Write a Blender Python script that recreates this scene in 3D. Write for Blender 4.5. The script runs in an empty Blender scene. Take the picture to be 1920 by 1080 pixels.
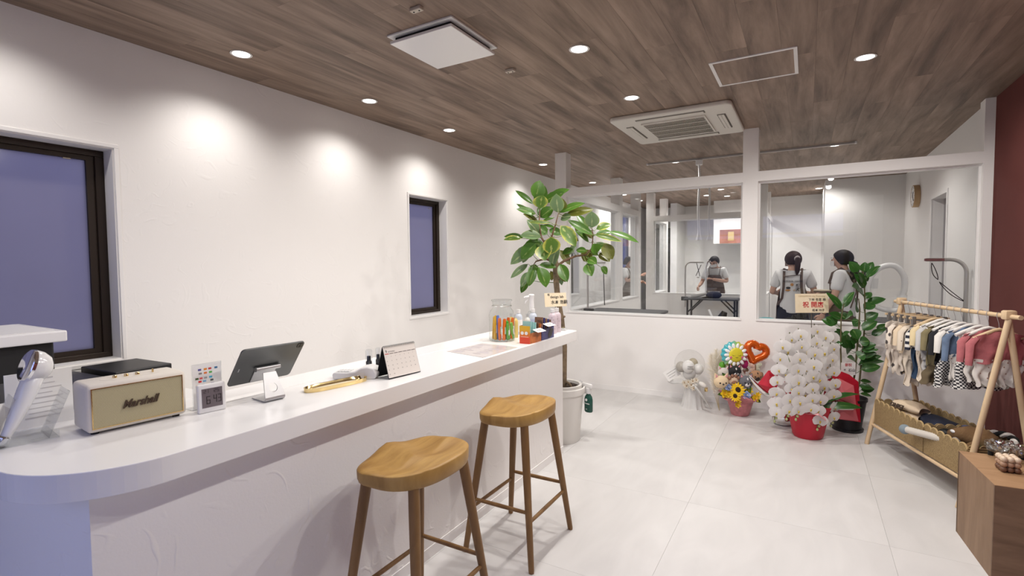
import bpy, bmesh, math, random
from mathutils import Vector, Matrix, Quaternion
random.seed(7)
S = bpy.context.scene
COL = S.collection
PI = math.pi

# ---------------------------------------------------------------- camera
FOC, YAW, PIT, ROL = 952.526, math.radians(30.124), math.radians(2.747), math.radians(-0.523)
EYE = Vector((0, 0, 1.5))
fw = Vector((-math.sin(YAW) * math.cos(PIT), math.cos(YAW) * math.cos(PIT), -math.sin(PIT)))
rt0 = Vector((math.cos(YAW), math.sin(YAW), 0))
up0 = rt0.cross(fw)
rt = math.cos(ROL) * rt0 + math.sin(ROL) * up0
up = -math.sin(ROL) * rt0 + math.cos(ROL) * up0
cd = bpy.data.cameras.new('camera')
cd.sensor_fit = 'HORIZONTAL'; cd.sensor_width = 36; cd.lens = FOC / 1920 * 36
cd.clip_start = 0.02; cd.clip_end = 200
cam = bpy.data.objects.new('camera', cd); COL.objects.link(cam)
M4 = Matrix((rt, up, -fw)).transposed().to_4x4(); M4.translation = EYE
cam.matrix_world = M4
S.camera = cam
cd.dof.use_dof = True; cd.dof.focus_distance = 4.0; cd.dof.aperture_fstop = 6.3

# ---------------------------------------------------------------- world, exposure
w = bpy.data.worlds.new('dusk_sky'); S.world = w; w.use_nodes = True
bg = w.node_tree.nodes['Background']
bg.inputs['Color'].default_value = (0.42, 0.49, 1.0, 1); bg.inputs['Strength'].default_value = 1.7
S.view_settings.view_transform = 'Standard'; S.view_settings.look = 'None'
S.view_settings.exposure = 0.07; S.view_settings.gamma = 1.0; S.view_settings.use_curve_mapping = False
WARM = (1.0, 0.952, 0.905)
DL_MAIN, DL_WALL, DL_ROOM = 67.0, 34.0, 58.0

# ---------------------------------------------------------------- helpers
def mat(name, col, rough=0.5, metal=0.0, noise=0.0, nscale=20.0, bump=0.0, bscale=80.0, spec=None, trans=0.0, ior=1.45, alpha=None, sheen=0.0, emit=None, estr=0.0, coat=0.0, stretch=None, dist=0.0):
    m = bpy.data.materials.new(name); m.use_nodes = True
    nt = m.node_tree; b = nt.nodes['Principled BSDF']
    b.inputs['Base Color'].default_value = (*col, 1)
    b.inputs['Roughness'].default_value = rough; b.inputs['Metallic'].default_value = metal
    if spec is not None: b.inputs['Specular IOR Level'].default_value = spec
    b.inputs['IOR'].default_value = ior
    b.inputs['Transmission Weight'].default_value = trans
    if sheen: b.inputs['Sheen Weight'].default_value = sheen
    if coat: b.inputs['Coat Weight'].default_value = coat
    if alpha is not None: b.inputs['Alpha'].default_value = alpha
    if emit: b.inputs['Emission Color'].default_value = (*emit, 1); b.inputs['Emission Strength'].default_value = estr
    if noise or bump:
        tc = nt.nodes.new('ShaderNodeTexCoord'); vec = tc.outputs['Object']
        if stretch:
            mp = nt.nodes.new('ShaderNodeMapping'); mp.inputs['Scale'].default_value = stretch
            nt.links.new(vec, mp.inputs['Vector']); vec = mp.outputs['Vector']
    if noise:
        n = nt.nodes.new('ShaderNodeTexNoise'); n.inputs['Scale'].default_value = nscale; n.inputs['Detail'].default_value = 4; n.inputs['Distortion'].default_value = dist
        nt.links.new(vec, n.inputs['Vector'])
        r = nt.nodes.new('ShaderNodeValToRGB')
        r.color_ramp.elements[0].position = 0.3; r.color_ramp.elements[1].position = 0.7
        r.color_ramp.elements[0].color = (*[c * (1 - noise) for c in col], 1)
        r.color_ramp.elements[1].color = (*[min(1, c * (1 + noise)) for c in col], 1)
        nt.links.new(n.outputs['Fac'], r.inputs['Fac']); nt.links.new(r.outputs['Color'], b.inputs['Base Color'])
    if bump:
        n2 = nt.nodes.new('ShaderNodeTexNoise'); n2.inputs['Scale'].default_value = bscale; n2.inputs['Detail'].default_value = 3; n2.inputs['Distortion'].default_value = dist
        nt.links.new(vec, n2.inputs['Vector'])
        bp = nt.nodes.new('ShaderNodeBump'); bp.inputs['Strength'].default_value = bump; bp.inputs['Distance'].default_value = 0.004
        nt.links.new(n2.outputs['Fac'], bp.inputs['Height']); nt.links.new(bp.outputs['Normal'], b.inputs['Normal'])
    return m

def wood(name, c1, c2, scale=(1, 1, 1), nscale=6.0, rough=0.5, rnd=0.0, detail=6, dist=0.6, ring=0.0, spec=0.35, knots=0.0):
    """grain noise stretched along one axis; scale small on the grain axis"""
    m = bpy.data.materials.new(name); m.use_nodes = True
    nt = m.node_tree; b = nt.nodes['Principled BSDF']; b.inputs['Roughness'].default_value = rough
    b.inputs['Specular IOR Level'].default_value = spec
    tc = nt.nodes.new('ShaderNodeTexCoord'); mp = nt.nodes.new('ShaderNodeMapping'); mp.inputs['Scale'].default_value = scale
    nt.links.new(tc.outputs['Object'], mp.inputs['Vector'])
    oi = nt.nodes.new('ShaderNodeObjectInfo')
    add = nt.nodes.new('ShaderNodeVectorMath'); add.operation = 'ADD'
    cmb = nt.nodes.new('ShaderNodeVectorMath'); cmb.operation = 'SCALE'; cmb.inputs[0].default_value = (37, 19, 53)
    nt.links.new(oi.outputs['Random'], cmb.inputs['Scale'])
    nt.links.new(mp.outputs['Vector'], add.inputs[0]); nt.links.new(cmb.outputs['Vector'], add.inputs[1])
    n = nt.nodes.new('ShaderNodeTexNoise'); n.inputs['Scale'].default_value = nscale; n.inputs['Detail'].default_value = detail; n.inputs['Roughness'].default_value = 0.62; n.inputs['Distortion'].default_value = dist
    nt.links.new(add.outputs['Vector'], n.inputs['Vector'])
    r = nt.nodes.new('ShaderNodeValToRGB'); r.color_ramp.elements[0].position = 0.32; r.color_ramp.elements[1].position = 0.68
    r.color_ramp.elements[0].color = (*c1, 1); r.color_ramp.elements[1].color = (*c2, 1)
    nt.links.new(n.outputs['Fac'], r.inputs['Fac'])
    out = r.outputs['Color']
    if knots:
        v = nt.nodes.new('ShaderNodeTexVoronoi'); v.inputs['Scale'].default_value = knots
        nt.links.new(tc.outputs['Object'], v.inputs['Vector'])
        kr = nt.nodes.new('ShaderNodeValToRGB'); kr.color_ramp.elements[0].position = 0.04; kr.color_ramp.elements[1].position = 0.14
        kr.color_ramp.elements[0].color = (0.28, 0.2, 0.16, 1); kr.color_ramp.elements[1].color = (1, 1, 1, 1)
        nt.links.new(v.outputs['Distance'], kr.inputs['Fac'])
        mx = nt.nodes.new('ShaderNodeMixRGB'); mx.blend_type = 'MULTIPLY'; mx.inputs[0].default_value = 1
        nt.links.new(out, mx.inputs[1]); nt.links.new(kr.outputs['Color'], mx.inputs[2]); out = mx.outputs['Color']
    if rnd:
        hs = nt.nodes.new('ShaderNodeHueSaturation')
        ma = nt.nodes.new('ShaderNodeMath'); ma.operation = 'MULTIPLY_ADD'; ma.inputs[1].default_value = rnd; ma.inputs[2].default_value = 1 - rnd / 2
        nt.links.new(oi.outputs['Random'], ma.inputs[0]); nt.links.new(ma.outputs[0], hs.inputs['Value'])
        nt.links.new(out, hs.inputs['Color']); out = hs.outputs['Color']
    nt.links.new(out, b.inputs['Base Color'])
    bp = nt.nodes.new('ShaderNodeBump'); bp.inputs['Strength'].default_value = 0.12; bp.inputs['Distance'].default_value = 0.002
    nt.links.new(n.outputs['Fac'], bp.inputs['Height']); nt.links.new(bp.outputs['Normal'], b.inputs['Normal'])
    return m

def plaster(name, col, scale=5.0, strength=0.35, rough=0.75):
    """trowelled wall: curved ridges from contour lines of a distorted noise"""
    m = mat(name, col, rough, spec=0.25)
    nt = m.node_tree; b = nt.nodes['Principled BSDF']
    tc = nt.nodes.new('ShaderNodeTexCoord')
    n = nt.nodes.new('ShaderNodeTexNoise'); n.inputs['Scale'].default_value = scale; n.inputs['Detail'].default_value = 1.5; n.inputs['Distortion'].default_value = 1.6
    nt.links.new(tc.outputs['Object'], n.inputs['Vector'])
    mu = nt.nodes.new('ShaderNodeMath'); mu.operation = 'MULTIPLY'; mu.inputs[1].default_value = 26
    si = nt.nodes.new('ShaderNodeMath'); si.operation = 'SINE'
    pw = nt.nodes.new('ShaderNodeMapRange'); pw.inputs['From Min'].default_value = 0.75; pw.inputs['From Max'].default_value = 1.0
    n2 = nt.nodes.new('ShaderNodeTexNoise'); n2.inputs['Scale'].default_value = 9
    nt.links.new(tc.outputs['Object'], n2.inputs['Vector'])
    gate = nt.nodes.new('ShaderNodeMapRange'); gate.inputs['From Min'].default_value = 0.48; gate.inputs['From Max'].default_value = 0.62
    nt.links.new(n2.outputs['Fac'], gate.inputs['Value'])
    g2 = nt.nodes.new('ShaderNodeMath'); g2.operation = 'MULTIPLY'
    n3 = nt.nodes.new('ShaderNodeTexNoise'); n3.inputs['Scale'].default_value = 120
    nt.links.new(tc.outputs['Object'], n3.inputs['Vector'])
    ad = nt.nodes.new('ShaderNodeMath'); ad.operation = 'MULTIPLY_ADD'; ad.inputs[1].default_value = 0.25
    nt.links.new(n.outputs['Fac'], mu.inputs[0]); nt.links.new(mu.outputs[0], si.inputs[0]); nt.links.new(si.outputs[0], pw.inputs['Value'])
    nt.links.new(pw.outputs[0], g2.inputs[0]); nt.links.new(gate.outputs[0], g2.inputs[1])
    nt.links.new(n3.outputs['Fac'], ad.inputs[0]); nt.links.new(g2.outputs[0], ad.inputs[2])
    bp = nt.nodes.new('ShaderNodeBump'); bp.inputs['Strength'].default_value = strength; bp.inputs['Distance'].default_value = 0.006
    nt.links.new(ad.outputs[0], bp.inputs['Height']); nt.links.new(bp.outputs['Normal'], b.inputs['Normal'])
    return m

def pane_mat(name, tint=(0.9, 0.93, 0.95), refl=0.10):
    """thin clear sheet: mostly straight-through with a Fresnel mirror on top"""
    m = bpy.data.materials.new(name); m.use_nodes = True; nt = m.node_tree
    nt.nodes.remove(nt.nodes['Principled BSDF'])
    out = nt.nodes['Material Output']
    t = nt.nodes.new('ShaderNodeBsdfTransparent'); t.inputs['Color'].default_value = (*tint, 1)
    g = nt.nodes.new('ShaderNodeBsdfGlossy'); g.inputs['Roughness'].default_value = 0.0
    ge = nt.nodes.new('ShaderNodeNewGeometry'); dt = nt.nodes.new('ShaderNodeVectorMath'); dt.operation = 'DOT_PRODUCT'
    nt.links.new(ge.outputs['Normal'], dt.inputs[0]); nt.links.new(ge.outputs['Incoming'], dt.inputs[1])
    ab = nt.nodes.new('ShaderNodeMath'); ab.operation = 'ABSOLUTE'; nt.links.new(dt.outputs['Value'], ab.inputs[0])
    om = nt.nodes.new('ShaderNodeMath'); om.operation = 'SUBTRACT'; om.inputs[0].default_value = 1; nt.links.new(ab.outputs[0], om.inputs[1])
    p5 = nt.nodes.new('ShaderNodeMath'); p5.operation = 'POWER'; p5.inputs[1].default_value = 5; nt.links.new(om.outputs[0], p5.inputs[0])
    k = nt.nodes.new('ShaderNodeMath'); k.operation = 'MULTIPLY_ADD'; k.inputs[1].default_value = min(.96, refl * 10); k.inputs[2].default_value = refl * .5; k.use_clamp = True
    nt.links.new(p5.outputs[0], k.inputs[0])
    mx = nt.nodes.new('ShaderNodeMixShader'); nt.links.new(k.outputs[0], mx.inputs[0])
    nt.links.new(t.outputs[0], mx.inputs[1]); nt.links.new(g.outputs[0], mx.inputs[2]); nt.links.new(mx.outputs[0], out.inputs['Surface'])
    return m

def frosted(name, col):
    m = bpy.data.materials.new(name); m.use_nodes = True; nt = m.node_tree
    b = nt.nodes['Principled BSDF']; b.inputs['Base Color'].default_value = (*[c * .35 for c in col], 1); b.inputs['Roughness'].default_value = 0.12
    out = nt.nodes['Material Output']
    t = nt.nodes.new('ShaderNodeBsdfTranslucent'); t.inputs['Color'].default_value = (*col, 1)
    tc = nt.nodes.new('ShaderNodeTexCoord'); n = nt.nodes.new('ShaderNodeTexNoise'); n.inputs['Scale'].default_value = 1.1
    nt.links.new(tc.outputs['Object'], n.inputs['Vector'])
    r = nt.nodes.new('ShaderNodeValToRGB'); r.color_ramp.elements[0].color = (*[c * .8 for c in col], 1); r.color_ramp.elements[1].color = (*[min(1, c * 1.15) for c in col], 1)
    nt.links.new(n.outputs['Fac'], r.inputs['Fac']); nt.links.new(r.outputs[0], t.inputs['Color'])
    mx = nt.nodes.new('ShaderNodeMixShader'); mx.inputs[0].default_value = 0.6
    nt.links.new(b.outputs[0], mx.inputs[1]); nt.links.new(t.outputs[0], mx.inputs[2]); nt.links.new(mx.outputs[0], out.inputs['Surface'])
    return m

# ---- geometry helpers: add to a bmesh
def V(*a): return Vector(a)
def box(bm, x0, x1, y0, y1, z0, z1, M=None):
    r = bmesh.ops.create_cube(bm, size=1)['verts']
    for v in r:
        v.co = Vector((x0 + (x1 - x0) * (v.co.x + .5), y0 + (y1 - y0) * (v.co.y + .5), z0 + (z1 - z0) * (v.co.z + .5)))
        if M: v.co = M @ v.co
    return r
def bevbox(bm, x0, x1, y0, y1, z0, z1, b, seg=2, M=None):
    r = box(bm, x0, x1, y0, y1, z0, z1)
    es = list({e for v in r for e in v.link_edges})
    q = bmesh.ops.bevel(bm, geom=es, offset=b, segments=seg, profile=.5, affect='EDGES')
    if M:
        for v in {v for f in q['faces'] for v in f.verts} | {v for v in r if v.is_valid}: v.co = M @ v.co
def frame_of(d):
    d = d.normalized(); a = Vector((0, 0, 1)) if abs(d.z) < .95 else Vector((1, 0, 0))
    x = a.cross(d).normalized(); return x, d.cross(x)
def tube(bm, pts, r, seg=8, cap=True, flat=1.0, ref=None):
    pts = [Vector(p) for p in pts]; n = len(pts); rings = []; X = None
    for i, p in enumerate(pts):
        d = (pts[min(i + 1, n - 1)] - pts[max(i - 1, 0)])
        if d.length < 1e-9: d = Vector((0, 0, 1))
        d.normalize()
        if X is None:
            X = (ref - d * ref.dot(d)).normalized() if ref is not None else frame_of(d)[0]
        else:
            X = (X - d * X.dot(d)); X = X.normalized() if X.length > 1e-6 else frame_of(d)[0]
        Yv = d.cross(X); rr = r[i] if isinstance(r, (list, tuple)) else r
        rings.append([bm.verts.new(p + X * rr * math.cos(2 * PI * k / seg) + Yv * rr * flat * math.sin(2 * PI * k / seg)) for k in range(seg)])
    for a, b in zip(rings, rings[1:]):
        for k in range(seg): bm.faces.new((a[k], a[(k + 1) % seg], b[(k + 1) % seg], b[k]))
    if cap:
        bm.faces.new(list(reversed(rings[0]))); bm.faces.new(rings[-1])
    return rings
def cyl(bm, a, b, r0, r1=None, seg=16): return tube(bm, [a, b], [r0, r0 if r1 is None else r1], seg)
def lathe(bm, prof, c=(0, 0, 0), seg=24, M=None, wob=None):
    c = Vector(c); rings = []
    for r, z in prof:
        if r < 1e-6: rings.append([bm.verts.new(c + Vector((0, 0, z)))])
        else:
            rings.append([bm.verts.new(c + Vector((r * (wob(k, z) if wob else 1) * math.cos(2 * PI * k / seg), r * (wob(k, z) if wob else 1) * math.sin(2 * PI * k / seg), z))) for k in range(seg)])
    for a, b in zip(rings, rings[1:]):
        for k in range(seg):
            k2 = (k + 1) % seg
            if len(a) == 1 and len(b) == 1: continue
            if len(a) == 1: bm.faces.new((a[0], b[k2], b[k]))
            elif len(b) == 1: bm.faces.new((a[k], a[k2], b[0]))
            else: bm.faces.new((a[k], a[k2], b[k2], b[k]))
    if M:
        for R in rings:
            for v in R: v.co = M @ v.co
    return rings
def ball(bm, c, r, sc=(1, 1, 1), seg=12, rings=8, M=None):
    q = bmesh.ops.create_uvsphere(bm, u_segments=seg, v_segments=rings, radius=1)['verts']; c = Vector(c)
    for v in q:
        p = Vector((v.co.x * r * sc[0], v.co.y * r * sc[1], v.co.z * r * sc[2]))
        v.co = c + (M @ p if M else p)
    return q
def prism(bm, poly, z0, z1, M=None):
    a = [bm.verts.new(Vector((x, y, z0))) for x, y in poly]; b = [bm.verts.new(Vector((x, y, z1))) for x, y in poly]
    n = len(poly)
    bm.faces.new(list(reversed(a))); bm.faces.new(b)
    for k in range(n): bm.faces.new((a[k], a[(k + 1) % n], b[(k + 1) % n], b[k]))
    if M:
        for v in a + b: v.co = M @ v.co
def grid(bm, fn, nu, nv, close_u=False):
    g = [[bm.verts.new(Vector(fn(i / nu, j / nv))) for j in range(nv + 1)] for i in range(nu + (0 if close_u else 1))]
    for i in range(nu):
        for j in range(nv):
            i2 = (i + 1) % len(g)
            bm.faces.new((g[i][j], g[i2][j], g[i2][j + 1], g[i][j + 1]))
    return g
def rrect(x0, x1, y0, y1, r, n=5):
    out = []
    for cx, cy, a0 in ((x1 - r, y0 + r, -90), (x1 - r, y1 - r, 0), (x0 + r, y1 - r, 90), (x0 + r, y0 + r, 180)):
        for k in range(n + 1):
            a = math.radians(a0 + 90 * k / n); out.append((cx + r * math.cos(a), cy + r * math.sin(a)))
    return out
def NB(): return bmesh.new()
def obj(name, bm, m, parent=None, smooth=False, label=None, solid=0.0, sub=0, M=None, kind=None, bev=0.0):
    me = bpy.data.meshes.new(name)
    bmesh.ops.recalc_face_normals(bm, faces=bm.faces)
    if M:
        for v in bm.verts: v.co = M @ v.co
    if smooth:
        for f in bm.faces: f.smooth = True
    bm.to_mesh(me); bm.free()
    me.materials.append(m)
    if smooth and hasattr(me, 'set_sharp_from_angle'): me.set_sharp_from_angle(angle=math.radians(42 if smooth is True else smooth))
    o = bpy.data.objects.new(name, me); COL.objects.link(o)
    if parent: o.parent = parent
    if label: o['label'] = label
    if kind: o['kind'] = kind
    if solid:
        s = o.modifiers.new('solid', 'SOLIDIFY'); s.thickness = solid; s.offset = 0
    if bev:
        s = o.modifiers.new('bevel', 'BEVEL'); s.width = bev; s.segments = 2; s.limit_method = 'ANGLE'
    if sub:
        s = o.modifiers.new('sub', 'SUBSURF'); s.levels = sub; s.render_levels = sub
    return o
def tag(o, label, cat, group=None):
    o['label'] = label; o['category'] = cat
    if group: o['group'] = group
    return o
def thing(name, label, cat, loc=(0, 0, 0), rz=0.0, group=None):
    o = bpy.data.objects.new(name, None); COL.objects.link(o); o.empty_display_size = .05
    o.location = loc; o.rotation_euler = (0, 0, rz)
    return tag(o, label, cat, group)
def struct(name, bm, m, parent=None, **k):
    o = obj(name, bm, m, parent, **k)
    if not parent: o['kind'] = 'structure'
    return o
def sroot(name):
    o = bpy.data.objects.new(name, None); COL.objects.link(o); o['kind'] = 'structure'; return o
def linked(o, name=None, parent=None, loc=None, rz=None):
    c = o.copy(); COL.objects.link(c)
    if name: c.name = name
    if parent is not None: c.parent = parent
    if loc is not None: c.location = loc
    if rz is not None: c.rotation_euler = (0, 0, rz)
    return c
def copy_tree(o, parent=None, loc=None, rz=None, label=None):
    c = o.copy(); COL.objects.link(c); c.parent = parent
    if loc is not None: c.location = loc
    if rz is not None: c.rotation_euler = (0, 0, rz)
    if label: c['label'] = label
    for ch in o.children: copy_tree(ch, c)
    return c
def basis(o, x, y):
    """matrix with local x along X, local y along Y, z out"""
    x = Vector(x).normalized(); z = x.cross(Vector(y)).normalized(); y = z.cross(x)
    m = Matrix((x, y, z)).transposed().to_4x4(); m.translation = Vector(o); return m
def text(name, s, size, m, parent, M, ext=0.0004, align='CENTER', shear=0.0, bold=0.0, label=None, sx=1.0):
    cu = bpy.data.curves.new(name, 'FONT'); cu.body = s; cu.size = size; cu.align_x = align; cu.align_y = 'CENTER'
    cu.extrude = ext; cu.shear = shear; cu.offset = bold; cu.resolution_u = 3
    t = bpy.data.objects.new(name, cu); COL.objects.link(t)
    dg = bpy.context.evaluated_depsgraph_get(); dg.update()
    me = bpy.data.meshes.new_from_object(t.evaluated_get(dg)); bpy.data.objects.remove(t)
    me.transform(M @ Matrix.Diagonal((sx, 1, 1, 1)))
    me.materials.clear(); me.materials.append(m)
    o = bpy.data.objects.new(name, me); COL.objects.link(o)
    if parent: o.parent = parent
    if label: o['label'] = label
    return o
def rot(axis, deg, o=(0, 0, 0)):
    o = Vector(o); return Matrix.Translation(o) @ Matrix.Rotation(math.radians(deg), 4, axis) @ Matrix.Translation(-o)

# ---------------------------------------------------------------- shared materials
WALLC = (0.87, 0.85, 0.83)
mWall = plaster('white_plaster', WALLC, 3.0, 0.14)
mWallCounter = plaster('embossed_wallpaper', WALLC, 3.2, 0.34)
mWallSmooth = plaster('white_plaster_fine', WALLC, 8, 0.08)
mTrim = mat('white_trim', (0.86, 0.845, 0.83), 0.4)
mRed = mat('dusty_red_wall', (0.13, 0.040, 0.035), 0.9, spec=.2, noise=.05, nscale=3, bump=.15, bscale=160)
mCeil = wood('ceiling_wood', (0.125, 0.085, 0.062), (0.36, 0.262, 0.20), (1.0, .10, 1.0), 9.0, 0.55, rnd=.09, detail=9, dist=0.35)
mGap = mat('joint_dark', (0.07, 0.05, 0.04), 0.9)
mFloor = mat('pale_stone', (0.625, 0.615, 0.605), 0.36, noise=.05, nscale=2.0, stretch=(2.2, .7, 1), dist=1.5, spec=.4)
mGrout = mat('pale_grout', (0.60, 0.585, 0.57), 0.8)
mBronze = mat('bronze_sash', (0.028, 0.018, 0.012), 0.42, metal=.3)
mBlack = mat('black_plastic', (0.012, 0.012, 0.013), 0.45)
mBlackMatte = mat('black_matte', (0.01, 0.01, 0.01), 0.8)
mWhite = mat('white_gloss', (0.86, 0.85, 0.84), 0.25)
mWhiteP = mat('white_plastic', (0.78, 0.77, 0.76), 0.4)
mChrome = mat('chrome', (0.85, 0.85, 0.86), 0.08, metal=1)
mSteel = mat('brushed_steel', (0.60, 0.58, 0.56), 0.3, metal=1)
mAlu = mat('aluminium', (0.55, 0.55, 0.56), 0.42, metal=1)
mGlass = pane_mat('partition_glass', (0.965, 0.975, 0.98), 0.07)
mAcryl = pane_mat('clear_acrylic', (0.94, 0.95, 0.96), 0.14)
mFrost = frosted('frosted_window', (0.62, 0.58, 0.59))
mInk = mat('ink_black', (0.02, 0.018, 0.018), 0.7)
mInkGrey = mat('ink_grey', (0.16, 0.15, 0.15), 0.7)
mPaper = mat('white_paper', (0.82, 0.81, 0.79), 0.7)
mGlassDim = pane_mat('corridor_glass', (0.42, 0.42, 0.46), 0.07)
mLamp = mat('lamp_lens', (1, 1, 1), 0.5, emit=(1, .96, .90), estr=9.0)
# ================================================================ THE SETTING
XL, XR, YP, ZC = -3.52, 1.335, 5.71, 2.84
YF, YB = -1.3, 12.85
# floor: stone slabs on a grout bed
fl = sroot('floor')
bm = NB(); box(bm, XL - .1, XR + .1, YF, YB + .1, -.06, -.004); obj('screed', bm, mGrout, fl)
TW, TL = 1.016, 1.016
xs = sorted({XL, XR} | {-1.632 + TW * k for k in range(-2, 4) if XL + .05 < -1.632 + TW * k < XR - .05})
ys = sorted({YF, YB} | {4.25 + TL * k for k in range(-8, 10) if YF + .05 < 4.25 + TL * k < YB - .05})
for i in range(len(xs) - 1):
    for j in range(len(ys) - 1):
        bm = NB(); g = .0005
        cx, cy = (xs[i] + xs[i + 1]) / 2, (ys[j] + ys[j + 1]) / 2
        box(bm, xs[i] + g - cx, xs[i + 1] - g - cx, ys[j] + g - cy, ys[j + 1] - g - cy, -.01, 0)
        o = obj('floor_tile', bm, mFloor, fl); o.location = (cx, cy, 0)
# ceiling: boards running towards the back
ce = sroot('ceiling')
bm = NB(); box(bm, XL - .1, XR + .1, YF, YB + .1, ZC + .004, ZC + .1); obj('ceiling_deck', bm, mGap, ce)
PW = .1865; nrow = int(round((XR - XL) / PW)); PW = (XR - XL) / nrow; PLN = 1.82
bm = NB(); box(bm, -PW / 2 + .0004, PW / 2 - .0004, -PLN / 2 + .0004, PLN / 2 - .0004, 0, .012); plank0 = None
for i in range(nrow):
    off = (0, .61, 1.22, .3, .9)[i % 5]
    y = YF - off
    while y < YB:
        if plank0 is None:
            plank0 = obj('ceiling_board', bm, mCeil, ce); o = plank0
        else: o = linked(plank0, 'ceiling_board', ce)
        y0, y1 = max(y, YF), min(y + PLN, YB + .1)
        o.location = (XL + PW * (i + .5), (y0 + y1) / 2, ZC); o.scale = (1, (y1 - y0) / PLN, 1)
        y += PLN
def wall_x(name, x0, x1, y0, y1, m, holes=(), z0=0, z1=ZC, parent=None):
    """wall slab between x0 and x1 running along y, with rectangular holes (ya, yb, za, zb)"""
    bm = NB(); ycur = y0
    for ya, yb, za, zb in sorted(holes):
        if ya > ycur: box(bm, x0, x1, ycur, ya, z0, z1)
        if za > z0: box(bm, x0, x1, ya, yb, z0, za)
        if zb < z1: box(bm, x0, x1, ya, yb, zb, z1)
        ycur = yb
    box(bm, x0, x1, ycur, y1, z0, z1)
    return struct(name, bm, m, parent)
def wall_y(name, y0, y1, x0, x1, m, holes=(), z0=0, z1=ZC, parent=None):
    bm = NB(); xc = x0
    for xa, xb, za, zb in sorted(holes):
        if xa > xc: box(bm, xc, xa, y0, y1, z0, z1)
        if za > z0: box(bm, xa, xb, y0, y1, z0, za)
        if zb < z1: box(bm, xa, xb, y0, y1, zb, z1)
        xc = xb
    box(bm, xc, x1, y0, y1, z0, z1)
    return struct(name, bm, m, parent)
W1 = (-.30, 1.435, .955, 2.195)
W2 = (3.985, 4.62, .955, 2.215)
W3 = (7.66, 8.45, .955, 2.03)
W4 = (10.6, 11.6, .75, 2.57)
wall_x('wall_left', XL - .14, XL, YF, YB, mWall, (W1, W2, W3, W4))
wall_x('wall_right', XR, XR + .12, YF, YP + .07, mRed)
wall_x('wall_right_grooming', XR - .02, XR + .12, YP + .07, YB, mWallSmooth, ((7.2, 7.98, 0, 2.235),))
wall_y('wall_front', YF - .12, YF, XL - .14, XR + .12, mWallSmooth, ((-2.75, -1.0, .05, 2.56), (-.92, .95, .05, 2.56)))
wall_y('wall_back', YB, YB + .1, XL - .14, .25, mWallSmooth)
wall_y('wall_back_grooming', 10.0, 10.14, .244, XR + .1, mWallSmooth)
wall_x('wall_back_return', .244, .36, 10.14, YB, mWallSmooth)
wall_y('wall_back_bay', 12.0, 12.12, -.67, .244, mWallSmooth)
bm = NB(); box(bm, -14, 12, -18, YF - .12, -.2, -.12); struct('ground_outside', bm, mat('street_asphalt', (.10, .10, .11), .9, noise=.2, nscale=3))
mHouse = mat('dusk_render', (.20, .19, .20), .9, noise=.2, nscale=.8)
for x0, x1, hh in ((-16, -6.2, 4.2), (-6.0, 1.4, 2.6), (1.6, 12, 4.6)):
    bm = NB(); box(bm, x0, x1, -20, -15, -.12, hh); o = struct('wall_across_street', bm, mHouse)
# windows with white casing, bronze sash and frosted pane
def window(name, y0, y1, z0, z1, deep=.125, right_only=False):
    r = sroot(name)
    t = .022; e = .008
    for n, a in (('casing', (y0 - t, y1 + t, z1, z1 + t)), ('casing', (y0 - t, y1 + t, z0 - t, z0)), ('casing', (y0 - t, y0, z0, z1)), ('casing', (y1, y1 + t, z0, z1))):
        bm = NB(); box(bm, XL - .001, XL + e, a[0], a[1], a[2], a[3]); obj('casing', bm, mTrim, r, bev=.002)
    xa = XL - deep
    for a in ((y0, y1, z1 - .008, z1), (y0, y1, z0, z0 + .008), (y0, y0 + .008, z0 + .008, z1 - .008), (y1 - .008, y1, z0 + .008, z1 - .008)):
        bm = NB(); box(bm, xa, XL, *a); obj('reveal_lining', bm, mTrim, r)
    y0 += .008; y1 -= .008; z0 += .008; z1 -= .008
    f = .045
    for a in ((y0, y1, z1 - f * .8, z1), (y0, y1, z0, z0 + f * .7), (y0, y0 + f, z0 + f * .7, z1 - f * .8), (y1 - f, y1, z0 + f * .7, z1 - f * .8)):
        bm = NB(); box(bm, xa - .035, xa + .02, *a); obj('frame', bm, mBronze, r, bev=.003)
    y0 += f; y1 -= f; z0 += f * .7; z1 -= f * .8; s = .038
    sa = NB()
    for a in ((y0, y1, z1 - s * .7, z1), (y0, y1, z0, z0 + s * .7), (y0, y0 + s, z0 + s * .7, z1 - s * .7), (y1 - s, y1, z0 + s * .7, z1 - s * .7)): box(sa, xa - .03, xa + .005, *a)
    sash = obj('sash', sa, mBronze, r)
    bm = NB(); box(bm, xa - .02, xa - .012, y0 + s, y1 - s, z0 + s * .7, z1 - s * .7); obj('pane', bm, mFrost, sash)
    return r
w1 = window('window_1', *W1); w2 = window('window_2', *W2); w3 = window('window_3', *W3)
for wr, yy in ((w1, 1.29), (w2, 4.50)):
    bm = NB(); box(bm, XL - .131, XL - .122, yy - .05, yy - .015, 2.118, 2.124); obj('sash_label', bm, mat('foil', (.55, .48, .35), .4), wr)
w4 = sroot('window_4')
bm = NB(); box(bm, XL - .09, XL - .08, 10.6, 11.6, .75, 2.57); obj('pane', bm, mGlassDim, w4)
for a in ((10.6, 11.6, 2.53, 2.57), (10.6, 11.6, .75, .79), (10.6, 10.64, .79, 2.53), (11.56, 11.6, .79, 2.53)):
    bm = NB(); box(bm, XL - .11, XL - .06, *a); obj('frame', bm, mSteel, w4)
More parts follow.
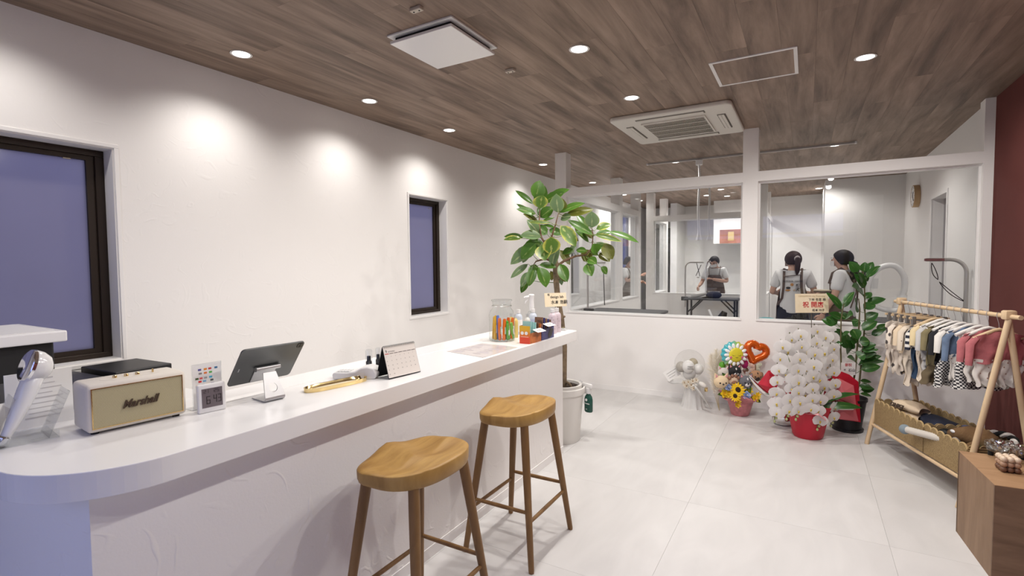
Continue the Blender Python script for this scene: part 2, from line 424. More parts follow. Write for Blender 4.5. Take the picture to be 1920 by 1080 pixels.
for n, xa, xb in (('window_5', -2.75, -1.0), ('window_6', -.92, .95)):
    r = sroot(n)
    for a in ((xa, xb, 2.52, 2.56), (xa, xb, .05, .1), (xa, xa + .04, .1, 2.52), (xb - .04, xb, .1, 2.52), (xa + .04, xb - .04, 2.10, 2.14)):
        bm = NB(); box(bm, a[0], a[1], YF - .09, YF - .03, a[2], a[3]); obj('frame', bm, mSteel, r)
    for z0, z1 in ((.1, 2.10), (2.14, 2.52)):
        bm = NB(); box(bm, xa + .04, xb - .04, YF - .065, YF - .057, z0, z1); obj('pane', bm, pane_mat('shop_glass', (.95, .96, .97), .08), r)
# doorway in the right grooming wall
d1 = sroot('door_1')
for a in ((7.16, 7.2, 0, 2.275), (7.98, 8.02, 0, 2.275), (7.2, 7.98, 2.235, 2.275)):
    bm = NB(); box(bm, XR - .032, XR - .018, *a); obj('door_casing', bm, mTrim, d1)
bm = NB(); box(bm, XR + .09, XR + .115, 7.3, 7.98, 0, 2.235); obj('door_leaf', bm, mat('grey_door', (.33, .32, .33), .5), d1)
bm = NB(); box(bm, XR + .05, XR + .12, 7.2, 7.3, 0, 2.235); obj('door_jamb', bm, mat('dark_red_jamb', (.05, .012, .012), .5), d1)
# front partition: low wall, posts, head beam, glazing
def partition_y(name, x_posts, x0, x1, y0, y1, sill, b0, b1, panes):
    r = sroot(name)
    bm = NB(); box(bm, x0, x1, y0, y1, 0, sill); obj('low_wall', bm, mWallSmooth, r)
    bm = NB(); box(bm, x0, x1, y0 - .004, y0, 0, .06); obj('skirting', bm, mTrim, r)
    for a, b in x_posts:
        bm = NB(); box(bm, a, b, y0, y1, sill, ZC); obj('post', bm, mWallSmooth, r)
    for a, b in panes:
        bm = NB(); box(bm, a, b, y0, y1, b0, b1); obj('head_beam', bm, mWallSmooth, r)
        bm = NB(); box(bm, a, b, y0 - .012, y1 + .012, sill, sill + .014); obj('sill_board', bm, mTrim, r)
        ym = (y0 + y1) / 2; e = .018
        for c in ((a, b, b0 - e, b0), (a, a + e, sill + .014, b0 - e), (b - e, b, sill + .014, b0 - e)):
            bm = NB(); box(bm, c[0], c[1], ym - .022, ym + .022, c[2], c[3]); obj('glazing_bead', bm, mTrim, r)
        bm = NB(); box(bm, a + e, b - e, ym - .004, ym + .004, sill + .014, b0 - e); obj('glass_pane', bm, mGlass, r)
    return r
partition_y('trim_1', ((-2.688, -2.543), (-.58, -.437), (1.268, XR)), -2.688, XR, YP, YP + .145, .895, 2.307, 2.405, ((-2.543, -.58), (-.437, 1.268)))
partition_y('trim_2', ((-.725, -.61),), -2.575, -.61, 9.92, 10.05, .90, 2.297, 2.39, ((-2.575, -.725),))
def partition_x(name, posts, x0, x1, walls, panes, sill, b0, b1):
    r = sroot(name)
    for a, b in walls:
        bm = NB(); box(bm, x0, x1, a, b, 0, sill); obj('low_wall', bm, mWallSmooth, r)
    for a, b in posts:
        bm = NB(); box(bm, x0, x1, a, b, 0, ZC); obj('post', bm, mWallSmooth, r)
    for a, b in panes:
        bm = NB(); box(bm, x0, x1, a, b, b0, b1); obj('head_beam', bm, mWallSmooth, r)
        bm = NB(); box(bm, x0 - .012, x1 + .012, a, b, sill, sill + .014); obj('sill_board', bm, mTrim, r)
        xm = (x0 + x1) / 2; e = .018
        for c in ((a, b, b0 - e, b0), (a, a + e, sill + .014, b0 - e), (b - e, b, sill + .014, b0 - e)):
            bm = NB(); box(bm, xm - .022, xm + .022, *c); obj('glazing_bead', bm, mTrim, r)
        bm = NB(); box(bm, xm - .004, xm + .004, a + e, b - e, sill + .014, b0 - e); obj('glass_pane', bm, mGlass, r)
    return r
partition_x('trim_3', ((7.85, 8.01), (8.9, 9.045), (9.92, 10.06), (10.96, 11.1), (11.95, YB)), -2.72, -2.575,
            ((5.855, 7.85), (8.01, 8.9), (10.06, 10.96)), ((5.855, 7.85), (8.01, 8.9), (10.06, 10.96)), .895, 2.307, 2.405)
partition_x('trim_4', ((11.06, 11.18),), -.725, -.625, ((10.05, 12.0),), ((10.05, 11.06), (11.18, 12.0)), .90, 2.297, 2.39)
bm = NB(); box(bm, -1.80, -.73, 12.02, YB, 1.9, ZC); struct('wall_bulkhead', bm, mWallSmooth)
bm = NB(); box(bm, -3.3, -2.78, 12.2, 12.6, 0, 2.3); o = obj('charcoal_panel', bm, mat('charcoal_dark', (.035, .033, .034), .5)); tag(o, 'tall charcoal panel at the end of the corridor', 'dark_panel')  # plain dark upright block filling the view through the corridor gap

# ================================================================ CEILING FIXTURES
def downlight(x, y, power, label, group='round recessed ceiling downlights', size=174, lit=True, blend=.35):
    r = thing('downlight', label, 'downlight', (x, y, ZC), 0, group)
    if downlight.proto is None:
        bm = NB(); lathe(bm, [(.062, .002), (.064, -.004), (.058, -.006), (.05, -.003), (.05, .002)], seg=28); a = obj('bezel', bm, mWhiteP, r, smooth=True)
        bm = NB(); lathe(bm, [(0, -.0035), (.03, -.0035), (.0505, -.0035)], seg=28); b = obj('lens', bm, mLamp, r)
        downlight.proto = (a, b)
    else:
        for q in downlight.proto: linked(q, q.name.split('.')[0], r)
    if lit:
        l = bpy.data.lights.new('downlight_beam', 'SPOT'); l.energy = power; l.color = WARM; l.spot_size = math.radians(size); l.spot_blend = blend; l.shadow_soft_size = .045
        lo = bpy.data.objects.new('downlight_beam', l); COL.objects.link(lo); lo.location = (x, y, ZC - .02)
    return r
downlight.proto = None
for y, l in ((1.984, 'large-looking downlight above the wide window wall, nearest of the wall row'), (3.074, 'second downlight of the row along the white wall'), (4.147, 'third downlight of the wall row, over the narrow window'),
             (6.24, 'downlight just before the first white post, near the long wall'), (8.081, 'downlight seen above the beam behind the first white post')):
    downlight(-3.115, y, DL_WALL, l, size=140, blend=.85)
downlight(-3.115, .90, DL_WALL * .7, 'downlight of the wall row above the wide frosted window', size=140, blend=.85)
downlight(-1.255, 3.029, DL_MAIN, 'bright downlight beside the square ventilation panel', size=156, blend=.6)
downlight(-1.255, 4.13, DL_MAIN * 1.25, 'downlight just above the ceiling air conditioner', size=156, blend=.6)
downlight(-1.255, 1.93, DL_MAIN * .7, 'downlight over the near bar stool', size=156, blend=.6)
downlight(.313, 4.136, DL_MAIN, 'lone downlight beside the square ceiling hatch on the red wall side')
downlight(.313, 3.03, DL_MAIN * 1.0, 'added unseen downlight over the wooden cube corner')  # out of view, added to brighten the counter front from the right
downlight(.313, 1.93, DL_MAIN * .8, 'added unseen downlight over the open floor in front of the red wall')  # another unseen lamp added for more light on upright faces
downlight(.313, .83, DL_MAIN * .4, 'added unseen downlight close to the shop front on the red wall side')  # extra lamp outside the view, added as fill near the front
downlight(-1.255, .83, DL_MAIN * .25, 'added unseen downlight over the rounded counter end', size=156, blend=.6)  # unseen lamp added for weak fill at the near end
for x, y, l in ((-1.546, 7.045, 'downlight beside the ceiling rail, over the folded arm table'), (.257, 7.047, 'downlight touching the far end of the ceiling rail'), (-3.15, 9.86, 'downlight in the corridor behind the glass'),
                (-1.4, 10.15, 'near downlight of the rear grooming bay'), (-1.77, 10.9, 'rear bay downlight beside the second hanging hose'), (-1.43, 11.25, 'rear bay downlight near the bulkhead'),
                (.22, 9.55, 'downlight right before the tall back wall'), (.17, 11.05, 'downlight in the recess beyond the tall back wall'), (-3.15, 11.0, 'farthest downlight of the corridor')):
    downlight(x, y, DL_ROOM * (.6 if abs(y - 9.55) < .01 else .5 if abs(y - 11.05) < .01 else 1), l, size=160, blend=.6)
# square panel vent
r = thing('ventilation_panel', 'square white panel vent standing off the wooden ceiling', 'vent', (-1.91, 2.5, ZC))
bm = NB(); prism(bm, [(-.235, -.235), (.235, -.235), (.235, .235), (-.235, .235)], -.012, 0); obj('ceiling_frame', bm, mWhiteP, r, bev=.003)
bm = NB(); box(bm, -.2, .2, -.2, .2, -.03, -.0125); obj('air_slot', bm, mBlackMatte, r)
bm = NB(); box(bm, -.223, .223, -.223, .223, -.052, -.034); obj('face_panel', bm, mWhite, r, bev=.004)
# access hatch
r = thing('ceiling_hatch', 'square ceiling hatch outlined by a thin white frame', 'hatch', (-.335, 3.96, ZC))
h = .262
for a in ((-h, h, -h, -h + .022), (-h, h, h - .022, h), (-h, -h + .022, -h + .022, h - .022), (h - .022, h, -h + .022, h - .022)):
    bm = NB(); box(bm, *a, -.006, 0); obj('frame_strip', bm, mWhiteP, r)
bm = NB(); box(bm, -h + .022, h - .022, -h + .022, h - .022, -.003, 0); obj('hatch_board', bm, mCeil, r)
bm = NB(); cyl(bm, (.0, h - .011, -.009), (.0, h - .011, -.006), .01); obj('latch', bm, mWhiteP, r)
# cassette air conditioner
mAC = mat('ac_cream', (.66, .63, .57), .45)
r = thing('air_conditioner', 'cream cassette air conditioner with slatted grille in the ceiling', 'air conditioner', (-1.085, 5.12, ZC))
bm = NB(); prism(bm, rrect(-.525, .525, -.535, .535, .05), -.04, 0)
obj('housing', bm, mAC, r, bev=.012)
bm = NB(); box(bm, -.27, .27, -.3, .3, -.044, -.0405); obj('grille_back', bm, mat('ac_shadow', (.06, .05, .035), .8), r)
gs = None
for k in range(46):
    if gs is None:
        bm = NB(); box(bm, -.0015, .0015, -.3, .3, -.0475, -.044); gs = obj('grille_slat', bm, mAC, r)
    else: linked(gs, 'grille_slat', r)
kids = [c for c in r.children if c.name.startswith('grille_slat')]
for k, c in enumerate(kids): c.location = (-.262 + k * .0116, 0, 0)
for k in range(5):
    bm = NB(); box(bm, -.27, .27, -.3 + k * .15 - .004, -.3 + k * .15 + .004, -.054, -.050); obj('grille_rib', bm, mAC, r)
bm = NB()
for a in ((-.285, .285, -.318, -.3), (-.285, .285, .3, .318), (-.285, -.27, -.3, .3), (.27, .285, -.3, .3)): box(bm, *a, -.053, -.04)
obj('grille_frame', bm, mAC, r)
for cx, cy, sx, sy in ((0, -.42, .30, .035), (0, .42, .30, .035), (-.41, 0, .035, .26), (.41, 0, .035, .26)):
    bm = NB(); box(bm, cx - sx, cx + sx, cy - sy, cy + sy, -.0425, -.0395); f = obj('air_outlet', bm, mat('outlet_dark', (.13, .12, .10), .7), r)
    bm = NB()
    for s in (-.4, .35): 
        if sx > sy: box(bm, cx - sx * .97, cx + sx * .97, cy + s * sy - .012, cy + s * sy + .012, -.05, -.043)
        else: box(bm, cx + s * sx - .012, cx + s * sx + .012, cy - sy * .97, cy + sy * .97, -.05, -.043)
    obj('louvre', bm, mAC, f)
# two small ceiling sockets
for (x, y, l) in ((-1.784, 2.108, 'tiny beige two-hole ceiling fitting on the near side of the square vent'), (-1.792, 3.094, 'tiny beige two-hole ceiling fitting past the square vent')):
    r = thing('hook_socket', l, 'ceiling socket', (x, y, ZC))
    bm = NB(); bevbox(bm, -.035, .035, -.017, .017, -.02, 0, .004); obj('body', bm, mat('beige_plastic', (.56, .50, .42), .5), r)
    for s in (-.018, .018):
        bm = NB(); cyl(bm, (s, 0, -.0215), (s, 0, -.0195), .005); obj('hole', bm, mBlackMatte, r)
# rail with two hanging hoses
r = thing('ceiling_rail', 'long thin grey ceiling rail above the glass partition', 'rail', (-.72, 6.96, ZC))
bm = NB(); box(bm, -1.18, 1.17, -.016, .016, -.022, 0); obj('track', bm, mat('rail_grey', (.45, .43, .41), .4, metal=.4), r)
for s in (-1.185, 1.165):
    bm = NB(); box(bm, s, s + .02, -.018, .018, -.024, 0); obj('end_cap', bm, mWhiteP, r)
for x, y, z1, rr, l in ((-1.225, 6.96, 1.78, .014, 'long ribbed white hose hanging from the ceiling rail'), (-1.45, 9.2, 1.86, .017, 'thin white hose hanging farther back beside the bulkhead')):
    r = thing('hanging_hose', l, 'hose', (x, y, ZC))
    bm = NB(); bevbox(bm, -.04, .04, -.03, .03, -.09, -.022 if y < 8 else 0, .006); obj('hose_mount', bm, mWhiteP, r)
    n = 60; L = ZC - z1 - .09
    bm = NB(); tube(bm, [(.006 * math.sin(k * .12), 0, -.09 - L * .88 * k / n) for k in range(n + 1)], [rr * (1.12 if k % 2 else .9) for k in range(n + 1)], 10); obj('ribbed_hose', bm, mWhiteP, r, smooth=True)
    bm = NB(); lathe(bm, [(0, -.09 - L * .86), (rr * 1.1, -.09 - L * .86), (rr * 1.2, -.09 - L * .9), (rr * 2.5, -.09 - L * .98), (rr * 2.6, -.09 - L), (0, -.09 - L)], (.006 * math.sin(7.2), 0, 0), 14); obj('nozzle', bm, mWhiteP, r, smooth=True)
# ================================================================ COUNTER
ZT = .971
r = thing('reception_counter', 'long white reception counter with rounded end', 'counter')
def arc(cx, cy, rad, a0, a1, n): return [(cx + rad * math.cos(math.radians(a0 + (a1 - a0) * k / n)), cy + rad * math.sin(math.radians(a0 + (a1 - a0) * k / n))) for k in range(n + 1)]
poly = [(-2.13, 3.705), (-2.13, .80), (-2.72, .80), (-2.72, .45)] + arc(-1.545 - .29, .45 + .29, .29, -90, 0, 16) + arc(-1.545 - .055, 3.705 - .055, .055, 0, 90, 6)
bm = NB(); prism(bm, poly, .895, ZT); obj('worktop', bm, mWhite, r, bev=.0025)
bm = NB(); box(bm, -2.08, -1.645, .578, 3.615, .0, .895); box(bm, -2.70, -2.08, .578, .70, 0, .895); obj('front_panel', bm, mWallCounter, r, label='embossed white wallpapered front panel')
bm = NB(); box(bm, -1.645, -1.641, .58, 3.615, 0, .058); obj('skirting', bm, mTrim, r)
bm = NB(); box(bm, -2.128, -1.943, 1.0, 3.70, ZT, ZT + .0012); obj('inlay_strip', bm, mWhite, r)
# low back desk under the window
r = thing('back_desk', 'low white desk along the wall below the wide window', 'desk')
bm = NB(); box(bm, -3.5, -2.75, -.6, 1.72, .70, .73); obj('desk_top', bm, mWhiteP, r)
for a in (-.58, 1.66):
    bm = NB(); box(bm, -3.48, -2.78, a, a + .03, 0, .70); obj('side_panel', bm, mWhiteP, r)
r = thing('receipt_printer', 'flat black printer with a blue light on the desk under the window', 'printer', (-3.19, 1.07, .73), .05)
bm = NB(); bevbox(bm, -.27, .27, -.125, .125, 0, .20, .008); obj('casing', bm, mBlack, r)
bm = NB(); box(bm, -.262, .262, -.118, .118, .2005, .206); obj('lid', bm, mat('dark_grey_lid', (.03, .03, .034), .35), r)
bm = NB(); box(bm, .271, .273, .07, .115, .165, .178); obj('status_light', bm, mat('blue_led', (.1, .15, .9), .4, emit=(.12, .2, 1), estr=3), r)
r = thing('cash_drawer', 'small black box on the desk behind the cream speaker', 'cash box', (-3.26, 1.365, .73), .05)
bm = NB(); bevbox(bm, -.2, .16, -.15, .13, 0, .225, .006); obj('casing', bm, mBlack, r)
bm = NB(); box(bm, .161, .163, -.05, .05, .11, .12); obj('slot', bm, mInkGrey, r)
r = thing('label_printer', 'tall black printer carrying a white tray under the wide window', 'printer', (-3.05, .70, .73), 0)
bm = NB(); bevbox(bm, -.26, .22, -.26, .2, 0, .45, .008); obj('casing', bm, mBlack, r)
bm = NB(); box(bm, .221, .224, -.22, .16, .06, .3); obj('front_cover', bm, mat('grey_cover', (.08, .08, .085), .4), r)
bm = NB(); bevbox(bm, -.29, .26, -.29, .235, .45, .497, .006); obj('white_tray', bm, mWhite, r, label='white plastic top tray')
bm = NB(); box(bm, -.26, .23, -.26, .205, .497, .499); obj('tray_floor', bm, mWhiteP, r)

# ---------------------------------------------------------------- bar stools
mSeat = wood('stool_seat_wood', (.28, .145, .036), (.48, .29, .088), (5, 1.0, 1), 3.2, .42, detail=6, dist=.5)
mLeg = wood('stool_leg_wood', (.17, .085, .030), (.27, .15, .055), (1, 1, .12), 16, .45)
r = thing('bar_stool', 'near wooden bar stool with scooped seat, legs cut by the picture edge', 'stool', (-1.335, 1.53, 0), 0, 'saddle-seat bar stools at the counter')
def seat_h(x, y):
    # x: -1 counter side (pommel) .. 1 rounded side ; y -1..1
    e = min(1, (abs(x) ** 3 + abs(y) ** 3) ** (1 / 3))
    z = .014 * max(0, e) ** 4 * (1 if x > -.2 else .5)
    z += .026 * math.exp(-((x + 1.0) / .75) ** 2) * math.exp(-(y / .30) ** 2)
    z += .010 * math.exp(-((x - 1) / .6) ** 2)
    z -= .014 * math.exp(-((x - .05) / .55) ** 2 - ((abs(y) - .45) / .35) ** 2)
    return z
def seat_xy(a, k):
    # outline: D shape, nearly straight on the counter side
    ca, sa = math.cos(a), math.sin(a)
    px = .175 * (abs(ca) ** .9) * (1 if ca > 0 else -1); py = .232 * (abs(sa) ** .82) * (1 if sa > 0 else -1)
    if ca < 0: px = -.150 * (abs(ca) ** .45) + .012 * (1 - abs(sa)) * -1
    return px * k, py * k
bm = NB(); N = 48; top = []; bot = []
NR = 12
cv = bm.verts.new((0, 0, .735 + seat_h(0, 0)))
rings = []
for j in range(1, NR + 1):
    k = j / NR; ring = []
    for i in range(N):
        x, y = seat_xy(2 * PI * i / N, k); z = .735 + seat_h(x / .165, y / .232)
        if j == NR: z -= .004
        ring.append(bm.verts.new((x, y, z)))
    rings.append(ring)
for q, dz in ((1.012, -.008), (1.008, -.030), (.985, -.044), (.95, -.048)):
    ring = []
    for i in range(N):
        x, y = seat_xy(2 * PI * i / N, q); base = .735 + seat_h(x / .165, y / .232) * (1 if dz > -.01 else .15)
        ring.append(bm.verts.new((x, y, base + dz)))
    rings.append(ring)
for i in range(N): bm.faces.new((cv, rings[0][i], rings[0][(i + 1) % N]))
for a, b in zip(rings, rings[1:]):
    for i in range(N): bm.faces.new((a[i], b[i], b[(i + 1) % N], a[(i + 1) % N]))
bm.faces.new(rings[-1])
obj('seat', bm, mSeat, r, smooth=60)
lt, lb = (.115, .150), (.195, .235)
def legp(sx, sy, z): k = 1 - z / .70; return Vector((sx * (lt[0] + (lb[0] - lt[0]) * k), sy * (lt[1] + (lb[1] - lt[1]) * k), z))
for sx in (-1, 1):
    for sy in (-1, 1):
        bm = NB(); tube(bm, [legp(sx, sy, 0), legp(sx, sy, .012), legp(sx, sy, .35), legp(sx, sy, .60), legp(sx, sy, .708)], [.0125, .0145, .0185, .021, .021], 14); obj('leg', bm, mLeg, r, smooth=True)
for a, b, z in (((-1, -1), (-1, 1), .23), ((1, -1), (1, 1), .23), ((-1, -1), (1, -1), .275), ((-1, 1), (1, 1), .275)):
    p, q = legp(*a, z), legp(*b, z)
    bm = NB(); tube(bm, [p, p.lerp(q, .15), p.lerp(q, .5), p.lerp(q, .85), q], [.0085, .0095, .0105, .0095, .0085], 10); obj('stretcher', bm, mLeg, r, smooth=True)
copy_tree(r, None, (-1.325, 2.345, 0), 0, 'far wooden bar stool with scooped seat, all four feet in view')

# ---------------------------------------------------------------- speaker
r = thing('speaker', 'cream vintage-style speaker with woven grille and script logo', 'speaker', (-1.912, .822, ZT), -math.radians(5.8))
mCream = mat('cream_vinyl', (.70, .65, .58), .5, bump=.2, bscale=500)
mGold = mat('brass_gold', (.78, .57, .25), .22, metal=1)
# local: x out to the room, y along width
W_, H_, D_ = .281, .153, .145
bm = NB(); bevbox(bm, -D_, 0, -W_ / 2, W_ / 2, .008, .008 + H_, .014, 3); obj('cabinet', bm, mCream, r, smooth=True)
bm = NB()
for a in ((-W_ / 2 + .012, W_ / 2 - .012, .020, .0225), (-W_ / 2 + .012, W_ / 2 - .012, H_ - .0065, H_ - .004), (-W_ / 2 + .012, -W_ / 2 + .0145, .0225, H_ - .0065), (W_ / 2 - .0145, W_ / 2 - .012, .0225, H_ - .0065)): box(bm, 0, .0035, *a)
obj('gold_piping', bm, mGold, r)
mWeave = mat('woven_grille', (.40, .35, .22), .85)
nt = mWeave.node_tree; tc = nt.nodes.new('ShaderNodeTexCoord'); wv = nt.nodes.new('ShaderNodeTexChecker'); wv.inputs['Scale'].default_value = 420; wv.inputs['Color1'].default_value = (.50, .44, .28, 1); wv.inputs['Color2'].default_value = (.33, .29, .17, 1)
mp = nt.nodes.new('ShaderNodeMapping'); mp.inputs['Rotation'].default_value = (.5, 0, 0)
nt.links.new(tc.outputs['Object'], mp.inputs[0]); nt.links.new(mp.outputs[0], wv.inputs['Vector']); nt.links.new(wv.outputs['Color'], nt.nodes['Principled BSDF'].inputs['Base Color'])
bm = NB(); box(bm, 0, .0015, -W_ / 2 + .0145, W_ / 2 - .0145, .0225, H_ - .0065); gr = obj('grille_cloth', bm, mWeave, r)
text('logo', 'Marshall', .036, mat('logo_bronze', (.10, .07, .05), .35, metal=.6), gr, basis((.004, 0, .083), (0, 1, .03), (0, -.03, 1)), ext=.0015, shear=.42, bold=.0008, sx=.82)
bm = NB(); prism(bm, rrect(-.105, -.04, -.085, .085, .03), H_ + .0075, H_ + .0085); tp = obj('control_plate', bm, mCream, r)
for k in range(3):
    bm = NB(); lathe(bm, [(.0065, 0), (.0065, .006), (.005, .008), (0, .008)], (-.072, -.045 + k * .032, H_ + .0085), 16); obj('knob', bm, mGold, tp, smooth=True)
bm = NB(); box(bm, -.076, -.068, .062, .066, H_ + .0085, H_ + .02); obj('power_toggle', bm, mGold, tp)
for a in (-.115, .115):
    for b in (-.03, -.12):
        bm = NB(); cyl(bm, (b, a, 0), (b, a, .008), .011); obj('foot', bm, mBlackMatte, r)

# ---------------------------------------------------------------- digital clock
r = thing('digital_clock', 'white square digital clock with grey display beside the speaker', 'clock', (-1.867, 1.032, ZT), -math.radians(8.6))
Mt = rot('Y', -2)
bm = NB(); bevbox(bm, -.014, .006, -.047, .047, 0, .104, .006, 3, Mt); obj('casing', bm, mWhiteP, r, smooth=True)
bm = NB(); box(bm, .006, .0068, -.0345, .0345, .019, .088, Mt); sc = obj('display', bm, mat('lcd_grey', (.15, .125, .135), .3), r)
mSeg = mat('lcd_segment', (.025, .02, .022), .6)
def seg7(bm, ch, y, z, wd, ht, t=.0024):
    on = {'6': 'afgedc', '4': 'fgbc', '3': 'abgcd', '2': 'abged', '5': 'afgcd', '1': 'bc'}[ch]
    R = dict(a=(0, wd, ht - t, ht), d=(0, wd, 0, t), g=(0, wd, ht / 2 - t / 2, ht / 2 + t / 2), f=(0, t, ht / 2, ht), e=(0, t, 0, ht / 2), b=(wd - t, wd, ht / 2, ht), c=(wd - t, wd, 0, ht / 2))
    for s in on: a = R[s]; box(bm, .0068, .0074, y + a[0], y + a[1], z + a[2], z + a[3], Mt)
bm = NB(); seg7(bm, '6', -.02, .032, .013, .028); seg7(bm, '4', .004, .034, .011, .028); seg7(bm, '3', .019, .034, .011, .028)
obj('time_digits', bm, mSeg, sc)
bm = NB(); seg7(bm, '2', -.028, .072, .008, .012, .001); seg7(bm, '2', .006, .072, .007, .012, .001); seg7(bm, '5', .016, .072, .007, .012, .001); seg7(bm, '1', -.016, .072, .004, .012, .001); obj('small_digits', bm, mSeg, sc)

# ---------------------------------------------------------------- payment card sign
r = thing('payment_sign', 'clear acrylic stand with small coloured payment logos behind the clock', 'sign', (-1.929, 1.052, ZT), -math.radians(3.4))
bm = NB(); box(bm, -.003, 0, -.0525, .0525, .001, .17); obj('acrylic_sheet', bm, mAcryl, r)
bm = NB(); box(bm, -.05, -.003, -.0525, .0525, 0, .003); obj('acrylic_foot', bm, mAcryl, r)
bm = NB(); box(bm, .0002, .0008, -.05, .05, .004, .166); card = obj('printed_card', bm, mPaper, r)
cols = [(.10, .09, .30), (.75, .25, .02), (.55, .05, .05), (.03, .14, .30), (.25, .23, .22), (.7, .18, .03), (.10, .42, .08), (.08, .12, .04), (.75, .12, .12), (.4, .4, .4), (.08, .45, .65), (.65, .03, .03), (.2, .45, .7), (.1, .1, .1), (.8, .45, .03), (.07, .14, .3), (.75, .55, .25)]
lm = [mat('logo_ink', c, .6) for c in cols]; k = 0
for row, (z, ysx) in enumerate(((.148, (-.026, -.006, .01, .032)), (.134, (-.024, -.006, .012)), (.116, (-.036, -.022, -.006, .012)), (.104, (-.026, -.010, .016)), (.090, (-.034, -.016, .002, .018)))):
    for y in ysx:
        bm = NB(); box(bm, .0009, .0012, y - .0055, y + .0055, z - .0035, z + .0035); obj('payment_logo', bm, lm[k % len(lm)], card); k += 1

# ---------------------------------------------------------------- tablet on stand
r = thing('tablet', 'grey tablet seen from its back, tilted on a silver stand', 'tablet')
th, ph = math.radians(3.5), math.radians(38.5)
u_ = Vector((math.sin(th), math.cos(th), 0)); o_ = Vector((math.cos(th), -math.sin(th), 0)); v_ = Vector((0, 0, math.cos(ph))) + o_ * math.sin(ph)
TB = basis((-1.86, 1.25, 1.112), u_, v_)      # local x along width, y up the tablet, z = outwards (back)
bm = NB(); prism(bm, rrect(-.131, .131, -.0975, .0975, .014), -.0035, .0035, TB); obj('back_shell', bm, mat('tablet_grey', (.13, .135, .135), .35, metal=.7), r, bev=.001)
bm = NB(); prism(bm, rrect(-.128, .128, -.0945, .0945, .012), -.0045, -.0036, TB); obj('screen', bm, mat('tablet_screen', (.01, .01, .012), .1), r)
bm = NB(); prism(bm, rrect(.10, .125, .068, .092, .006), .0036, .0056, TB); cb = obj('camera_bump', bm, mat('camera_dark', (.05, .045, .04), .2), r)
for y in (.075, .086):
    bm = NB(); cyl(bm, TB @ V(.112, y, .0056), TB @ V(.112, y, .0066), .004); obj('camera_lens', bm, mBlack, cb)
bm = NB(); box(bm, -.114, -.110, -.02, -.004, .0036, .004, TB); obj('side_connector', bm, mAlu, r)
r = thing('tablet_stand', 'bent silver aluminium stand holding the grey tablet', 'stand')
def bent(bm, path, wd, th_, M):
    """path: (x out, z) polyline extruded along width wd"""
    n = len(path); L = []
    for i, (x, z) in enumerate(path):
        a = Vector(path[max(i - 1, 0)]); b = Vector(path[min(i + 1, n - 1)]); d = (b - a).normalized(); nn = Vector((-d.y, d.x)) * th_ / 2
        wi = wd[i] if isinstance(wd, list) else wd
        L.append([bm.verts.new(M @ V(x + s * nn.x, y, z + s * nn.y)) for s, y in ((-1, -wi / 2), (1, -wi / 2), (1, wi / 2), (-1, wi / 2))])
    for a, b in zip(L, L[1:]):
        for k in range(4): bm.faces.new((a[k], a[(k + 1) % 4], b[(k + 1) % 4], b[k]))
    bm.faces.new(list(reversed(L[0]))); bm.faces.new(L[-1])
SB = Matrix.Translation((-1.795, 1.235, ZT)) @ Matrix.Rotation(-math.radians(6), 4, 'Z')
bm = NB(); bent(bm, [(-.105, .003), (-.01, .003), (-.003, .005), (.002, .011), (.001, .018)], [.075, .078, .08, .08, .08], .004, SB); obj('base_plate', bm, mAlu, r, smooth=True)
# upright with a round cable hole
bm = NB(); hw0, hw1 = .040, .026
zz = [.018 + .092 * k / 10 for k in range(11)]
hc = Vector((0, .052)); hr = .017; nA = 24; inn = []; outr = []
def edge_pt(a):
    d = Vector((math.cos(a), math.sin(a))); best = 9
    for (px, py), (nx, ny) in (((0, .018), (0, -1)), ((0, .110), (0, 1)), ((hw0, .018), (1, (hw0 - hw1) / .092)), ((-hw0, .018), (-1, (hw0 - hw1) / .092))):
        den = d.x * nx + d.y * ny
        if den > 1e-6: best = min(best, ((px - hc.x) * nx + (py - hc.y) * ny) / den)
    return hc + d * best
ang = sorted([2 * PI * k / nA for k in range(nA)] + [math.atan2(.110 - hc.y, hw1) % (2 * PI), math.atan2(.110 - hc.y, -hw1) % (2 * PI), math.atan2(.018 - hc.y, hw0) % (2 * PI), math.atan2(.018 - hc.y, -hw0) % (2 * PI)])
def up_pt(p, s): return SB @ V(.001 - (p.y - .018) * .42 + s * .002, p.x, p.y)
fr = [[], [], [], []]
for a in ang:
    i_ = hc + Vector((math.cos(a), math.sin(a))) * hr; o2 = edge_pt(a)
    fr[0].append(bm.verts.new(up_pt(i_, 1))); fr[1].append(bm.verts.new(up_pt(o2, 1))); fr[2].append(bm.verts.new(up_pt(o2, -1))); fr[3].append(bm.verts.new(up_pt(i_, -1)))
n = len(ang)
for k in range(n):
    k2 = (k + 1) % n
    for q in range(4): bm.faces.new((fr[q][k], fr[q][k2], fr[(q + 1) % 4][k2], fr[(q + 1) % 4][k]))
obj('upright', bm, mAlu, r)
p = TB @ V(0, -.012, .014); hz = p.z
bm = NB(); cyl(bm, TB @ V(-.05, -.012, .014), TB @ V(.05, -.012, .014), .0095); obj('hinge', bm, mAlu, r, smooth=True)
bm = NB(); box(bm, -.045, .045, -.09, -.012, .0038, .0075, TB); obj('cradle', bm, mAlu, r)

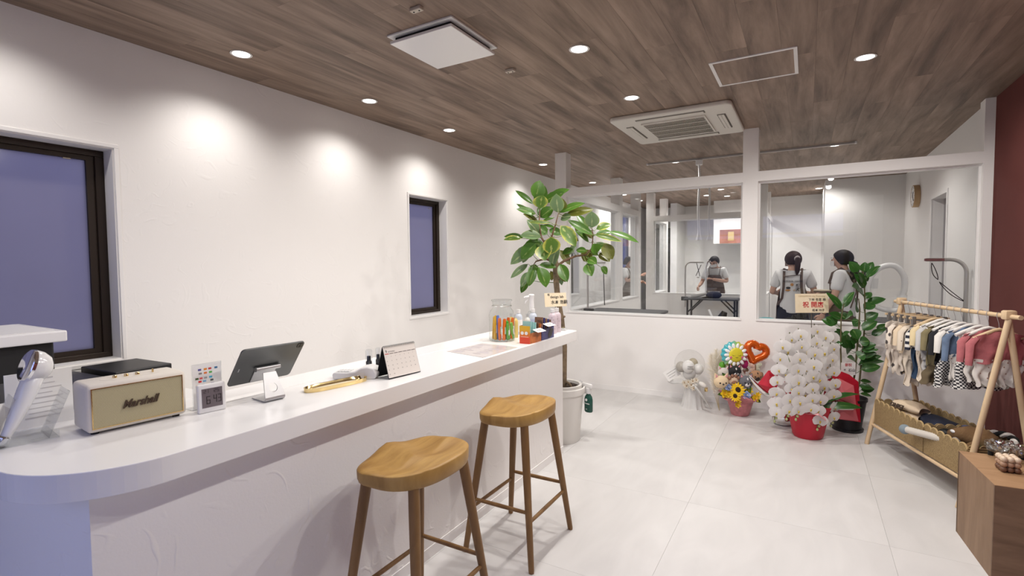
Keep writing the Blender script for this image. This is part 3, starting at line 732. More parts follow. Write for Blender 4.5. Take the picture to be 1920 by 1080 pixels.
# ---------------------------------------------------------------- gold tray
r = thing('coin_tray', 'long oval polished gold tray on the white counter', 'tray', (-1.775, 1.52, ZT), -math.radians(9))
bm = NB()
def tr(u, v):
    a = 2 * PI * u; sx, sy = .038, .148
    q = [(.80, .004), (.93, .006), (1.0, .016), (1.04, .019), (1.03, .012), (.9, .001), (.0, .001)]
    return 0
prof = [(0, .004), (.82, .004), (.93, .008), (1.0, .016), (1.045, .018), (1.04, .014), (.92, .0), (0, 0)]
L = []
for k_, z in prof:
    if k_ == 0: L.append([bm.verts.new((0, 0, z))]); continue
    ring = []
    for i in range(40):
        a = 2 * PI * i / 40; c_, s_ = math.cos(a), math.sin(a)
        x = .040 * (abs(c_) ** .8) * (1 if c_ >= 0 else -1); y = .148 * (abs(s_) ** .55) * (1 if s_ >= 0 else -1)
        ring.append(bm.verts.new((x * k_, y - (.01 * (1 - k_)) * (1 if s_ > 0 else -1) * 0, z)))
    ring = ring; L.append(ring)
for a, b in zip(L, L[1:]):
    for i in range(40):
        i2 = (i + 1) % 40
        if len(a) == 1: bm.faces.new((a[0], b[i], b[i2]))
        elif len(b) == 1: bm.faces.new((a[i], a[i2], b[0]))
        else: bm.faces.new((a[i], a[i2], b[i2], b[i]))
obj('dish', bm, mat('polished_gold', (.80, .62, .30), .12, metal=1), r, smooth=True)
bm = NB(); prism(bm, [(.030 * math.cos(a) * 1, .118 * math.copysign(abs(math.sin(a)) ** .6, math.sin(a))) for a in [2 * PI * k / 32 for k in range(32)]], .0042, .0052); obj('base_pad', bm, mat('pale_gold_pad', (.62, .55, .42), .5), r)

# ---------------------------------------------------------------- card terminal
r = thing('card_terminal', 'white card payment terminal lying beside the desk calendar', 'card reader', (-1.79, 1.70, ZT), -math.radians(62)); r.scale = (1.2, 1.2, 1.2)
bm = NB()
prof = [(-.115, .0), (.045, .0), (.052, .006), (.056, .022), (.045, .042), (.02, .048), (-.005, .044), (-.03, .030), (-.06, .026), (-.11, .027), (-.118, .02)]
A = [bm.verts.new((0 * x - .036, x, z)) for x, z in prof]; B = [bm.verts.new((.036, x, z)) for x, z in prof]
bm.faces.new(A); bm.faces.new(list(reversed(B)))
for k in range(len(prof)): bm.faces.new((A[k], B[k], B[(k + 1) % len(prof)], A[(k + 1) % len(prof)]))
obj('body', bm, mWhiteP, r, bev=.006, smooth=True)
bm = NB(); box(bm, -.028, .028, .047, .0475, .018, .0195); obj('paper_slot', bm, mInkGrey, r)
bm = NB(); box(bm, -.026, .026, -.105, -.05, .0272, .0276, rot('X', 0)); kp = obj('keypad_panel', bm, mat('keypad_grey', (.5, .5, .5), .5), r)
for i in range(3):
    for j in range(4):
        bm = NB(); box(bm, -.02 + i * .0145, -.009 + i * .0145, -.1 + j * .012, -.092 + j * .012, .0276, .0295); obj('key', bm, mWhiteP, kp)
# ---------------------------------------------------------------- self-inking stamps
for i, (x, y, rr) in enumerate(((-1.872, 1.805, .0125), (-1.866, 1.862, .0105))):
    r = thing('ink_stamp', ('fatter' if i == 0 else 'slimmer') + ' black pen stamp with clear cap behind the calendar', 'stamp', (x, y, ZT), 0, 'capped pen stamps')
    bm = NB(); lathe(bm, [(0, 0), (rr * 1.15, 0), (rr * 1.15, .05), (rr * .8, .055), (rr * .75, .078), (0, .08)], seg=16); obj('barrel', bm, mBlack, r, smooth=True)
    bm = NB(); lathe(bm, [(rr * 1.3, .035), (rr * 1.3, .105), (rr * .9, .112), (0, .113)], seg=16); obj('clear_cap', bm, mAcryl, r, smooth=True)
# ---------------------------------------------------------------- desk calendar
r = thing('desk_calendar', 'black-backed spiral desk calendar standing like a tent', 'calendar')
th, ph = math.radians(6.8), math.radians(-16.9)
u_ = Vector((math.sin(th), math.cos(th), 0)); o_ = Vector((math.cos(th), -math.sin(th), 0)); v_ = Vector((0, 0, math.cos(ph))) + o_ * math.sin(ph)
CB = basis((-1.664, 1.815, 1.0455), u_, v_)
hw, hh = .0985, .075
bm = NB(); box(bm, -hw, hw, -hh, hh, -.0015, 0, CB); obj('front_board', bm, mBlackMatte, r)
tp = CB @ V(0, hh, 0); vb = Vector((0, 0, -math.cos(ph))) + o_ * math.sin(ph)
CB2 = basis(tp, u_, -vb)
bm = NB(); box(bm, -hw, hw, -2 * hh, 0, -.0015, 0, CB2); obj('rear_board', bm, mBlackMatte, r)
bm = NB(); box(bm, -hw + .002, hw - .002, -hh + .004, hh - .001, .0003, .0016, CB); pg = obj('month_page', bm, mat('calendar_paper', (.72, .67, .62), .7), r)
text('year_heading', '9', .020, mInk, pg, CB @ Matrix.Translation((-hw + .016, hh - .024, .0017)), ext=.0002)
text('month_heading', 'SEPTEMBER', .008, mInkGrey, pg, CB @ Matrix.Translation((-hw + .026, hh - .026, .0017)), ext=.0002, align='LEFT')
bm = NB()
for k in range(7):
    a = -hw + .006 + k * .0268; box(bm, a, a + .0225, hh - .036, hh - .0335, .0016, .0021, CB)
obj('weekday_bars', bm, mat('bar_ink', (.08, .05, .05), .7), pg)
bm = NB(); box(bm, -hw + .006, -hw + .0285, hh - .0362, hh - .0333, .0017, .0023, CB); obj('sunday_bar', bm, mat('sunday_red', (.5, .03, .03), .7), pg)
d = 1
for rw in range(5):
    for cdx in range(7):
        if rw == 0 and cdx < 0 or d > 30: continue
        text('date', str(d), .0062, mInkGrey, pg, CB @ Matrix.Translation((-hw + .012 + cdx * .0268, hh - .048 - rw * .0205, .0017)), ext=.0001); d += 1
ring0 = None
for k in range(24):
    y = -hw + .008 + k * .00795
    if ring0 is None:
        bm = NB(); tube(bm, [(0, .0055 * math.cos(2 * PI * i / 12), .0055 * math.sin(2 * PI * i / 12)) for i in range(13)], .0008, 5, cap=False); ring0 = obj('spiral_ring', bm, mInk, r); o = ring0
    else: o = linked(ring0, 'spiral_ring', r)
    Mr = CB.copy(); Mr.translation = CB @ V(y, hh - .001, 0); o.matrix_local = Mr
# ---------------------------------------------------------------- laminated sheet
r = thing('laminated_sheet', 'laminated printed notice lying flat on the counter', 'paper')
bm = NB(); prism(bm, [(-1.881, 2.448), (-1.570, 2.375), (-1.570, 2.775), (-1.862, 2.806)], ZT + .0004, ZT + .0016); obj('sheet', bm, mat('laminate', (.62, .57, .56), .15), r)
for k in range(16):
    y = 2.46 + (k % 8) * .041; x0 = -1.85 if k < 8 else -1.70
    bm = NB(); box(bm, x0, x0 + .05 + .07 * random.random(), y, y + .008 + .012 * (k % 3 == 0), ZT + .0016, ZT + .0019); obj('printed_line', bm, mat('faded_ink', (.42 - .1 * (k % 3), .38 - .1 * (k % 3), .42 - .1 * (k % 3)), .5), r)

# ---------------------------------------------------------------- glass jar with treat sticks
r = thing('glass_jar', 'big clear glass jar full of wrapped treat sticks', 'jar', (-1.815, 2.985, ZT))
mJar = pane_mat('jar_glass', (.95, .965, .965), .10)
bm = NB(); lathe(bm, [(0, .004), (.078, .004), (.088, .012), (.0895, .03), (.0895, .175), (.080, .205), (.064, .225), (.062, .232)], seg=40); obj('jar_body', bm, mJar, r, smooth=True)
bm = NB(); lathe(bm, [(.0, .001), (.084, .0), (.0895, .01), (.0905, .02), (.0895, .022)], seg=40); obj('thick_base', bm, mJar, r, smooth=True)
bm = NB(); lathe(bm, [(.062, .232), (.067, .236), (.067, .243), (.062, .247), (.064, .268), (.072, .274), (.072, .282), (.066, .284), (0, .281)], seg=40); obj('glass_lid', bm, mJar, r, smooth=True)
bm = NB(); tube(bm, [(.069 * math.cos(2 * PI * k / 32), .069 * math.sin(2 * PI * k / 32), .24) for k in range(33)], .002, 6, cap=False); obj('lid_band', bm, mSteel, r, smooth=True)
scol = [(.72, .16, .02), (.10, .42, .06), (.72, .16, .02), (.12, .2, .55), (.08, .36, .05), (.75, .45, .03), (.72, .18, .03), (.25, .5, .1), (.7, .13, .02), (.03, .22, .05), (.72, .42, .04), (.13, .4, .08)]
spos = [(.045, -.05, 0, -8, .15), (.03, .0, .14, 12, .13), (.055, .035, -.1, -14, .15), (-.01, -.03, 0, 6, .17), (.05, .01, .2, 20, .135), (-.02, -.055, -.1, -6, .17), (.02, -.06, .05, 4, .155), (.06, .05, .2, 24, .12), (.02, .03, .12, -18, .15), (-.045, .0, .1, 8, .14), (-.05, -.03, .0, -10, .16), (.06, -.02, .12, 6, .115)]
words_ = 'orange,leaf green,red orange with white print,blue,dark green,amber,burnt orange upright,pale green,orange leaning,deep green behind,yellow amber,bright green front'.split(',')
for k, (c, (x, y, ta, de, h)) in enumerate(zip(scol, spos)):
    s = thing('treat_stick', words_[k] + ' wrapped treat stick inside the glass jar', 'treat stick', (-1.815 + x, 2.985 + y, ZT + .006), 0, 'treat sticks in the jar')
    Mk = Matrix.Rotation(math.radians(de * .55), 4, 'X') @ Matrix.Rotation(ta, 4, 'Z')
    bm = NB(); tube(bm, [Mk @ V(0, 0, z) for z in (0.004, .012, h * .5, h - .012, h)], [.013, .0165, .017, .0165, .013], 8, flat=.55); m_ = mat('wrapper', c, .28); obj('wrapper', bm, m_, s, smooth=True)
    bm = NB(); box(bm, .0090, .0097, -.008, .008, h * .3, h * .62, Mk); obj('label_print', bm, mPaper if k % 3 else mat('label_mint', (.6, .75, .6), .5), s)

# ---------------------------------------------------------------- boxes, price cards, bottles
def display_box(name, label, x0, x1, y0, y1, h0, h1, mfront, mside, parts):
    """open-topped counter display: side facing the viewer is y0, front facing the room is x1"""
    r = thing(name, label, 'display box', ((x0 + x1) / 2, (y0 + y1) / 2, ZT)); cx, cy = (x0 + x1) / 2, (y0 + y1) / 2; t = .002
    X0, X1, Y0, Y1 = x0 - cx, x1 - cx, y0 - cy, y1 - cy
    bm = NB(); box(bm, X0, X1, Y0, Y0 + t, 0, h1); a = obj('end_panel', bm, mfront, r)
    bm = NB(); box(bm, X1 - t, X1, Y0 + t, Y1, 0, h0); obj('front_panel', bm, mside, r)
    bm = NB(); box(bm, X0, X0 + t, Y0 + t, Y1, 0, h1); obj('rear_panel', bm, mside, r)
    bm = NB(); box(bm, X0, X1, Y1 - t, Y1, 0, h1); obj('end_panel', bm, mside, r)
    return r, a, (X0, X1, Y0, Y1)
mOr = mat('box_orange', (.62, .13, .03), .4); nt = mOr.node_tree
tc = nt.nodes.new('ShaderNodeTexCoord'); sp = nt.nodes.new('ShaderNodeSeparateXYZ'); rp = nt.nodes.new('ShaderNodeValToRGB'); mr = nt.nodes.new('ShaderNodeMapRange'); mr.inputs['From Max'].default_value = .12
nt.links.new(tc.outputs['Object'], sp.inputs[0]); nt.links.new(sp.outputs['Z'], mr.inputs['Value']); nt.links.new(mr.outputs[0], rp.inputs[0]); nt.links.new(rp.outputs[0], nt.nodes['Principled BSDF'].inputs['Base Color'])
rp.color_ramp.elements[0].color = (.72, .07, .03, 1); rp.color_ramp.elements[0].position = .3; rp.color_ramp.elements[1].color = (.72, .42, .03, 1); rp.color_ramp.elements[1].position = .8
r, a, q = display_box('treat_box', 'orange and yellow treat display box with mint sachets', -1.640, -1.562, 2.92, 3.085, .07, .118, mOr, mat('box_side', (.50, .15, .04), .4, noise=.4, nscale=25), 0)
for x in (-.018, .012):
    bm = NB(); cyl(bm, (x, q[2] - .0012, .070), (x, q[2], .070), .0115, seg=18); obj('round_mark', bm, mPaper, a)
bm = NB(); box(bm, -.028, .028, q[2] - .001, q[2], .044, .0475); obj('text_strip', bm, mat('print_pink', (.85, .5, .4), .5), a)
for k in range(4):
    bm = NB(); box(bm, -.032, .03, q[2] + .02 + k * .035, q[2] + .026 + k * .035, .01, .14 - .003 * k, rot('X', -6)); obj('sachet', bm, mat('sachet_mint', (.35, .62, .60), .35) if k < 3 else mat('sachet_brown', (.14, .07, .04), .4, noise=.6, nscale=30), r)
r, a, q = display_box('chew_box', 'navy blue chew display box with a dog print', -1.640, -1.562, 3.092, 3.285, .075, .10, mat('box_navy', (.045, .05, .22), .4), mat('box_navy_side', (.06, .06, .16), .4, noise=.5, nscale=14), 0)
bm = NB(); prism(bm, [(0, .0), (.05, .012), (.075, .055), (.05, .068), (.02, .06), (-.01, .03)], 0, .0006, basis((q[1] + .0003, .01, .004), (0, 1, 0), (0, 0, 1))); obj('dog_print', bm, mat('dog_grey', (.06, .055, .055), .5), r)
for k in range(5):
    bm = NB(); box(bm, -.032, .03, q[2] + .02 + k * .032, q[2] + .026 + k * .032, .01, .15 - .004 * k, rot('X', -6)); obj('sachet', bm, mat('sachet_navy', (.05, .05, .18), .3) if k % 2 else mat('sachet_photo', (.25, .14, .09), .35, noise=.6, nscale=40), r)
for (y, z, l, s) in ((3.03, .078, 'white price card on the orange treat box', '¥380'), (3.185, .1, 'white price card on the navy chew box', '¥200')):
    r = thing('price_card', l, 'price card', (-1.565, y, ZT + z), 0, 'white price cards on the display boxes')
    B_ = basis((.015, 0, .002), (0.1, 1, 0), (-1, .1, .35))
    bm = NB(); box(bm, -.052, .052, -.026, .026, -.0006, .0006, B_); obj('card', bm, mPaper, r)
    text('price', s, .026, mInkGrey, r, B_ @ Matrix.Translation((0, 0, .0008)), ext=.0002)
def bottle(label, x, y, rr, h, liquid, cap, lab=None):
    r = thing('bottle', label, 'bottle', (x, y, ZT), 0, 'care product bottles at the far end of the counter')
    bm = NB(); lathe(bm, [(0, 0), (rr * .92, 0), (rr, .004), (rr, h * .70), (rr * .85, h * .78), (rr * .42, h * .84), (rr * .42, h * .86), (0, h * .86)], seg=20); obj('bottle_body', bm, liquid, r, smooth=True)
    bm = NB(); lathe(bm, [(rr * .5, h * .85), (rr * .52, h), (0, h)], seg=16); obj('cap', bm, cap, r, smooth=True)
    bm = NB(); lathe(bm, [(rr * 1.01, h * .12), (rr * 1.01, h * .6)], seg=20); lb = obj('label_wrap', bm, lab or mPaper, r, smooth=True)
    return r, rr, h
mLav = mat('lavender_lotion', (.62, .52, .56), .3); mYel = mat('yellow_oil', (.72, .55, .18), .2); mIce = mat('ice_blue', (.55, .60, .68), .25)
for lb_, x, y, rr, h, m1, c1, l1 in (('stout lavender bottle at the counter tip', -1.655, 3.46, .033, .185, mLav, mWhiteP, mLav), ('lavender bottle behind the tip one', -1.66, 3.545, .032, .185, mLav, mWhiteP, mLav),
                     ('ice blue labelled bottle behind the navy box', -1.79, 3.40, .03, .185, mIce, mWhiteP, mat('blue_label', (.42, .47, .62), .5, noise=.3, nscale=40)), ('second ice blue bottle, nearer the jar', -1.86, 3.30, .028, .185, mIce, mWhiteP, None),
                     ('small yellow bottle behind the sachets', -1.80, 3.14, .022, .165, mYel, mAcryl, mYel), ('yellow bottle beside its twin', -1.86, 3.19, .022, .165, mYel, mAcryl, mYel), ('clear capped bottle among the yellow ones', -1.745, 3.225, .022, .165, mat('clear_gel', (.66, .66, .62), .2), mAcryl, mat('dark_label', (.06, .06, .08), .5))):
    rb, rr_, h_ = bottle(lb_, x, y, rr, h, m1, c1, l1)
    if 'lavender' in lb_:
        for k in range(6):
            a = -.6 - .35 * (k % 3); z = h_ * (.2 + .13 * k * .7)
            bm = NB(); ball(bm, (rr_ * 1.02 * math.cos(a), rr_ * 1.02 * math.sin(a), z), .0035, (1, 1, .5), 6, 4); obj('berry_print', bm, mInkGrey, rb)
r = thing('spray_bottle', 'white trigger spray bottle standing behind the care bottles', 'spray bottle', (-1.84, 3.47, ZT))
bm = NB(); lathe(bm, [(0, 0), (.036, 0), (.038, .006), (.038, .13), (.028, .155), (.016, .17), (.016, .18)], seg=22); obj('clear_body', bm, mAcryl, r, smooth=True)
bm = NB(); lathe(bm, [(0, .002), (.035, .004), (.035, .11), (0, .111)], seg=18); obj('liquid', bm, mat('water_white', (.62, .66, .68), .1), r, smooth=True)
bm = NB(); lathe(bm, [(.019, .165), (.021, .2), (.018, .235), (.021, .27), (.024, .285), (.018, .292), (0, .293)], seg=18); obj('pump_head', bm, mWhiteP, r, smooth=True)
bm = NB(); tube(bm, [(-.01, -.02, .272), (-.035, -.038, .268), (-.042, -.042, .262)], [.012, .009, .007], 8); tube(bm, [(-.018, -.016, .25), (-.034, -.03, .235), (-.035, -.034, .222)], [.005, .005, .003], 6); obj('trigger', bm, mWhiteP, r, smooth=True)
r = thing('name_card_box', 'tiny pale card box at the very tip of the counter', 'card box', (-1.655, 3.64, ZT))
bm = NB(); bevbox(bm, -.03, .03, -.02, .02, 0, .022, .002); obj('box_body', bm, mAcryl, r)
bm = NB(); box(bm, -.027, .027, -.017, .017, .002, .016); obj('cards', bm, mPaper, r)
bm = NB(); ball(bm, (.005, 0, .022), .012, (1.3, .7, .35), 8, 5); obj('stone', bm, mat('olive_stone', (.25, .22, .12), .5), r)

# ---------------------------------------------------------------- shower head display at the near end
mHead = mat('pearl_white', (.74, .74, .75), .15, coat=.5)
r = thing('shower_head', 'chrome and pearl white shower head leaning in an acrylic holder', 'shower head', (-2.085, .60, ZT), 0)
hb, ht_ = Vector((.02, -.06, .03)), Vector((.0, .0, .165))
bm = NB()
path = [(.035, -.075, .022), (.032, -.060, .05), (.022, -.035, .10), (.010, -.010, .15), (-.002, .008, .185), (-.012, .01, .21)]
tube(bm, path, [.013, .017, .024, .029, .030, .026], 18, flat=.85); obj('handle', bm, mHead, r, smooth=True)
hd = basis((-.02, .0, .232), Vector((.3, .9, 0)), Vector((.25, -.08, 1)))
hdm = Matrix.Translation((-.012, .0, .225)) @ Matrix.Rotation(math.radians(-62), 4, 'X') @ Matrix.Rotation(math.radians(0), 4, 'Z')
bm = NB(); lathe(bm, [(0, -.055), (.02, -.053), (.04, -.04), (.05, -.02), (.052, .0), (.05, .006)], seg=28, M=Matrix.Translation((-.012, .005, .222)) @ Matrix.Rotation(math.radians(70), 4, 'X')); obj('head_shell', bm, mHead, r, smooth=True)
bm = NB(); lathe(bm, [(.052, .0), (.051, .008), (.044, .013), (0, .009)], seg=28, M=Matrix.Translation((-.012, .005, .222)) @ Matrix.Rotation(math.radians(70), 4, 'X')); obj('chrome_face', bm, mChrome, r, smooth=True)
bm = NB(); lathe(bm, [(.014, 0), (.017, .004), (.017, .022), (.013, .026)], seg=18, M=Matrix.Translation((.038, -.085, .008)) @ Matrix.Rotation(math.radians(-25), 4, 'X')); obj('thread_collar', bm, mChrome, r, smooth=True)
r = thing('acrylic_holder', 'clear acrylic holder carrying leaflets at the near counter end', 'holder', (-2.12, .555, ZT), -math.radians(8))
bm = NB(); box(bm, -.08, .10, -.10, .10, 0, .004); obj('base_sheet', bm, mAcryl, r)
bm = NB(); box(bm, .096, .10, -.10, .10, .004, .03); obj('front_lip', bm, mAcryl, r)
for k, y in enumerate((-.05, .075)):
    bm = NB(); box(bm, -.02, .09, y - .0015, y + .0015, .004, .15, rot('X', -22, (0, y, 0))); obj('support_fin', bm, mAcryl, r)
r = thing('price_leaflet', 'white printed panel in acrylic behind the shower head', 'leaflet', (-2.21, .66, ZT), -math.radians(4))
bm = NB(); box(bm, -.004, 0, -.085, .085, .0, .185); p = obj('panel', bm, mPaper, r)
for k in range(9):
    bm = NB(); box(bm, 0.0002, .0008, -.04 + .01 * (k % 2), .03 + .03 * random.random(), .03 + k * .016, .0325 + k * .016 + .002 * (k % 4 == 0)); obj('text_line', bm, mat('print_grey', (.55, .53, .53), .6), p)
for nm, lab, loc, rz, cc in (('leaflet', 'grey and white folded leaflet at the counter corner', (-2.27, .50, ZT), -.1, (.45, .40, .40)), ('leaflet', 'dark folded leaflet overlapping the shower head base', (-2.24, .445, ZT), .1, (.12, .10, .13))):
    r = thing(nm, lab, 'leaflet', loc, rz, 'leaflets beside the shower head')
    bm = NB(); box(bm, -.003, .0, -.05, .05, 0, .15, rot('Y', -8)); a = obj('cover', bm, mat('leaflet_stock', cc, .5), r)
    bm = NB(); box(bm, .0, .0008, -.05, .05, .10, .15, rot('Y', -8)); obj('cover_panel', bm, mPaper, a)
TREE_LEAVES = [
    ((-1.984,3.826,2.042), (-1.951,3.843,2.197), 0.104, 0),
    ((-1.916,3.780,1.953), (-1.902,3.793,2.063), 0.111, 1),
    ((-1.949,3.916,2.026), (-1.767,3.943,2.096), 0.069, 0),
    ((-2.004,3.826,1.999), (-2.153,3.780,2.121), 0.041, 0),
    ((-1.947,3.762,1.910), (-2.064,3.638,1.946), 0.053, 0),
    ((-2.063,3.936,1.902), (-2.184,3.850,2.017), 0.046, 0),
    ((-1.982,3.909,1.892), (-1.877,3.954,1.975), 0.082, 0),
    ((-1.799,3.883,1.924), (-1.791,3.826,2.072), 0.098, 2),
    ((-1.981,3.948,1.862), (-1.904,4.032,1.896), 0.028, 0),
    ((-1.822,3.796,1.831), (-1.989,3.719,1.839), 0.026, 1),
    ((-1.950,3.824,1.745), (-2.010,3.712,1.861), 0.080, 2),
    ((-1.901,3.766,1.719), (-2.052,3.675,1.729), 0.088, 2),
    ((-2.076,3.737,1.711), (-2.164,3.597,1.695), 0.049, 1),
    ((-2.012,3.946,1.762), (-1.936,3.970,1.793), 0.074, 0),
    ((-1.891,4.004,1.807), (-1.995,3.985,1.833), 0.028, 0),
    ((-1.936,3.738,1.667), (-2.060,3.705,1.536), 0.096, 0),
    ((-2.036,3.822,1.613), (-2.101,3.806,1.505), 0.054, 2),
    ((-1.777,3.692,1.712), (-1.793,3.724,1.572), 0.119, 1),
    ((-1.875,3.742,1.652), (-1.827,3.685,1.520), 0.113, 1),
    ((-1.968,3.839,1.639), (-1.931,3.795,1.548), 0.081, 3),
    ((-2.048,3.803,1.496), (-2.163,3.703,1.376), 0.049, 2),
    ((-1.950,3.734,1.460), (-1.967,3.669,1.312), 0.074, 0),
    ((-2.033,3.766,1.428), (-2.063,3.707,1.300), 0.053, 2),
    ((-1.873,3.661,1.469), (-1.817,3.680,1.305), 0.111, 0),
    ((-1.897,3.716,1.486), (-1.791,3.820,1.467), 0.052, 0),
    ((-1.899,3.930,1.434), (-1.903,3.970,1.351), 0.054, 3),
    ((-1.854,3.997,1.484), (-1.820,4.065,1.334), 0.064, 3),
    ((-1.810,3.938,1.925), (-1.606,3.992,1.997), 0.068, 0),
    ((-1.545,4.006,1.734), (-1.746,3.949,1.860), 0.058, 0),
    ((-1.761,3.842,1.809), (-1.646,3.893,1.637), 0.097, 1),
    ((-1.575,4.071,1.797), (-1.562,4.025,1.931), 0.104, 2),
    ((-1.547,4.097,1.784), (-1.437,4.157,1.823), 0.064, 1),
    ((-1.524,3.999,1.733), (-1.306,4.040,1.671), 0.040, 1),
    ((-1.636,4.140,1.785), (-1.749,4.139,1.929), 0.056, 0),
    ((-1.570,4.069,1.702), (-1.647,4.057,1.799), 0.054, 3),
    ((-1.610,4.085,1.677), (-1.690,3.974,1.769), 0.064, 0),
    ((-1.531,3.980,1.658), (-1.514,4.009,1.575), 0.093, 0),
    ((-1.542,4.097,1.653), (-1.411,4.083,1.574), 0.064, 0),
    ((-1.525,4.126,1.585), (-1.428,4.092,1.507), 0.082, 3),
    ((-1.566,4.185,1.660), (-1.454,4.207,1.649), 0.023, 1),
    ((-1.585,4.070,1.608), (-1.656,4.079,1.514), 0.091, 3),
    ((-1.586,3.977,1.602), (-1.682,3.979,1.608), 0.044, 0),
    ((-1.564,3.956,1.535), (-1.477,3.923,1.491), 0.066, 0),
    ((-1.565,3.934,1.496), (-1.501,3.877,1.392), 0.079, 0),
    ((-1.814,3.944,1.611), (-1.727,3.956,1.483), 0.059, 3),
    ((-1.767,3.841,1.493), (-1.687,3.810,1.345), 0.075, 0),
    ((-1.691,3.931,1.617), (-1.781,3.915,1.578), 0.049, 0),
    ((-1.736,4.004,1.899), (-1.833,3.998,1.872), 0.064, 2),
    ((-1.983,3.980,1.610), (-1.870,4.011,1.631), 0.065, 0),
    ((-1.944,4.007,1.795), (-1.838,4.052,1.747), 0.060, 0),
    ((-1.825,4.079,1.748), (-1.722,4.132,1.691), 0.056, 3),
]
TREE_TRUNK = [ (-1.756,3.869,0.417), (-1.755,3.879,0.574), (-1.755,3.892,0.798), (-1.778,3.891,1.022), (-1.808,3.883,1.202), (-1.822,3.883,1.337), (-1.828,3.887,1.471), (-1.837,3.886,1.556) ]
TREE_B1 = [ (-1.832,3.885,1.494), (-1.863,3.839,1.605), (-1.923,3.810,1.717), (-1.954,3.833,1.831), (-1.952,3.841,1.956), (-1.953,3.845,2.046) ]
TREE_B2 = [ (-1.837,3.885,1.543), (-1.863,3.880,1.718), (-1.812,3.857,1.826), (-1.794,3.873,1.914) ]
TREE_B3 = [ (-1.824,3.889,1.471), (-1.766,3.925,1.520), (-1.682,3.976,1.559), (-1.612,4.017,1.567), (-1.566,4.047,1.625), (-1.560,4.056,1.737), (-1.569,4.054,1.791) ]
TREE_B4 = [ (-1.832,3.886,1.507), (-1.884,3.800,1.539), (-1.935,3.734,1.517), (-1.954,3.722,1.486) ]
TREE_ROOT = [ (-1.746,3.880,0.507), (-1.691,3.854,0.496), (-1.667,3.865,0.447), (-1.659,3.867,0.398) ]
FICUS_LEAVES = [
    ((0.389,5.407,1.398), (0.323,5.382,1.493), 0.056, 0),
    ((0.443,5.500,1.397), (0.449,5.498,1.487), 0.052, 0),
    ((0.461,5.426,1.347), (0.563,5.515,1.453), 0.047, 0),
    ((0.423,5.370,1.306), (0.386,5.310,1.400), 0.047, 0),
    ((0.444,5.505,1.358), (0.473,5.511,1.311), 0.048, 0),
    ((0.420,5.414,1.224), (0.340,5.280,1.276), 0.080, 0),
    ((0.271,5.297,1.073), (0.147,5.235,1.224), 0.047, 0),
    ((0.290,5.248,1.133), (0.361,5.302,1.229), 0.046, 0),
    ((0.411,5.413,1.054), (0.383,5.321,1.177), 0.085, 0),
    ((0.440,5.430,1.077), (0.531,5.468,1.106), 0.061, 0),
    ((0.454,5.441,0.973), (0.552,5.466,1.036), 0.061, 0),
    ((0.270,5.340,0.989), (0.176,5.315,1.034), 0.052, 0),
    ((0.305,5.250,1.008), (0.350,5.195,1.038), 0.074, 0),
    ((0.222,5.304,0.928), (0.121,5.311,0.975), 0.057, 0),
    ((0.429,5.353,0.892), (0.539,5.402,0.972), 0.061, 0),
    ((0.504,5.449,0.842), (0.600,5.467,0.893), 0.042, 0),
    ((0.354,5.328,0.900), (0.397,5.306,0.811), 0.066, 0),
    ((0.396,5.347,0.787), (0.343,5.323,0.834), 0.061, 0),
    ((0.408,5.343,0.788), (0.485,5.357,0.797), 0.061, 0),
    ((0.337,5.372,0.684), (0.302,5.270,0.810), 0.081, 0),
    ((0.445,5.403,0.702), (0.562,5.498,0.711), 0.042, 0),
    ((0.441,5.360,0.737), (0.531,5.358,0.772), 0.056, 0),
    ((0.388,5.403,0.607), (0.319,5.311,0.650), 0.052, 0),
    ((0.396,5.310,0.656), (0.450,5.321,0.687), 0.065, 0),
    ((0.436,5.414,0.619), (0.578,5.423,0.663), 0.047, 0),
    ((0.424,5.342,0.545), (0.569,5.389,0.579), 0.061, 0),
    ((0.428,5.421,0.430), (0.513,5.448,0.420), 0.028, 0),
    ((0.421,5.418,0.387), (0.522,5.410,0.372), 0.043, 0),
    ((0.423,5.332,0.335), (0.510,5.394,0.308), 0.023, 0),
    ((0.270,5.360,0.839), (0.235,5.324,0.898), 0.038, 0),
    ((0.281,5.260,0.852), (0.332,5.219,0.888), 0.028, 0),
    ((0.377,5.336,0.314), (0.276,5.217,0.343), 0.038, 0),
    ((0.415,5.439,0.971), (0.370,5.453,0.910), 0.057, 0),
    ((0.261,5.239,0.797), (0.208,5.158,0.758), 0.047, 0),
    ((0.453,5.472,1.160), (0.502,5.515,1.216), 0.043, 0),
]
FICUS_S1 = [ (0.310,5.273,0.183), (0.281,5.269,0.417), (0.266,5.233,0.752), (0.266,5.246,0.984), (0.284,5.264,1.123) ]
FICUS_S2 = [ (0.334,5.287,0.183), (0.381,5.333,0.510), (0.404,5.366,0.884), (0.407,5.355,1.073), (0.397,5.355,1.166) ]
FICUS_S3 = [ (0.360,5.325,0.177), (0.420,5.407,0.404), (0.443,5.439,0.735), (0.454,5.435,0.973), (0.444,5.434,1.257), (0.429,5.433,1.407) ]
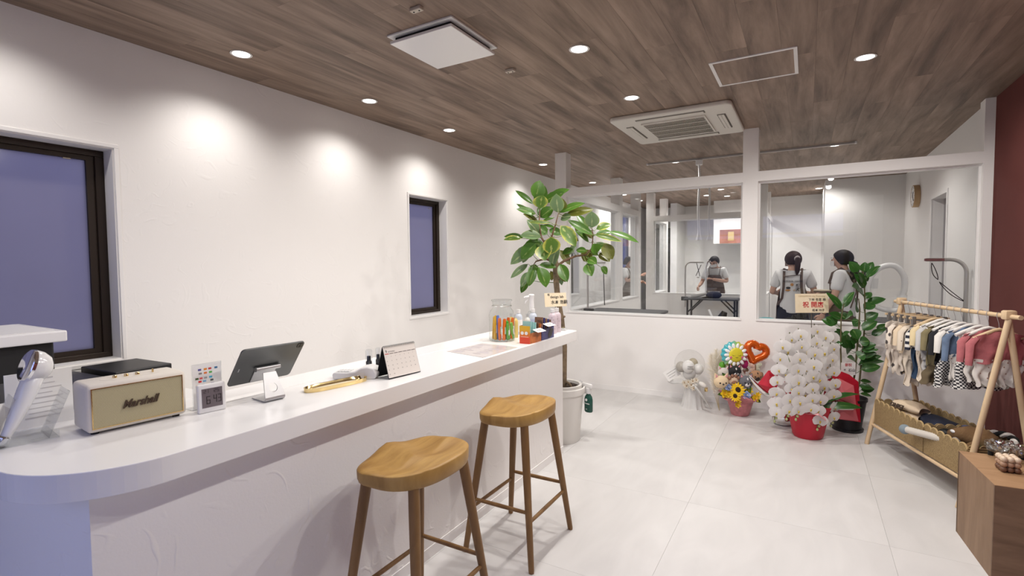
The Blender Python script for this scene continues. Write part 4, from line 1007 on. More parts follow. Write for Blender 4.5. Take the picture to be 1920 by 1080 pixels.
ORCHIDS = [
    (0.082,4.898,0.920),
    (-0.036,4.808,0.886),
    (0.079,4.855,0.826),
    (0.200,5.128,0.836),
    (-0.026,4.775,0.800),
    (-0.166,4.787,0.785),
    (-0.103,4.893,0.837),
    (0.206,5.005,0.766),
    (0.148,5.056,0.851),
    (0.068,4.813,0.739),
    (-0.181,4.776,0.686),
    (-0.039,4.750,0.699),
    (0.195,4.971,0.677),
    (0.140,4.995,0.724),
    (0.061,4.801,0.640),
    (-0.080,4.743,0.638),
    (-0.047,4.744,0.608),
    (-0.190,4.778,0.587),
    (0.209,4.986,0.570),
    (0.121,4.964,0.631),
    (0.057,4.792,0.553),
    (-0.082,4.738,0.532),
    (0.106,4.838,0.525),
    (-0.202,4.782,0.489),
    (-0.044,4.740,0.510),
    (0.219,4.995,0.464),
    (0.151,4.998,0.541),
    (0.054,4.784,0.455),
    (-0.092,4.735,0.449),
    (-0.044,4.736,0.426),
    (-0.201,4.777,0.388),
    (0.212,4.977,0.374),
    (0.145,4.982,0.437),
    (0.055,4.780,0.367),
    (-0.106,4.734,0.353),
    (-0.033,4.734,0.343),
    (-0.203,4.776,0.301),
    (0.112,4.834,0.350),
    (0.222,4.986,0.272),
    (0.048,4.770,0.291),
    (0.100,4.815,0.273),
    (-0.107,4.730,0.265),
    (-0.040,4.729,0.273),
    (-0.198,4.770,0.223),
    (0.215,4.968,0.191),
    (0.115,4.826,0.186),
    (0.172,5.012,0.336),
    (0.012,4.862,0.477),
    (-0.140,4.852,0.540),
    (0.015,4.879,0.742),
    (-0.126,4.857,0.734),
    (0.010,4.867,0.600),
    (0.005,4.853,0.382),
    (0.159,5.013,0.616),
    (-0.146,4.850,0.422),
    (0.170,5.016,0.432),
]
# ================================================================ PLANTS
def leaf_mat(name, c_in, c_edge, c_rib, edge=.8, mottled=.0):
    m = bpy.data.materials.new(name); m.use_nodes = True; nt = m.node_tree; b = nt.nodes['Principled BSDF']
    b.inputs['Roughness'].default_value = .32; b.inputs['Subsurface Weight'].default_value = 0
    at = nt.nodes.new('ShaderNodeAttribute'); at.attribute_name = 'across'
    tc = nt.nodes.new('ShaderNodeTexCoord'); n = nt.nodes.new('ShaderNodeTexNoise'); n.inputs['Scale'].default_value = 22; n.inputs['Detail'].default_value = 2
    nt.links.new(tc.outputs['Object'], n.inputs['Vector'])
    ad = nt.nodes.new('ShaderNodeMath'); ad.operation = 'MULTIPLY_ADD'; ad.inputs[1].default_value = .55 + mottled; ad.inputs[2].default_value = -.27 - mottled / 2
    nt.links.new(n.outputs['Fac'], ad.inputs[0])
    su = nt.nodes.new('ShaderNodeMath'); nt.links.new(ad.outputs[0], su.inputs[0]); nt.links.new(at.outputs['Fac'], su.inputs[1])
    r = nt.nodes.new('ShaderNodeValToRGB'); e = r.color_ramp.elements
    e[0].position = .02; e[0].color = (*c_rib, 1); e[1].position = .98; e[1].color = (*c_edge, 1)
    q = e.new(.10); q.color = (*c_in, 1); q = e.new(edge); q.color = (*[a * 1.15 for a in c_in], 1)
    nt.links.new(su.outputs[0], r.inputs[0]); nt.links.new(r.outputs[0], b.inputs['Base Color'])
    t = nt.nodes.new('ShaderNodeBsdfTranslucent'); nt.links.new(r.outputs[0], t.inputs[0]); mx = nt.nodes.new('ShaderNodeMixShader'); mx.inputs[0].default_value = .22
    nt.links.new(b.outputs[0], mx.inputs[1]); nt.links.new(t.outputs[0], mx.inputs[2]); nt.links.new(mx.outputs[0], nt.nodes['Material Output'].inputs['Surface'])
    return m
LM = [leaf_mat('leaf_green', (.062, .150, .018), (.09, .18, .03), (.20, .28, .08)), leaf_mat('leaf_variegated', (.085, .165, .025), (.50, .48, .10), (.30, .36, .11), .62, .25),
      leaf_mat('leaf_pale', (.14, .22, .10), (.25, .33, .12), (.33, .4, .19)), leaf_mat('leaf_olive', (.12, .13, .02), (.16, .17, .04), (.25, .25, .08))]
LMF = [leaf_mat('ficus_green', (.028, .10, .018), (.05, .15, .03), (.12, .22, .06))]
def leaf(B, T, wd, m, parent, droop=.10, shape=.9, stems=None, pet=.0035, seed=0, name='leaf'):
    rg = random.Random(seed); B, T = Vector(B), Vector(T); L = (T - B).length; ax = (T - B) / L
    nrm = (EYE - B).normalized() * .8 + Vector((0, 0, .55)) + Vector((rg.uniform(-.35, .35), rg.uniform(-.35, .35), rg.uniform(-.2, .2)))
    nrm = (nrm - ax * nrm.dot(ax)).normalized(); sd = ax.cross(nrm)
    bm = bmesh.new(); lay = bm.verts.layers.float.new('across'); NS = 7; rows = []
    for i in range(NS + 1):
        t = i / NS; wv = math.sin(PI * min(1, t) ** shape) ** .75 if 0 < t < 1 else 0
        c = B + ax * L * t + nrm * (droop * L * (4 * t * (1 - t)) * .5)
        row = []
        for s in (-1, -.5, 0, .5, 1):
            p = c + sd * (wd * .56 * wv * s) + nrm * (abs(s) ** 1.5 * wd * .13 * wv)
            v = bm.verts.new(p); v[lay] = abs(s); row.append(v)
        rows.append(row)
    for a, b in zip(rows, rows[1:]):
        for k in range(4): bm.faces.new((a[k], a[k + 1], b[k + 1], b[k]))
    bmesh.ops.remove_doubles(bm, verts=bm.verts, dist=1e-5)
    if stems:
        best = None
        for P in stems:
            for a, b in zip(P, P[1:]):
                a, b = Vector(a), Vector(b)
                for q in (0, .25, .5, .75, 1):
                    c = a.lerp(b, q) + Vector((0, 0, 0)); dd = (c - B).length + max(0, c.z - B.z) * .6
                    if best is None or dd < best[0]: best = (dd, c)
        if best[0] < .5: tube(bm, [best[1], best[1].lerp(B, .5) + Vector((0, 0, -.01)), B], [pet, pet * .7, pet * .6], 5)
    me = bpy.data.meshes.new(name); bm.to_mesh(me); bm.free(); me.materials.append(m)
    for f in me.polygons: f.use_smooth = True
    o = bpy.data.objects.new(name, me); COL.objects.link(o); o.parent = parent
    return o
mBark = mat('bark', (.20, .145, .09), .85, noise=.3, nscale=30, bump=.5, bscale=60)
mTwig = mat('twig', (.16, .09, .05), .7, noise=.2, nscale=40)
mSoil = mat('soil', (.035, .022, .014), .95, noise=.4, nscale=60, bump=.8, bscale=90)
r = thing('rubber_plant', 'tall variegated rubber plant in a white pot past the counter end', 'plant')
PC = Vector((-1.79, 3.91, 0))
mPot = mat('pot_white', (.78, .76, .72), .5)
bm = NB(); lathe(bm, [(0, 0), (.148, 0), (.152, .006), (.183, .40), (.196, .405), (.200, .42), (.199, .455), (.190, .462), (.182, .455), (.182, .42), (0, .42)], PC, 40); obj('outer_pot', bm, mPot, r, smooth=True)
bm = NB(); lathe(bm, [(.172, .43), (.172, .478), (.165, .483), (.152, .479), (.150, .45), (.150, .43)], PC, 36); obj('inner_pot_rim', bm, mPot, r, smooth=True)
bm = NB(); lathe(bm, [(0, .462), (.08, .465), (.151, .455)], PC, 24); 
for k in range(40):
    a = random.random() * 6.28; d = .14 * math.sqrt(random.random()); ball(bm, PC + Vector((d * math.cos(a), d * math.sin(a), .463)), random.uniform(.006, .013), (1, 1, .7), 6, 4)
obj('soil', bm, mSoil, r, kind='stuff')
bm = NB(); tr_ = [Vector(p) for p in TREE_TRUNK]; tube(bm, [tr_[0] - Vector((0, 0, .0))] + tr_[1:], [.030, .026, .024, .023, .024, .024, .025, .022], 12)
for k, (i, s) in enumerate(((5, 1), (2, -1), (3, 1))): ball(bm, tr_[i] + Vector((.022 * s, 0, .03)), .012, (1.2, 1, .9), 7, 5)
obj('trunk', bm, mBark, r, smooth=True)
bm = NB(); tube(bm, TREE_ROOT, [.012, .011, .011, .012], 8); obj('aerial_root', bm, mBark, r, smooth=True)
for i, P in enumerate((TREE_B1, TREE_B2, TREE_B3, TREE_B4)):
    n = len(P); bm = NB(); tube(bm, P, [.012 - .009 * k / (n - 1) for k in range(n)], 8); obj('branch', bm, mTwig, r, smooth=True)
ST = [TREE_B1, TREE_B2, TREE_B3, TREE_B4, TREE_TRUNK[5:]]
for k, (B, T, wd, kd) in enumerate(TREE_LEAVES): leaf(B, T, wd * 1.12, LM[kd], r, stems=ST, seed=k)
rg = random.Random(11)
for k in range(24):
    B, T, wd, kd = TREE_LEAVES[(k * 5 + 2) % len(TREE_LEAVES)]; s = Vector((rg.uniform(-.05, .07), rg.uniform(.02, .14), rg.uniform(-.07, .05))); tw_ = Vector((rg.uniform(-.08, .08), rg.uniform(-.05, .08), rg.uniform(-.06, .03)))
    leaf(Vector(B) + s, Vector(T) + s + tw_, max(wd, .055) * 1.05, LM[(0, 3, 0, 2)[k % 4]], r, stems=ST, seed=700 + k)
# wooden name plaque on the plant
def plaque(name, label, c, th, ph, W, H, lines, stick=None, group=None):
    r = thing(name, label, 'sign', (0, 0, 0), 0, group); th, ph = math.radians(th), math.radians(ph)
    u_ = Vector((math.sin(th), math.cos(th), 0)); o_ = Vector((math.cos(th), -math.sin(th), 0)); v_ = Vector((0, 0, math.cos(ph))) + o_ * math.sin(ph)
    B_ = basis(c, u_, v_)
    bm = NB(); box(bm, -W / 2, W / 2, -H / 2, H / 2, -.004, 0, B_); bd = obj('board', bm, wood('plaque_wood', (.74, .62, .42), (.82, .71, .52), (.4, 3, 1), 8, .6), r)
    for s, sz, x, y, m_, bo in lines: text('lettering', s, sz, m_, bd, B_ @ Matrix.Translation((x, y, .0005)), ext=.0003, bold=bo)
    if stick:
        bm = NB(); tube(bm, [Vector(c) + Vector((0, 0, -H / 2)) - o_ * .006, Vector(stick)], .0035, 6); obj('stick', bm, mat('stick_dark', (.10, .08, .06), .7), r)
    return r
plaque('gift_plaque', 'small wooden name plaque on the rubber plant trunk', (-1.742, 3.70, 1.207), 40.3, -8.4, .19, .11, (('design lab', .030, .012, .022, mInk, .0004), ('水本 浩嗣', .034, .03, -.022, mInk, .0006), ('祝', .02, -.06, .04, mInk, .0004)), stick=(-1.755, 3.78, .46))
mRedInk = mat('red_ink', (.48, .02, .03), .6)
# spray bottle hooked on the pot
r = thing('plant_spray', 'dark green mist spray bottle hooked on the white plant pot', 'spray bottle', (-1.575, 3.985, .245), -.4); r.scale = (1.35, 1.35, 1.35)
bm = NB(); lathe(bm, [(0, 0), (.026, 0), (.030, .006), (.030, .075), (.026, .095), (.014, .112), (.013, .12)], seg=20); a = obj('bottle_body', bm, mat('bottle_green', (.012, .075, .055), .4), r, smooth=True)
for v in a.data.vertices: v.co.y *= .7
bm = NB(); lathe(bm, [(.015, .115), (.017, .12), (.017, .15), (0, .155)], seg=16); bevbox(bm, -.055, .03, -.011, .011, .145, .178, .01, 2); obj('spray_head', bm, mWhiteP, r, smooth=True)
bm = NB(); tube(bm, [(-.035, 0, .15), (-.03, 0, .125), (-.028, 0, .11)], .004, 6); obj('trigger', bm, mWhiteP, r)
Bp = basis((.003, -.0215, .055), (1, 0, 0), (0, 0, 1))
text('brand_text', 'MY PLANTS', .0095, mPaper, a, Bp, ext=.0006, bold=.0002)
bm = NB(); cyl(bm, (.0, -.0205, .078), (.0, -.0225, .078), .0085); obj('round_mark', bm, mPaper, a)
text('small_text', 'MIST', .006, mPaper, a, basis((.003, -.0215, .02), (1, 0, 0), (0, 0, 1)), ext=.0006)
bm = NB(); tube(bm, [(-.045, 0, .172), (-.075, .0, .185), (-.09, 0, .165), (-.085, 0, .14)], .003, 6); obj('hook', bm, mAcryl, r)

# ---------------------------------------------------------------- ficus in black pot
FC = Vector((.335, 5.34, 0))
r = thing('ficus_plant', 'upright dark green ficus with three stems in a black pot', 'plant')
bm = NB(); lathe(bm, [(0, 0), (.118, 0), (.122, .022), (.108, .024), (.108, .05), (.138, .27), (.146, .272), (.146, .295), (.138, .296), (.134, .27), (0, .262)], FC, 32); obj('black_pot', bm, mBlack, r, smooth=True)
bm = NB(); lathe(bm, [(0, .268), (.134, .264)], FC, 20); obj('soil', bm, mSoil, r)
for P in (FICUS_S1, FICUS_S2, FICUS_S3):
    n = len(P); bm = NB(); tube(bm, [(P[0][0] * .3 + FC.x * .7, P[0][1] * .3 + FC.y * .7, .265)] + list(P), [.010] + [.009 - .005 * k / (n - 1) for k in range(n)], 8); obj('stem', bm, mat('ficus_stem', (.10, .085, .035), .7), r, smooth=True)
for k, (B, T, wd, kd) in enumerate(FICUS_LEAVES): leaf(B, T, wd * 1.35, LMF[0], r, droop=.12, shape=.75, stems=(FICUS_S1, FICUS_S2, FICUS_S3), pet=.003, seed=100 + k)

for k in range(16):
    B, T, wd, kd = FICUS_LEAVES[(k * 2 + 1) % len(FICUS_LEAVES)]; s = Vector((rg.uniform(-.03, .05), rg.uniform(.0, .09), rg.uniform(-.06, .06))); tw_ = Vector((rg.uniform(-.06, .06), rg.uniform(-.04, .05), rg.uniform(-.03, .04)))
    leaf(Vector(B) + s, Vector(T) + s + tw_, max(wd, .05) * 1.3, LMF[0], r, droop=.12, shape=.75, stems=(FICUS_S1, FICUS_S2, FICUS_S3), pet=.003, seed=800 + k)

# ---------------------------------------------------------------- orchids
OC = Vector((.03, 4.975, 0))
mPetal = mat('orchid_petal', (.84, .83, .82), .55)
nt = mPetal.node_tree; t_ = nt.nodes.new('ShaderNodeBsdfTranslucent'); t_.inputs[0].default_value = (.9, .88, .86, 1); x_ = nt.nodes.new('ShaderNodeMixShader'); x_.inputs[0].default_value = .35
nt.links.new(nt.nodes['Principled BSDF'].outputs[0], x_.inputs[1]); nt.links.new(t_.outputs[0], x_.inputs[2]); nt.links.new(x_.outputs[0], nt.nodes['Material Output'].inputs['Surface'])
mLip = mat('orchid_lip', (.62, .45, .06), .5, noise=.3, nscale=90)
mRedPaper = mat('red_wrapping', (.48, .010, .03), .45, bump=.5, bscale=14); mHighlightPaper = mat('wrapping_highlight', (.62, .14, .16), .5, bump=.3, bscale=14)  # second, paler paper colour paints highlights on the red wrapping
r = thing('orchid_arrangement', 'cascading white moth orchids in a red wrapped pot', 'orchids')
bm = NB(); lathe(bm, [(0, 0), (.105, 0), (.118, .02), (.138, .13), (.158, .24), (.170, .275), (.150, .262), (.0, .25)], OC, 48, wob=lambda k, z: 1 + (.035 * math.sin(k * 1.7) + .02 * math.sin(k * 3.1 + 1)) * (z / .27)); obj('wrapped_pot', bm, mRedPaper, r, smooth=True)
bm = NB()
for s in (-1, 1): tube(bm, [OC + Vector((.0, -.155, .235)), OC + Vector((s * .07, -.19, .25)), OC + Vector((s * .12, -.14, .20))], [.006, .02, .018], 8, flat=.25)
obj('ribbon', bm, mat('pink_ribbon', (.72, .36, .38), .4), r, smooth=True)
def sheet(pts, name, m_, off=0.02):
    bm = NB(); P = [Vector(p) for p in pts]; c = sum(P, Vector()) / len(P) + Vector((-.03, -.06, 0)) * (off / .02)
    vs = [bm.verts.new(p) for p in P]; cv = bm.verts.new(c)
    for k in range(len(vs)): bm.faces.new((vs[k], vs[(k + 1) % len(vs)], cv))
    return obj(name, bm, m_, r, solid=.0015)
sheet(((-.351, 4.846, .439), (-.276, 4.896, .552), (-.233, 4.92, .551), (-.06, 4.985, .36), (-.07, 4.95, .24), (-.229, 4.909, .315)), 'wrapping_fold', mRedPaper)
sheet(((.16, 5.10, .56), (.276, 5.158, .547), (.331, 5.188, .522), (.400, 5.225, .458), (.422, 5.218, .112), (.245, 5.117, .143), (.13, 5.05, .18)), 'wrapping_fold', mRedPaper)
sheet(((.25, 5.10, .50), (.36, 5.14, .44), (.38, 5.12, .28), (.22, 5.06, .34)), 'wrapping_fold', mHighlightPaper, .01)  # lighter sheet: highlight on the red paper put into colour
sheet(((.24, 5.07, .33), (.37, 5.12, .27), (.40, 5.14, .14), (.2, 5.05, .16)), 'wrapping_fold', mHighlightPaper, .01)  # lower painted highlight, same paler paper
sheet(((.22, 5.03, .30), (.36, 5.085, .285), (.36, 5.08, .245), (.21, 5.02, .24)), 'tissue_band', mat('tissue_white', (.72, .66, .64), .6), .005)
def petal_fan(bm, a, L, W, lift, n=5, z0=0):
    """flat rounded petal pointing at angle a in local xy"""
    d = Vector((math.cos(a), math.sin(a), 0)); s = Vector((-d.y, d.x, 0)); rows = []
    for i in range(n + 1):
        t = i / n; wv = math.sin(PI * (t * .86 + .07) ** .8) ** .8 if t < 1 else .25
        rows.append([bm.verts.new(d * L * t + s * W * wv * q + Vector((0, 0, z0 + lift * t * t + abs(q) * -.003))) for q in (-1, 0, 1)])
    for A_, B_ in zip(rows, rows[1:]):
        for k in range(2): bm.faces.new((A_[k], A_[k + 1], B_[k + 1], B_[k]))
fl0 = lp0 = None
back = -fw
for k, p in enumerate(ORCHIDS):
    rg = random.Random(k)
    dirv = Vector((back.x + rg.uniform(-.25, .25), back.y, 0)).normalized(); dirv = (dirv + Vector((0, 0, rg.uniform(-.22, .05)))).normalized()
    if p[0] < -.12: dirv = (dirv + Vector((-.35, 0, 0))).normalized()
    if p[0] > .17: dirv = (dirv + Vector((.35, 0, 0))).normalized()
    if fl0 is None:
        bm = NB()
        for a in (90, 215, 325): petal_fan(bm, math.radians(a), .052, .026, -.004, z0=-.004)
        for a in (8, 172): petal_fan(bm, math.radians(a), .064, .045, .006)
        fl0 = obj('flower', bm, mPetal, r, smooth=True); o = fl0
        bm = NB(); ball(bm, (0, -.004, .008), .008, (1, .8, 1), 8, 6); ball(bm, (0, -.015, .008), .006, (1.1, 1.3, .7), 7, 5); lp0 = obj('lip', bm, mLip, fl0, smooth=True)
    else:
        o = linked(fl0, 'flower', r); linked(lp0, 'lip', o)
    x = Vector((0, 0, 1)).cross(dirv).normalized(); y = dirv.cross(x)
    M = Matrix((x, y, dirv)).transposed().to_4x4() @ Matrix.Rotation(rg.uniform(-.25, .25), 4, 'Z') @ Matrix.Scale(rg.uniform(.92, 1.10), 4); M.translation = Vector(p)
    o.matrix_local = M
mOst = mat('orchid_stem', (.10, .12, .03), .6)
for lo, hi in ((-.30, -.14), (-.14, -.055), (-.055, .03), (.03, .11), (.11, .18), (.18, .4)):
    pts = sorted([Vector(p) + fw * .035 for p in ORCHIDS if lo <= p[0] < hi], key=lambda v: -v.z)
    if len(pts) < 2: continue
    bm = NB(); top = pts[0]; tip = pts[-1] - Vector((0, 0, .07))
    tube(bm, [OC + Vector(((lo + hi) / 6, 0, .25)), OC.lerp(top, .4) + Vector((0, .05, .4)) * 1, top + Vector((0, .05, .05)), top] + pts[1:] + [tip], .0035, 6); obj('flower_stem', bm, mOst, r, smooth=True)
    for k in range(2):
        bm = NB(); ball(bm, tip + Vector((.012 * k, -.005, .03 * k - .01)), .011, (.9, .9, 1.15), 8, 6); obj('bud', bm, mat('bud_green', (.42, .45, .2), .5), r, smooth=True)
for s, z in ((-.18, .10), (.12, .13)): pass
for k, (B, T) in enumerate((((.10, 5.0, .26), (.42, 5.08, .27)), ((.08, 4.99, .25), (.40, 5.10, .38)), ((-.02, 5.0, .26), (-.30, 4.96, .33)))): leaf(B, T, .055, LMF[0], r, droop=.3, seed=300 + k)
plaque('gift_plaque', 'wooden opening congratulation plaque above the white orchids', (.045, 5.262, 1.122), 62.8, -5, .288, .171,
       (('CINNAMON the Trimming', .0205, 0, .062, mat('gold_ink', (.42, .30, .14), .6), 0), ('下林 杏里 様', .027, .045, .030, mInk, .0003), ('祝 開店', .056, .01, -.016, mRedInk, .0010), ('松本 幼子', .025, .055, -.064, mInk, .0004)), stick=(.06, 5.10, .24), group=None)
r = thing('gift_tag', 'small white gift tag with red seal tucked in the red wrapping', 'tag')
B_ = basis((.327, 5.262, .558), Vector((.128, .07, 0)), (0, 0, 1))
bm = NB(); box(bm, -.062, .062, -.055, .055, -.001, .001, B_); a = obj('tag_card', bm, mPaper, r)
text('seal_text', '御祝', .03, mRedInk, a, B_ @ Matrix.Translation((0, .032, .0013)), ext=.0002, bold=.0005); text('name_text', '石山', .03, mInk, a, B_ @ Matrix.Translation((.03, -.015, .0013)), ext=.0002, bold=.0006); text('name_text', '様', .018, mInk, a, B_ @ Matrix.Translation((-.03, -.01, .0013)), ext=.0002)
bm = NB(); tube(bm, [B_ @ V(0, -.055, -.003), (.335, 5.28, .27)], .0025, 5); obj('tag_stick', bm, mSteel, r)

# ================================================================ GIFTS BY THE LOW WALL
mMirror = mat('mirror_silver', (.8, .79, .78), .07, metal=1)
r = thing('silver_pot', 'small round mirror-silver pot half hidden by the orchids', 'pot', (-.165, 5.235, 0))
bm = NB(); lathe(bm, [(0, 0), (.06, 0), (.085, .02), (.094, .055), (.09, .1), (.08, .125), (.085, .13), (.076, .128), (.08, .1), (0, .09)], seg=32); obj('vessel', bm, mMirror, r, smooth=True)
bm = NB(); lathe(bm, [(0, .108), (.078, .11)], seg=20); obj('moss', bm, mat('moss', (.05, .07, .03), .9, bump=1, bscale=90), r)
r = thing('foil_balloon_curl', 'silver foil balloon curl beside the yellow flowers', 'foil balloon')
bm = NB(); tube(bm, [(-.428, 4.945, .475), (-.40, 4.955, .44), (-.355, 4.98, .385), (-.30, 5.01, .335), (-.245, 5.05, .295), (-.205, 5.09, .22), (-.185, 5.13, .13)], [.008, .024, .044, .054, .050, .036, .012], 14, flat=.6); obj('foil_body', bm, mMirror, r, smooth=True)
bm = NB(); tube(bm, [(-.43, 4.94, .49), (-.395, 4.95, .455), (-.345, 4.975, .40), (-.29, 5.005, .352), (-.235, 5.045, .31)], .0025, 5); obj('crimped_seam', bm, mWhite, r)
# ---- pink pot arrangement
PA = Vector((-.545, 5.38, 0))
r = thing('flower_pot_arrangement', 'pink wrapped pot of sunflowers and blue roses by the low wall', 'flower pot')
mPinkPot = mat('pink_crinkle', (.55, .20, .21), .45, noise=.15, nscale=30, bump=.7, bscale=40)
bm = NB(); lathe(bm, [(0, 0), (.078, 0), (.084, .01), (.118, .135), (.126, .15), (.11, .14), (0, .12)], PA, 36, wob=lambda k, z: 1 + .025 * math.sin(k * 1.9) * (z / .15 + .2)); obj('wrapped_pot', bm, mPinkPot, r, smooth=True)
bm = NB()
g = [];
for k in range(25):
    a = 2 * PI * k / 24; rr = .19 + .03 * math.sin(5 * a); zz_ = .20 + .025 * math.sin(4 * a + 1)
    g.append((bm.verts.new(PA + Vector((.118 * math.cos(a), .118 * math.sin(a), .135))), bm.verts.new(PA + Vector((rr * .8 * math.cos(a), rr * .8 * math.sin(a), zz_ - .02))), bm.verts.new(PA + Vector((rr * math.cos(a), rr * math.sin(a) * .9, zz_))) ))
for a, b in zip(g, g[1:]):
    for q in (0, 1): bm.faces.new((a[q], a[q + 1], b[q + 1], b[q]))
obj('paper_collar', bm, mPinkPot, r, smooth=True, solid=.001)
mYp = mat('sunflower_yellow', (.78, .50, .01), .55); mDisc = mat('sunflower_disc', (.03, .014, .006), .9, bump=1, bscale=200); mYf = mat('daffodil_yellow', (.72, .50, .02), .5); mBl = mat('pale_blue_rose', (.40, .50, .74), .6)
def facing(p, tilt=.15): 
    d = Vector((back.x, back.y, 0)).normalized() + Vector((0, 0, tilt)); d.normalize(); x = Vector((0, 0, 1)).cross(d).normalized(); M = Matrix((x, d.cross(x), d)).transposed().to_4x4(); M.translation = Vector(p); return M
for p, R in (((-.548, 5.21, .282), .072), ((-.569, 5.175, .228), .058)):
    M = facing(p, .35); bm = NB()
    for ring, n_ in ((1, 14), (.86, 12)):
        for k in range(n_): petal_fan(bm, 2 * PI * (k + ring) / n_, R * ring, R * .17, .004, 4, .003 * (1 - ring) * 8)
    f = obj('sunflower', bm, mYp, r, smooth=True, M=M)
    bm = NB(); ball(bm, (0, 0, .004), R * .36, (1, 1, .4), 14, 8); obj('seed_disc', bm, mDisc, f, smooth=True, M=M)
    bm = NB(); tube(bm, [Vector(p), PA + Vector((0, 0, .13))], .004, 6); obj('flower_stalk', bm, mat('stalk_green', (.08, .16, .03), .6), r)
for k, (p, R) in enumerate((((-.664, 5.20, .232), .045), ((-.625, 5.20, .235), .040), ((-.458, 5.30, .265), .038), ((-.404, 5.33, .192), .040), ((-.385, 5.345, .22), .03), ((-.548, 5.215, .135), .032), ((-.542, 5.22, .17), .026))):
    M = facing(p, .3); bm = NB()
    for j in range(6): petal_fan(bm, 2 * PI * (j + k * .3) / 6, R, R * .38, .012, 4)
    f = obj('yellow_flower', bm, mYf, r, smooth=True, M=M)
    bm = NB(); lathe(bm, [(0, .0), (R * .3, .004), (R * .38, R * .4), (R * .3, R * .38), (0, .006)], seg=10, M=M); obj('trumpet', bm, mat('trumpet_gold', (.75, .40, .01), .5), f, smooth=True)
for p, R in (((-.634, 5.195, .298), .034), ((-.478, 5.25, .226), .042)):
    M = facing(p, .45); bm = NB()
    for lv in range(4):
        for j in range(5): petal_fan(bm, 2 * PI * (j + lv * .5) / 5, R * (1 - lv * .22), R * (.62 - lv * .1), .010 + .008 * lv, 4, .004 * lv)
    f = obj('blue_rose', bm, mBl, r, smooth=True, M=M)
    bm = NB(); ball(bm, (0, 0, .018), R * .22, (1, 1, 1), 8, 6); obj('rose_heart', bm, mat('rose_cream', (.75, .70, .55), .6), f, smooth=True, M=M)
for k, (B, T) in enumerate((((-.45, 5.32, .2), (-.36, 5.37, .145)), ((-.62, 5.3, .3), (-.70, 5.27, .42)), ((-.5, 5.3, .2), (-.44, 5.29, .31)), ((-.64, 5.28, .2), (-.73, 5.22, .21)))): leaf(B, T, .05, LM[0], r, seed=400 + k)
for p, R, c in (((-.60, 5.24, .32), .016, (.75, .68, .5)), ((-.57, 5.23, .325), .015, (.75, .68, .5)), ((-.465, 5.30, .30), .018, (.45, .58, .65)), ((-.675, 5.22, .27), .018, (.55, .55, .35))):
    bm = NB(); ball(bm, p, R, seg=10, rings=7); obj('berry', bm, mat('berry', c, .5), r, smooth=True)
# ---- animal picks
mEye = mat('bead_black', (.01, .01, .012), .15); mEarPink = mat('ear_pink', (.62, .28, .30), .7)
def pick(name, label, p, R, c, face=None, pointed=True, extra=None, snout=None, dark=None):
    r = thing(name, label, 'animal pick', (0, 0, 0), 0, 'animal head picks among the flowers'); M = facing(p, .0); m_ = mat('felt', c, .8, bump=.5, bscale=220)
    bm = NB(); ball(bm, (0, 0, 0), R, (1.1, .95, .75), 18, 12); obj('head', bm, m_, r, smooth=True, M=M)
    for s in (-1, 1):
        bm = NB()
        if pointed: lathe(bm, [(R * .36, 0), (R * .22, R * .45), (0, R * .8)], seg=10, M=Matrix.Translation((s * R * .68, R * .62, -.002)) @ Matrix.Rotation(-s * .35, 4, 'Z') @ Matrix.Rotation(-PI / 2, 4, 'X') @ Matrix.Diagonal((1, .5, 1, 1)))
        else: ball(bm, (s * R * .95, R * .1, 0), R * .5, (.55, 1.1, .5), 10, 8)
        e = obj('ear', bm, m_ if not dark or pointed else mat('ear_dark', dark, .8), r, smooth=True, M=M)
        if pointed:
            bm = NB(); lathe(bm, [(R * .2, 0), (0, R * .5)], seg=8, M=Matrix.Translation((s * R * .68, R * .74, R * .14)) @ Matrix.Rotation(-s * .35, 4, 'Z') @ Matrix.Rotation(-PI / 2, 4, 'X') @ Matrix.Diagonal((1, .3, 1, 1))); obj('inner_ear', bm, mEarPink, e, smooth=True, M=M)
    for s in (-1, 1):
        bm = NB(); ball(bm, (s * R * .42, -R * .02, R * .66), R * .13, seg=8, rings=6); obj('eye', bm, mEye, r, smooth=True, M=M)
    if face:
        bm = NB(); ball(bm, (0, -R * .30, R * .42), R * .52, (1, .8, .75), 12, 8); ball(bm, (0, R * .3, R * .55), R * .24, (.7, 1.9, .6), 8, 6); obj('face_patch', bm, mat('felt_pale', face, .8), r, smooth=True, M=M)
    bm = NB(); ball(bm, (0, -R * .18, R * .80), R * .12, (1.3, 1, .8), 8, 6); obj('nose', bm, mEye, r, smooth=True, M=M)
    bm = NB(); tube(bm, [Vector(p) - Vector((0, -.02, R * .8)), PA + Vector((random.uniform(-.05, .05), .02, .13))], .0025, 5); obj('pick_stick', bm, mat('pick_wood', (.5, .36, .2), .7), r)
    return r
pick('animal_pick', 'cream cat head pick above the yellow flowers', (-.694, 5.19, .345), .066, (.72, .56, .36))
pick('animal_pick', 'grey and white husky head pick', (-.486, 5.285, .350), .062, (.13, .13, .145), (.72, .70, .70))
pick('animal_pick', 'black and white terrier head pick under the smiling balloon', (-.593, 5.345, .428), .058, (.018, .018, .02), (.75, .73, .72))
pick('animal_pick', 'round off-white animal head pick next to the terrier', (-.690, 5.315, .412), .052, (.62, .57, .52), None, True)
pick('animal_pick', 'brown floppy-eared dog head pick', (-.410, 5.42, .388), .058, (.40, .22, .12), (.05, .03, .025), False, dark=(.22, .11, .06))
r = thing('paw_pick', 'brown and cream paw pad between cat and husky', 'paw', (0, 0, 0), 0); M = facing((-.592, 5.245, .355), 0)
bm = NB(); ball(bm, (0, 0, 0), .05, (1, 1, .5), 16, 10); obj('paw_body', bm, mat('paw_cream', (.62, .46, .33), .8), r, smooth=True, M=M)
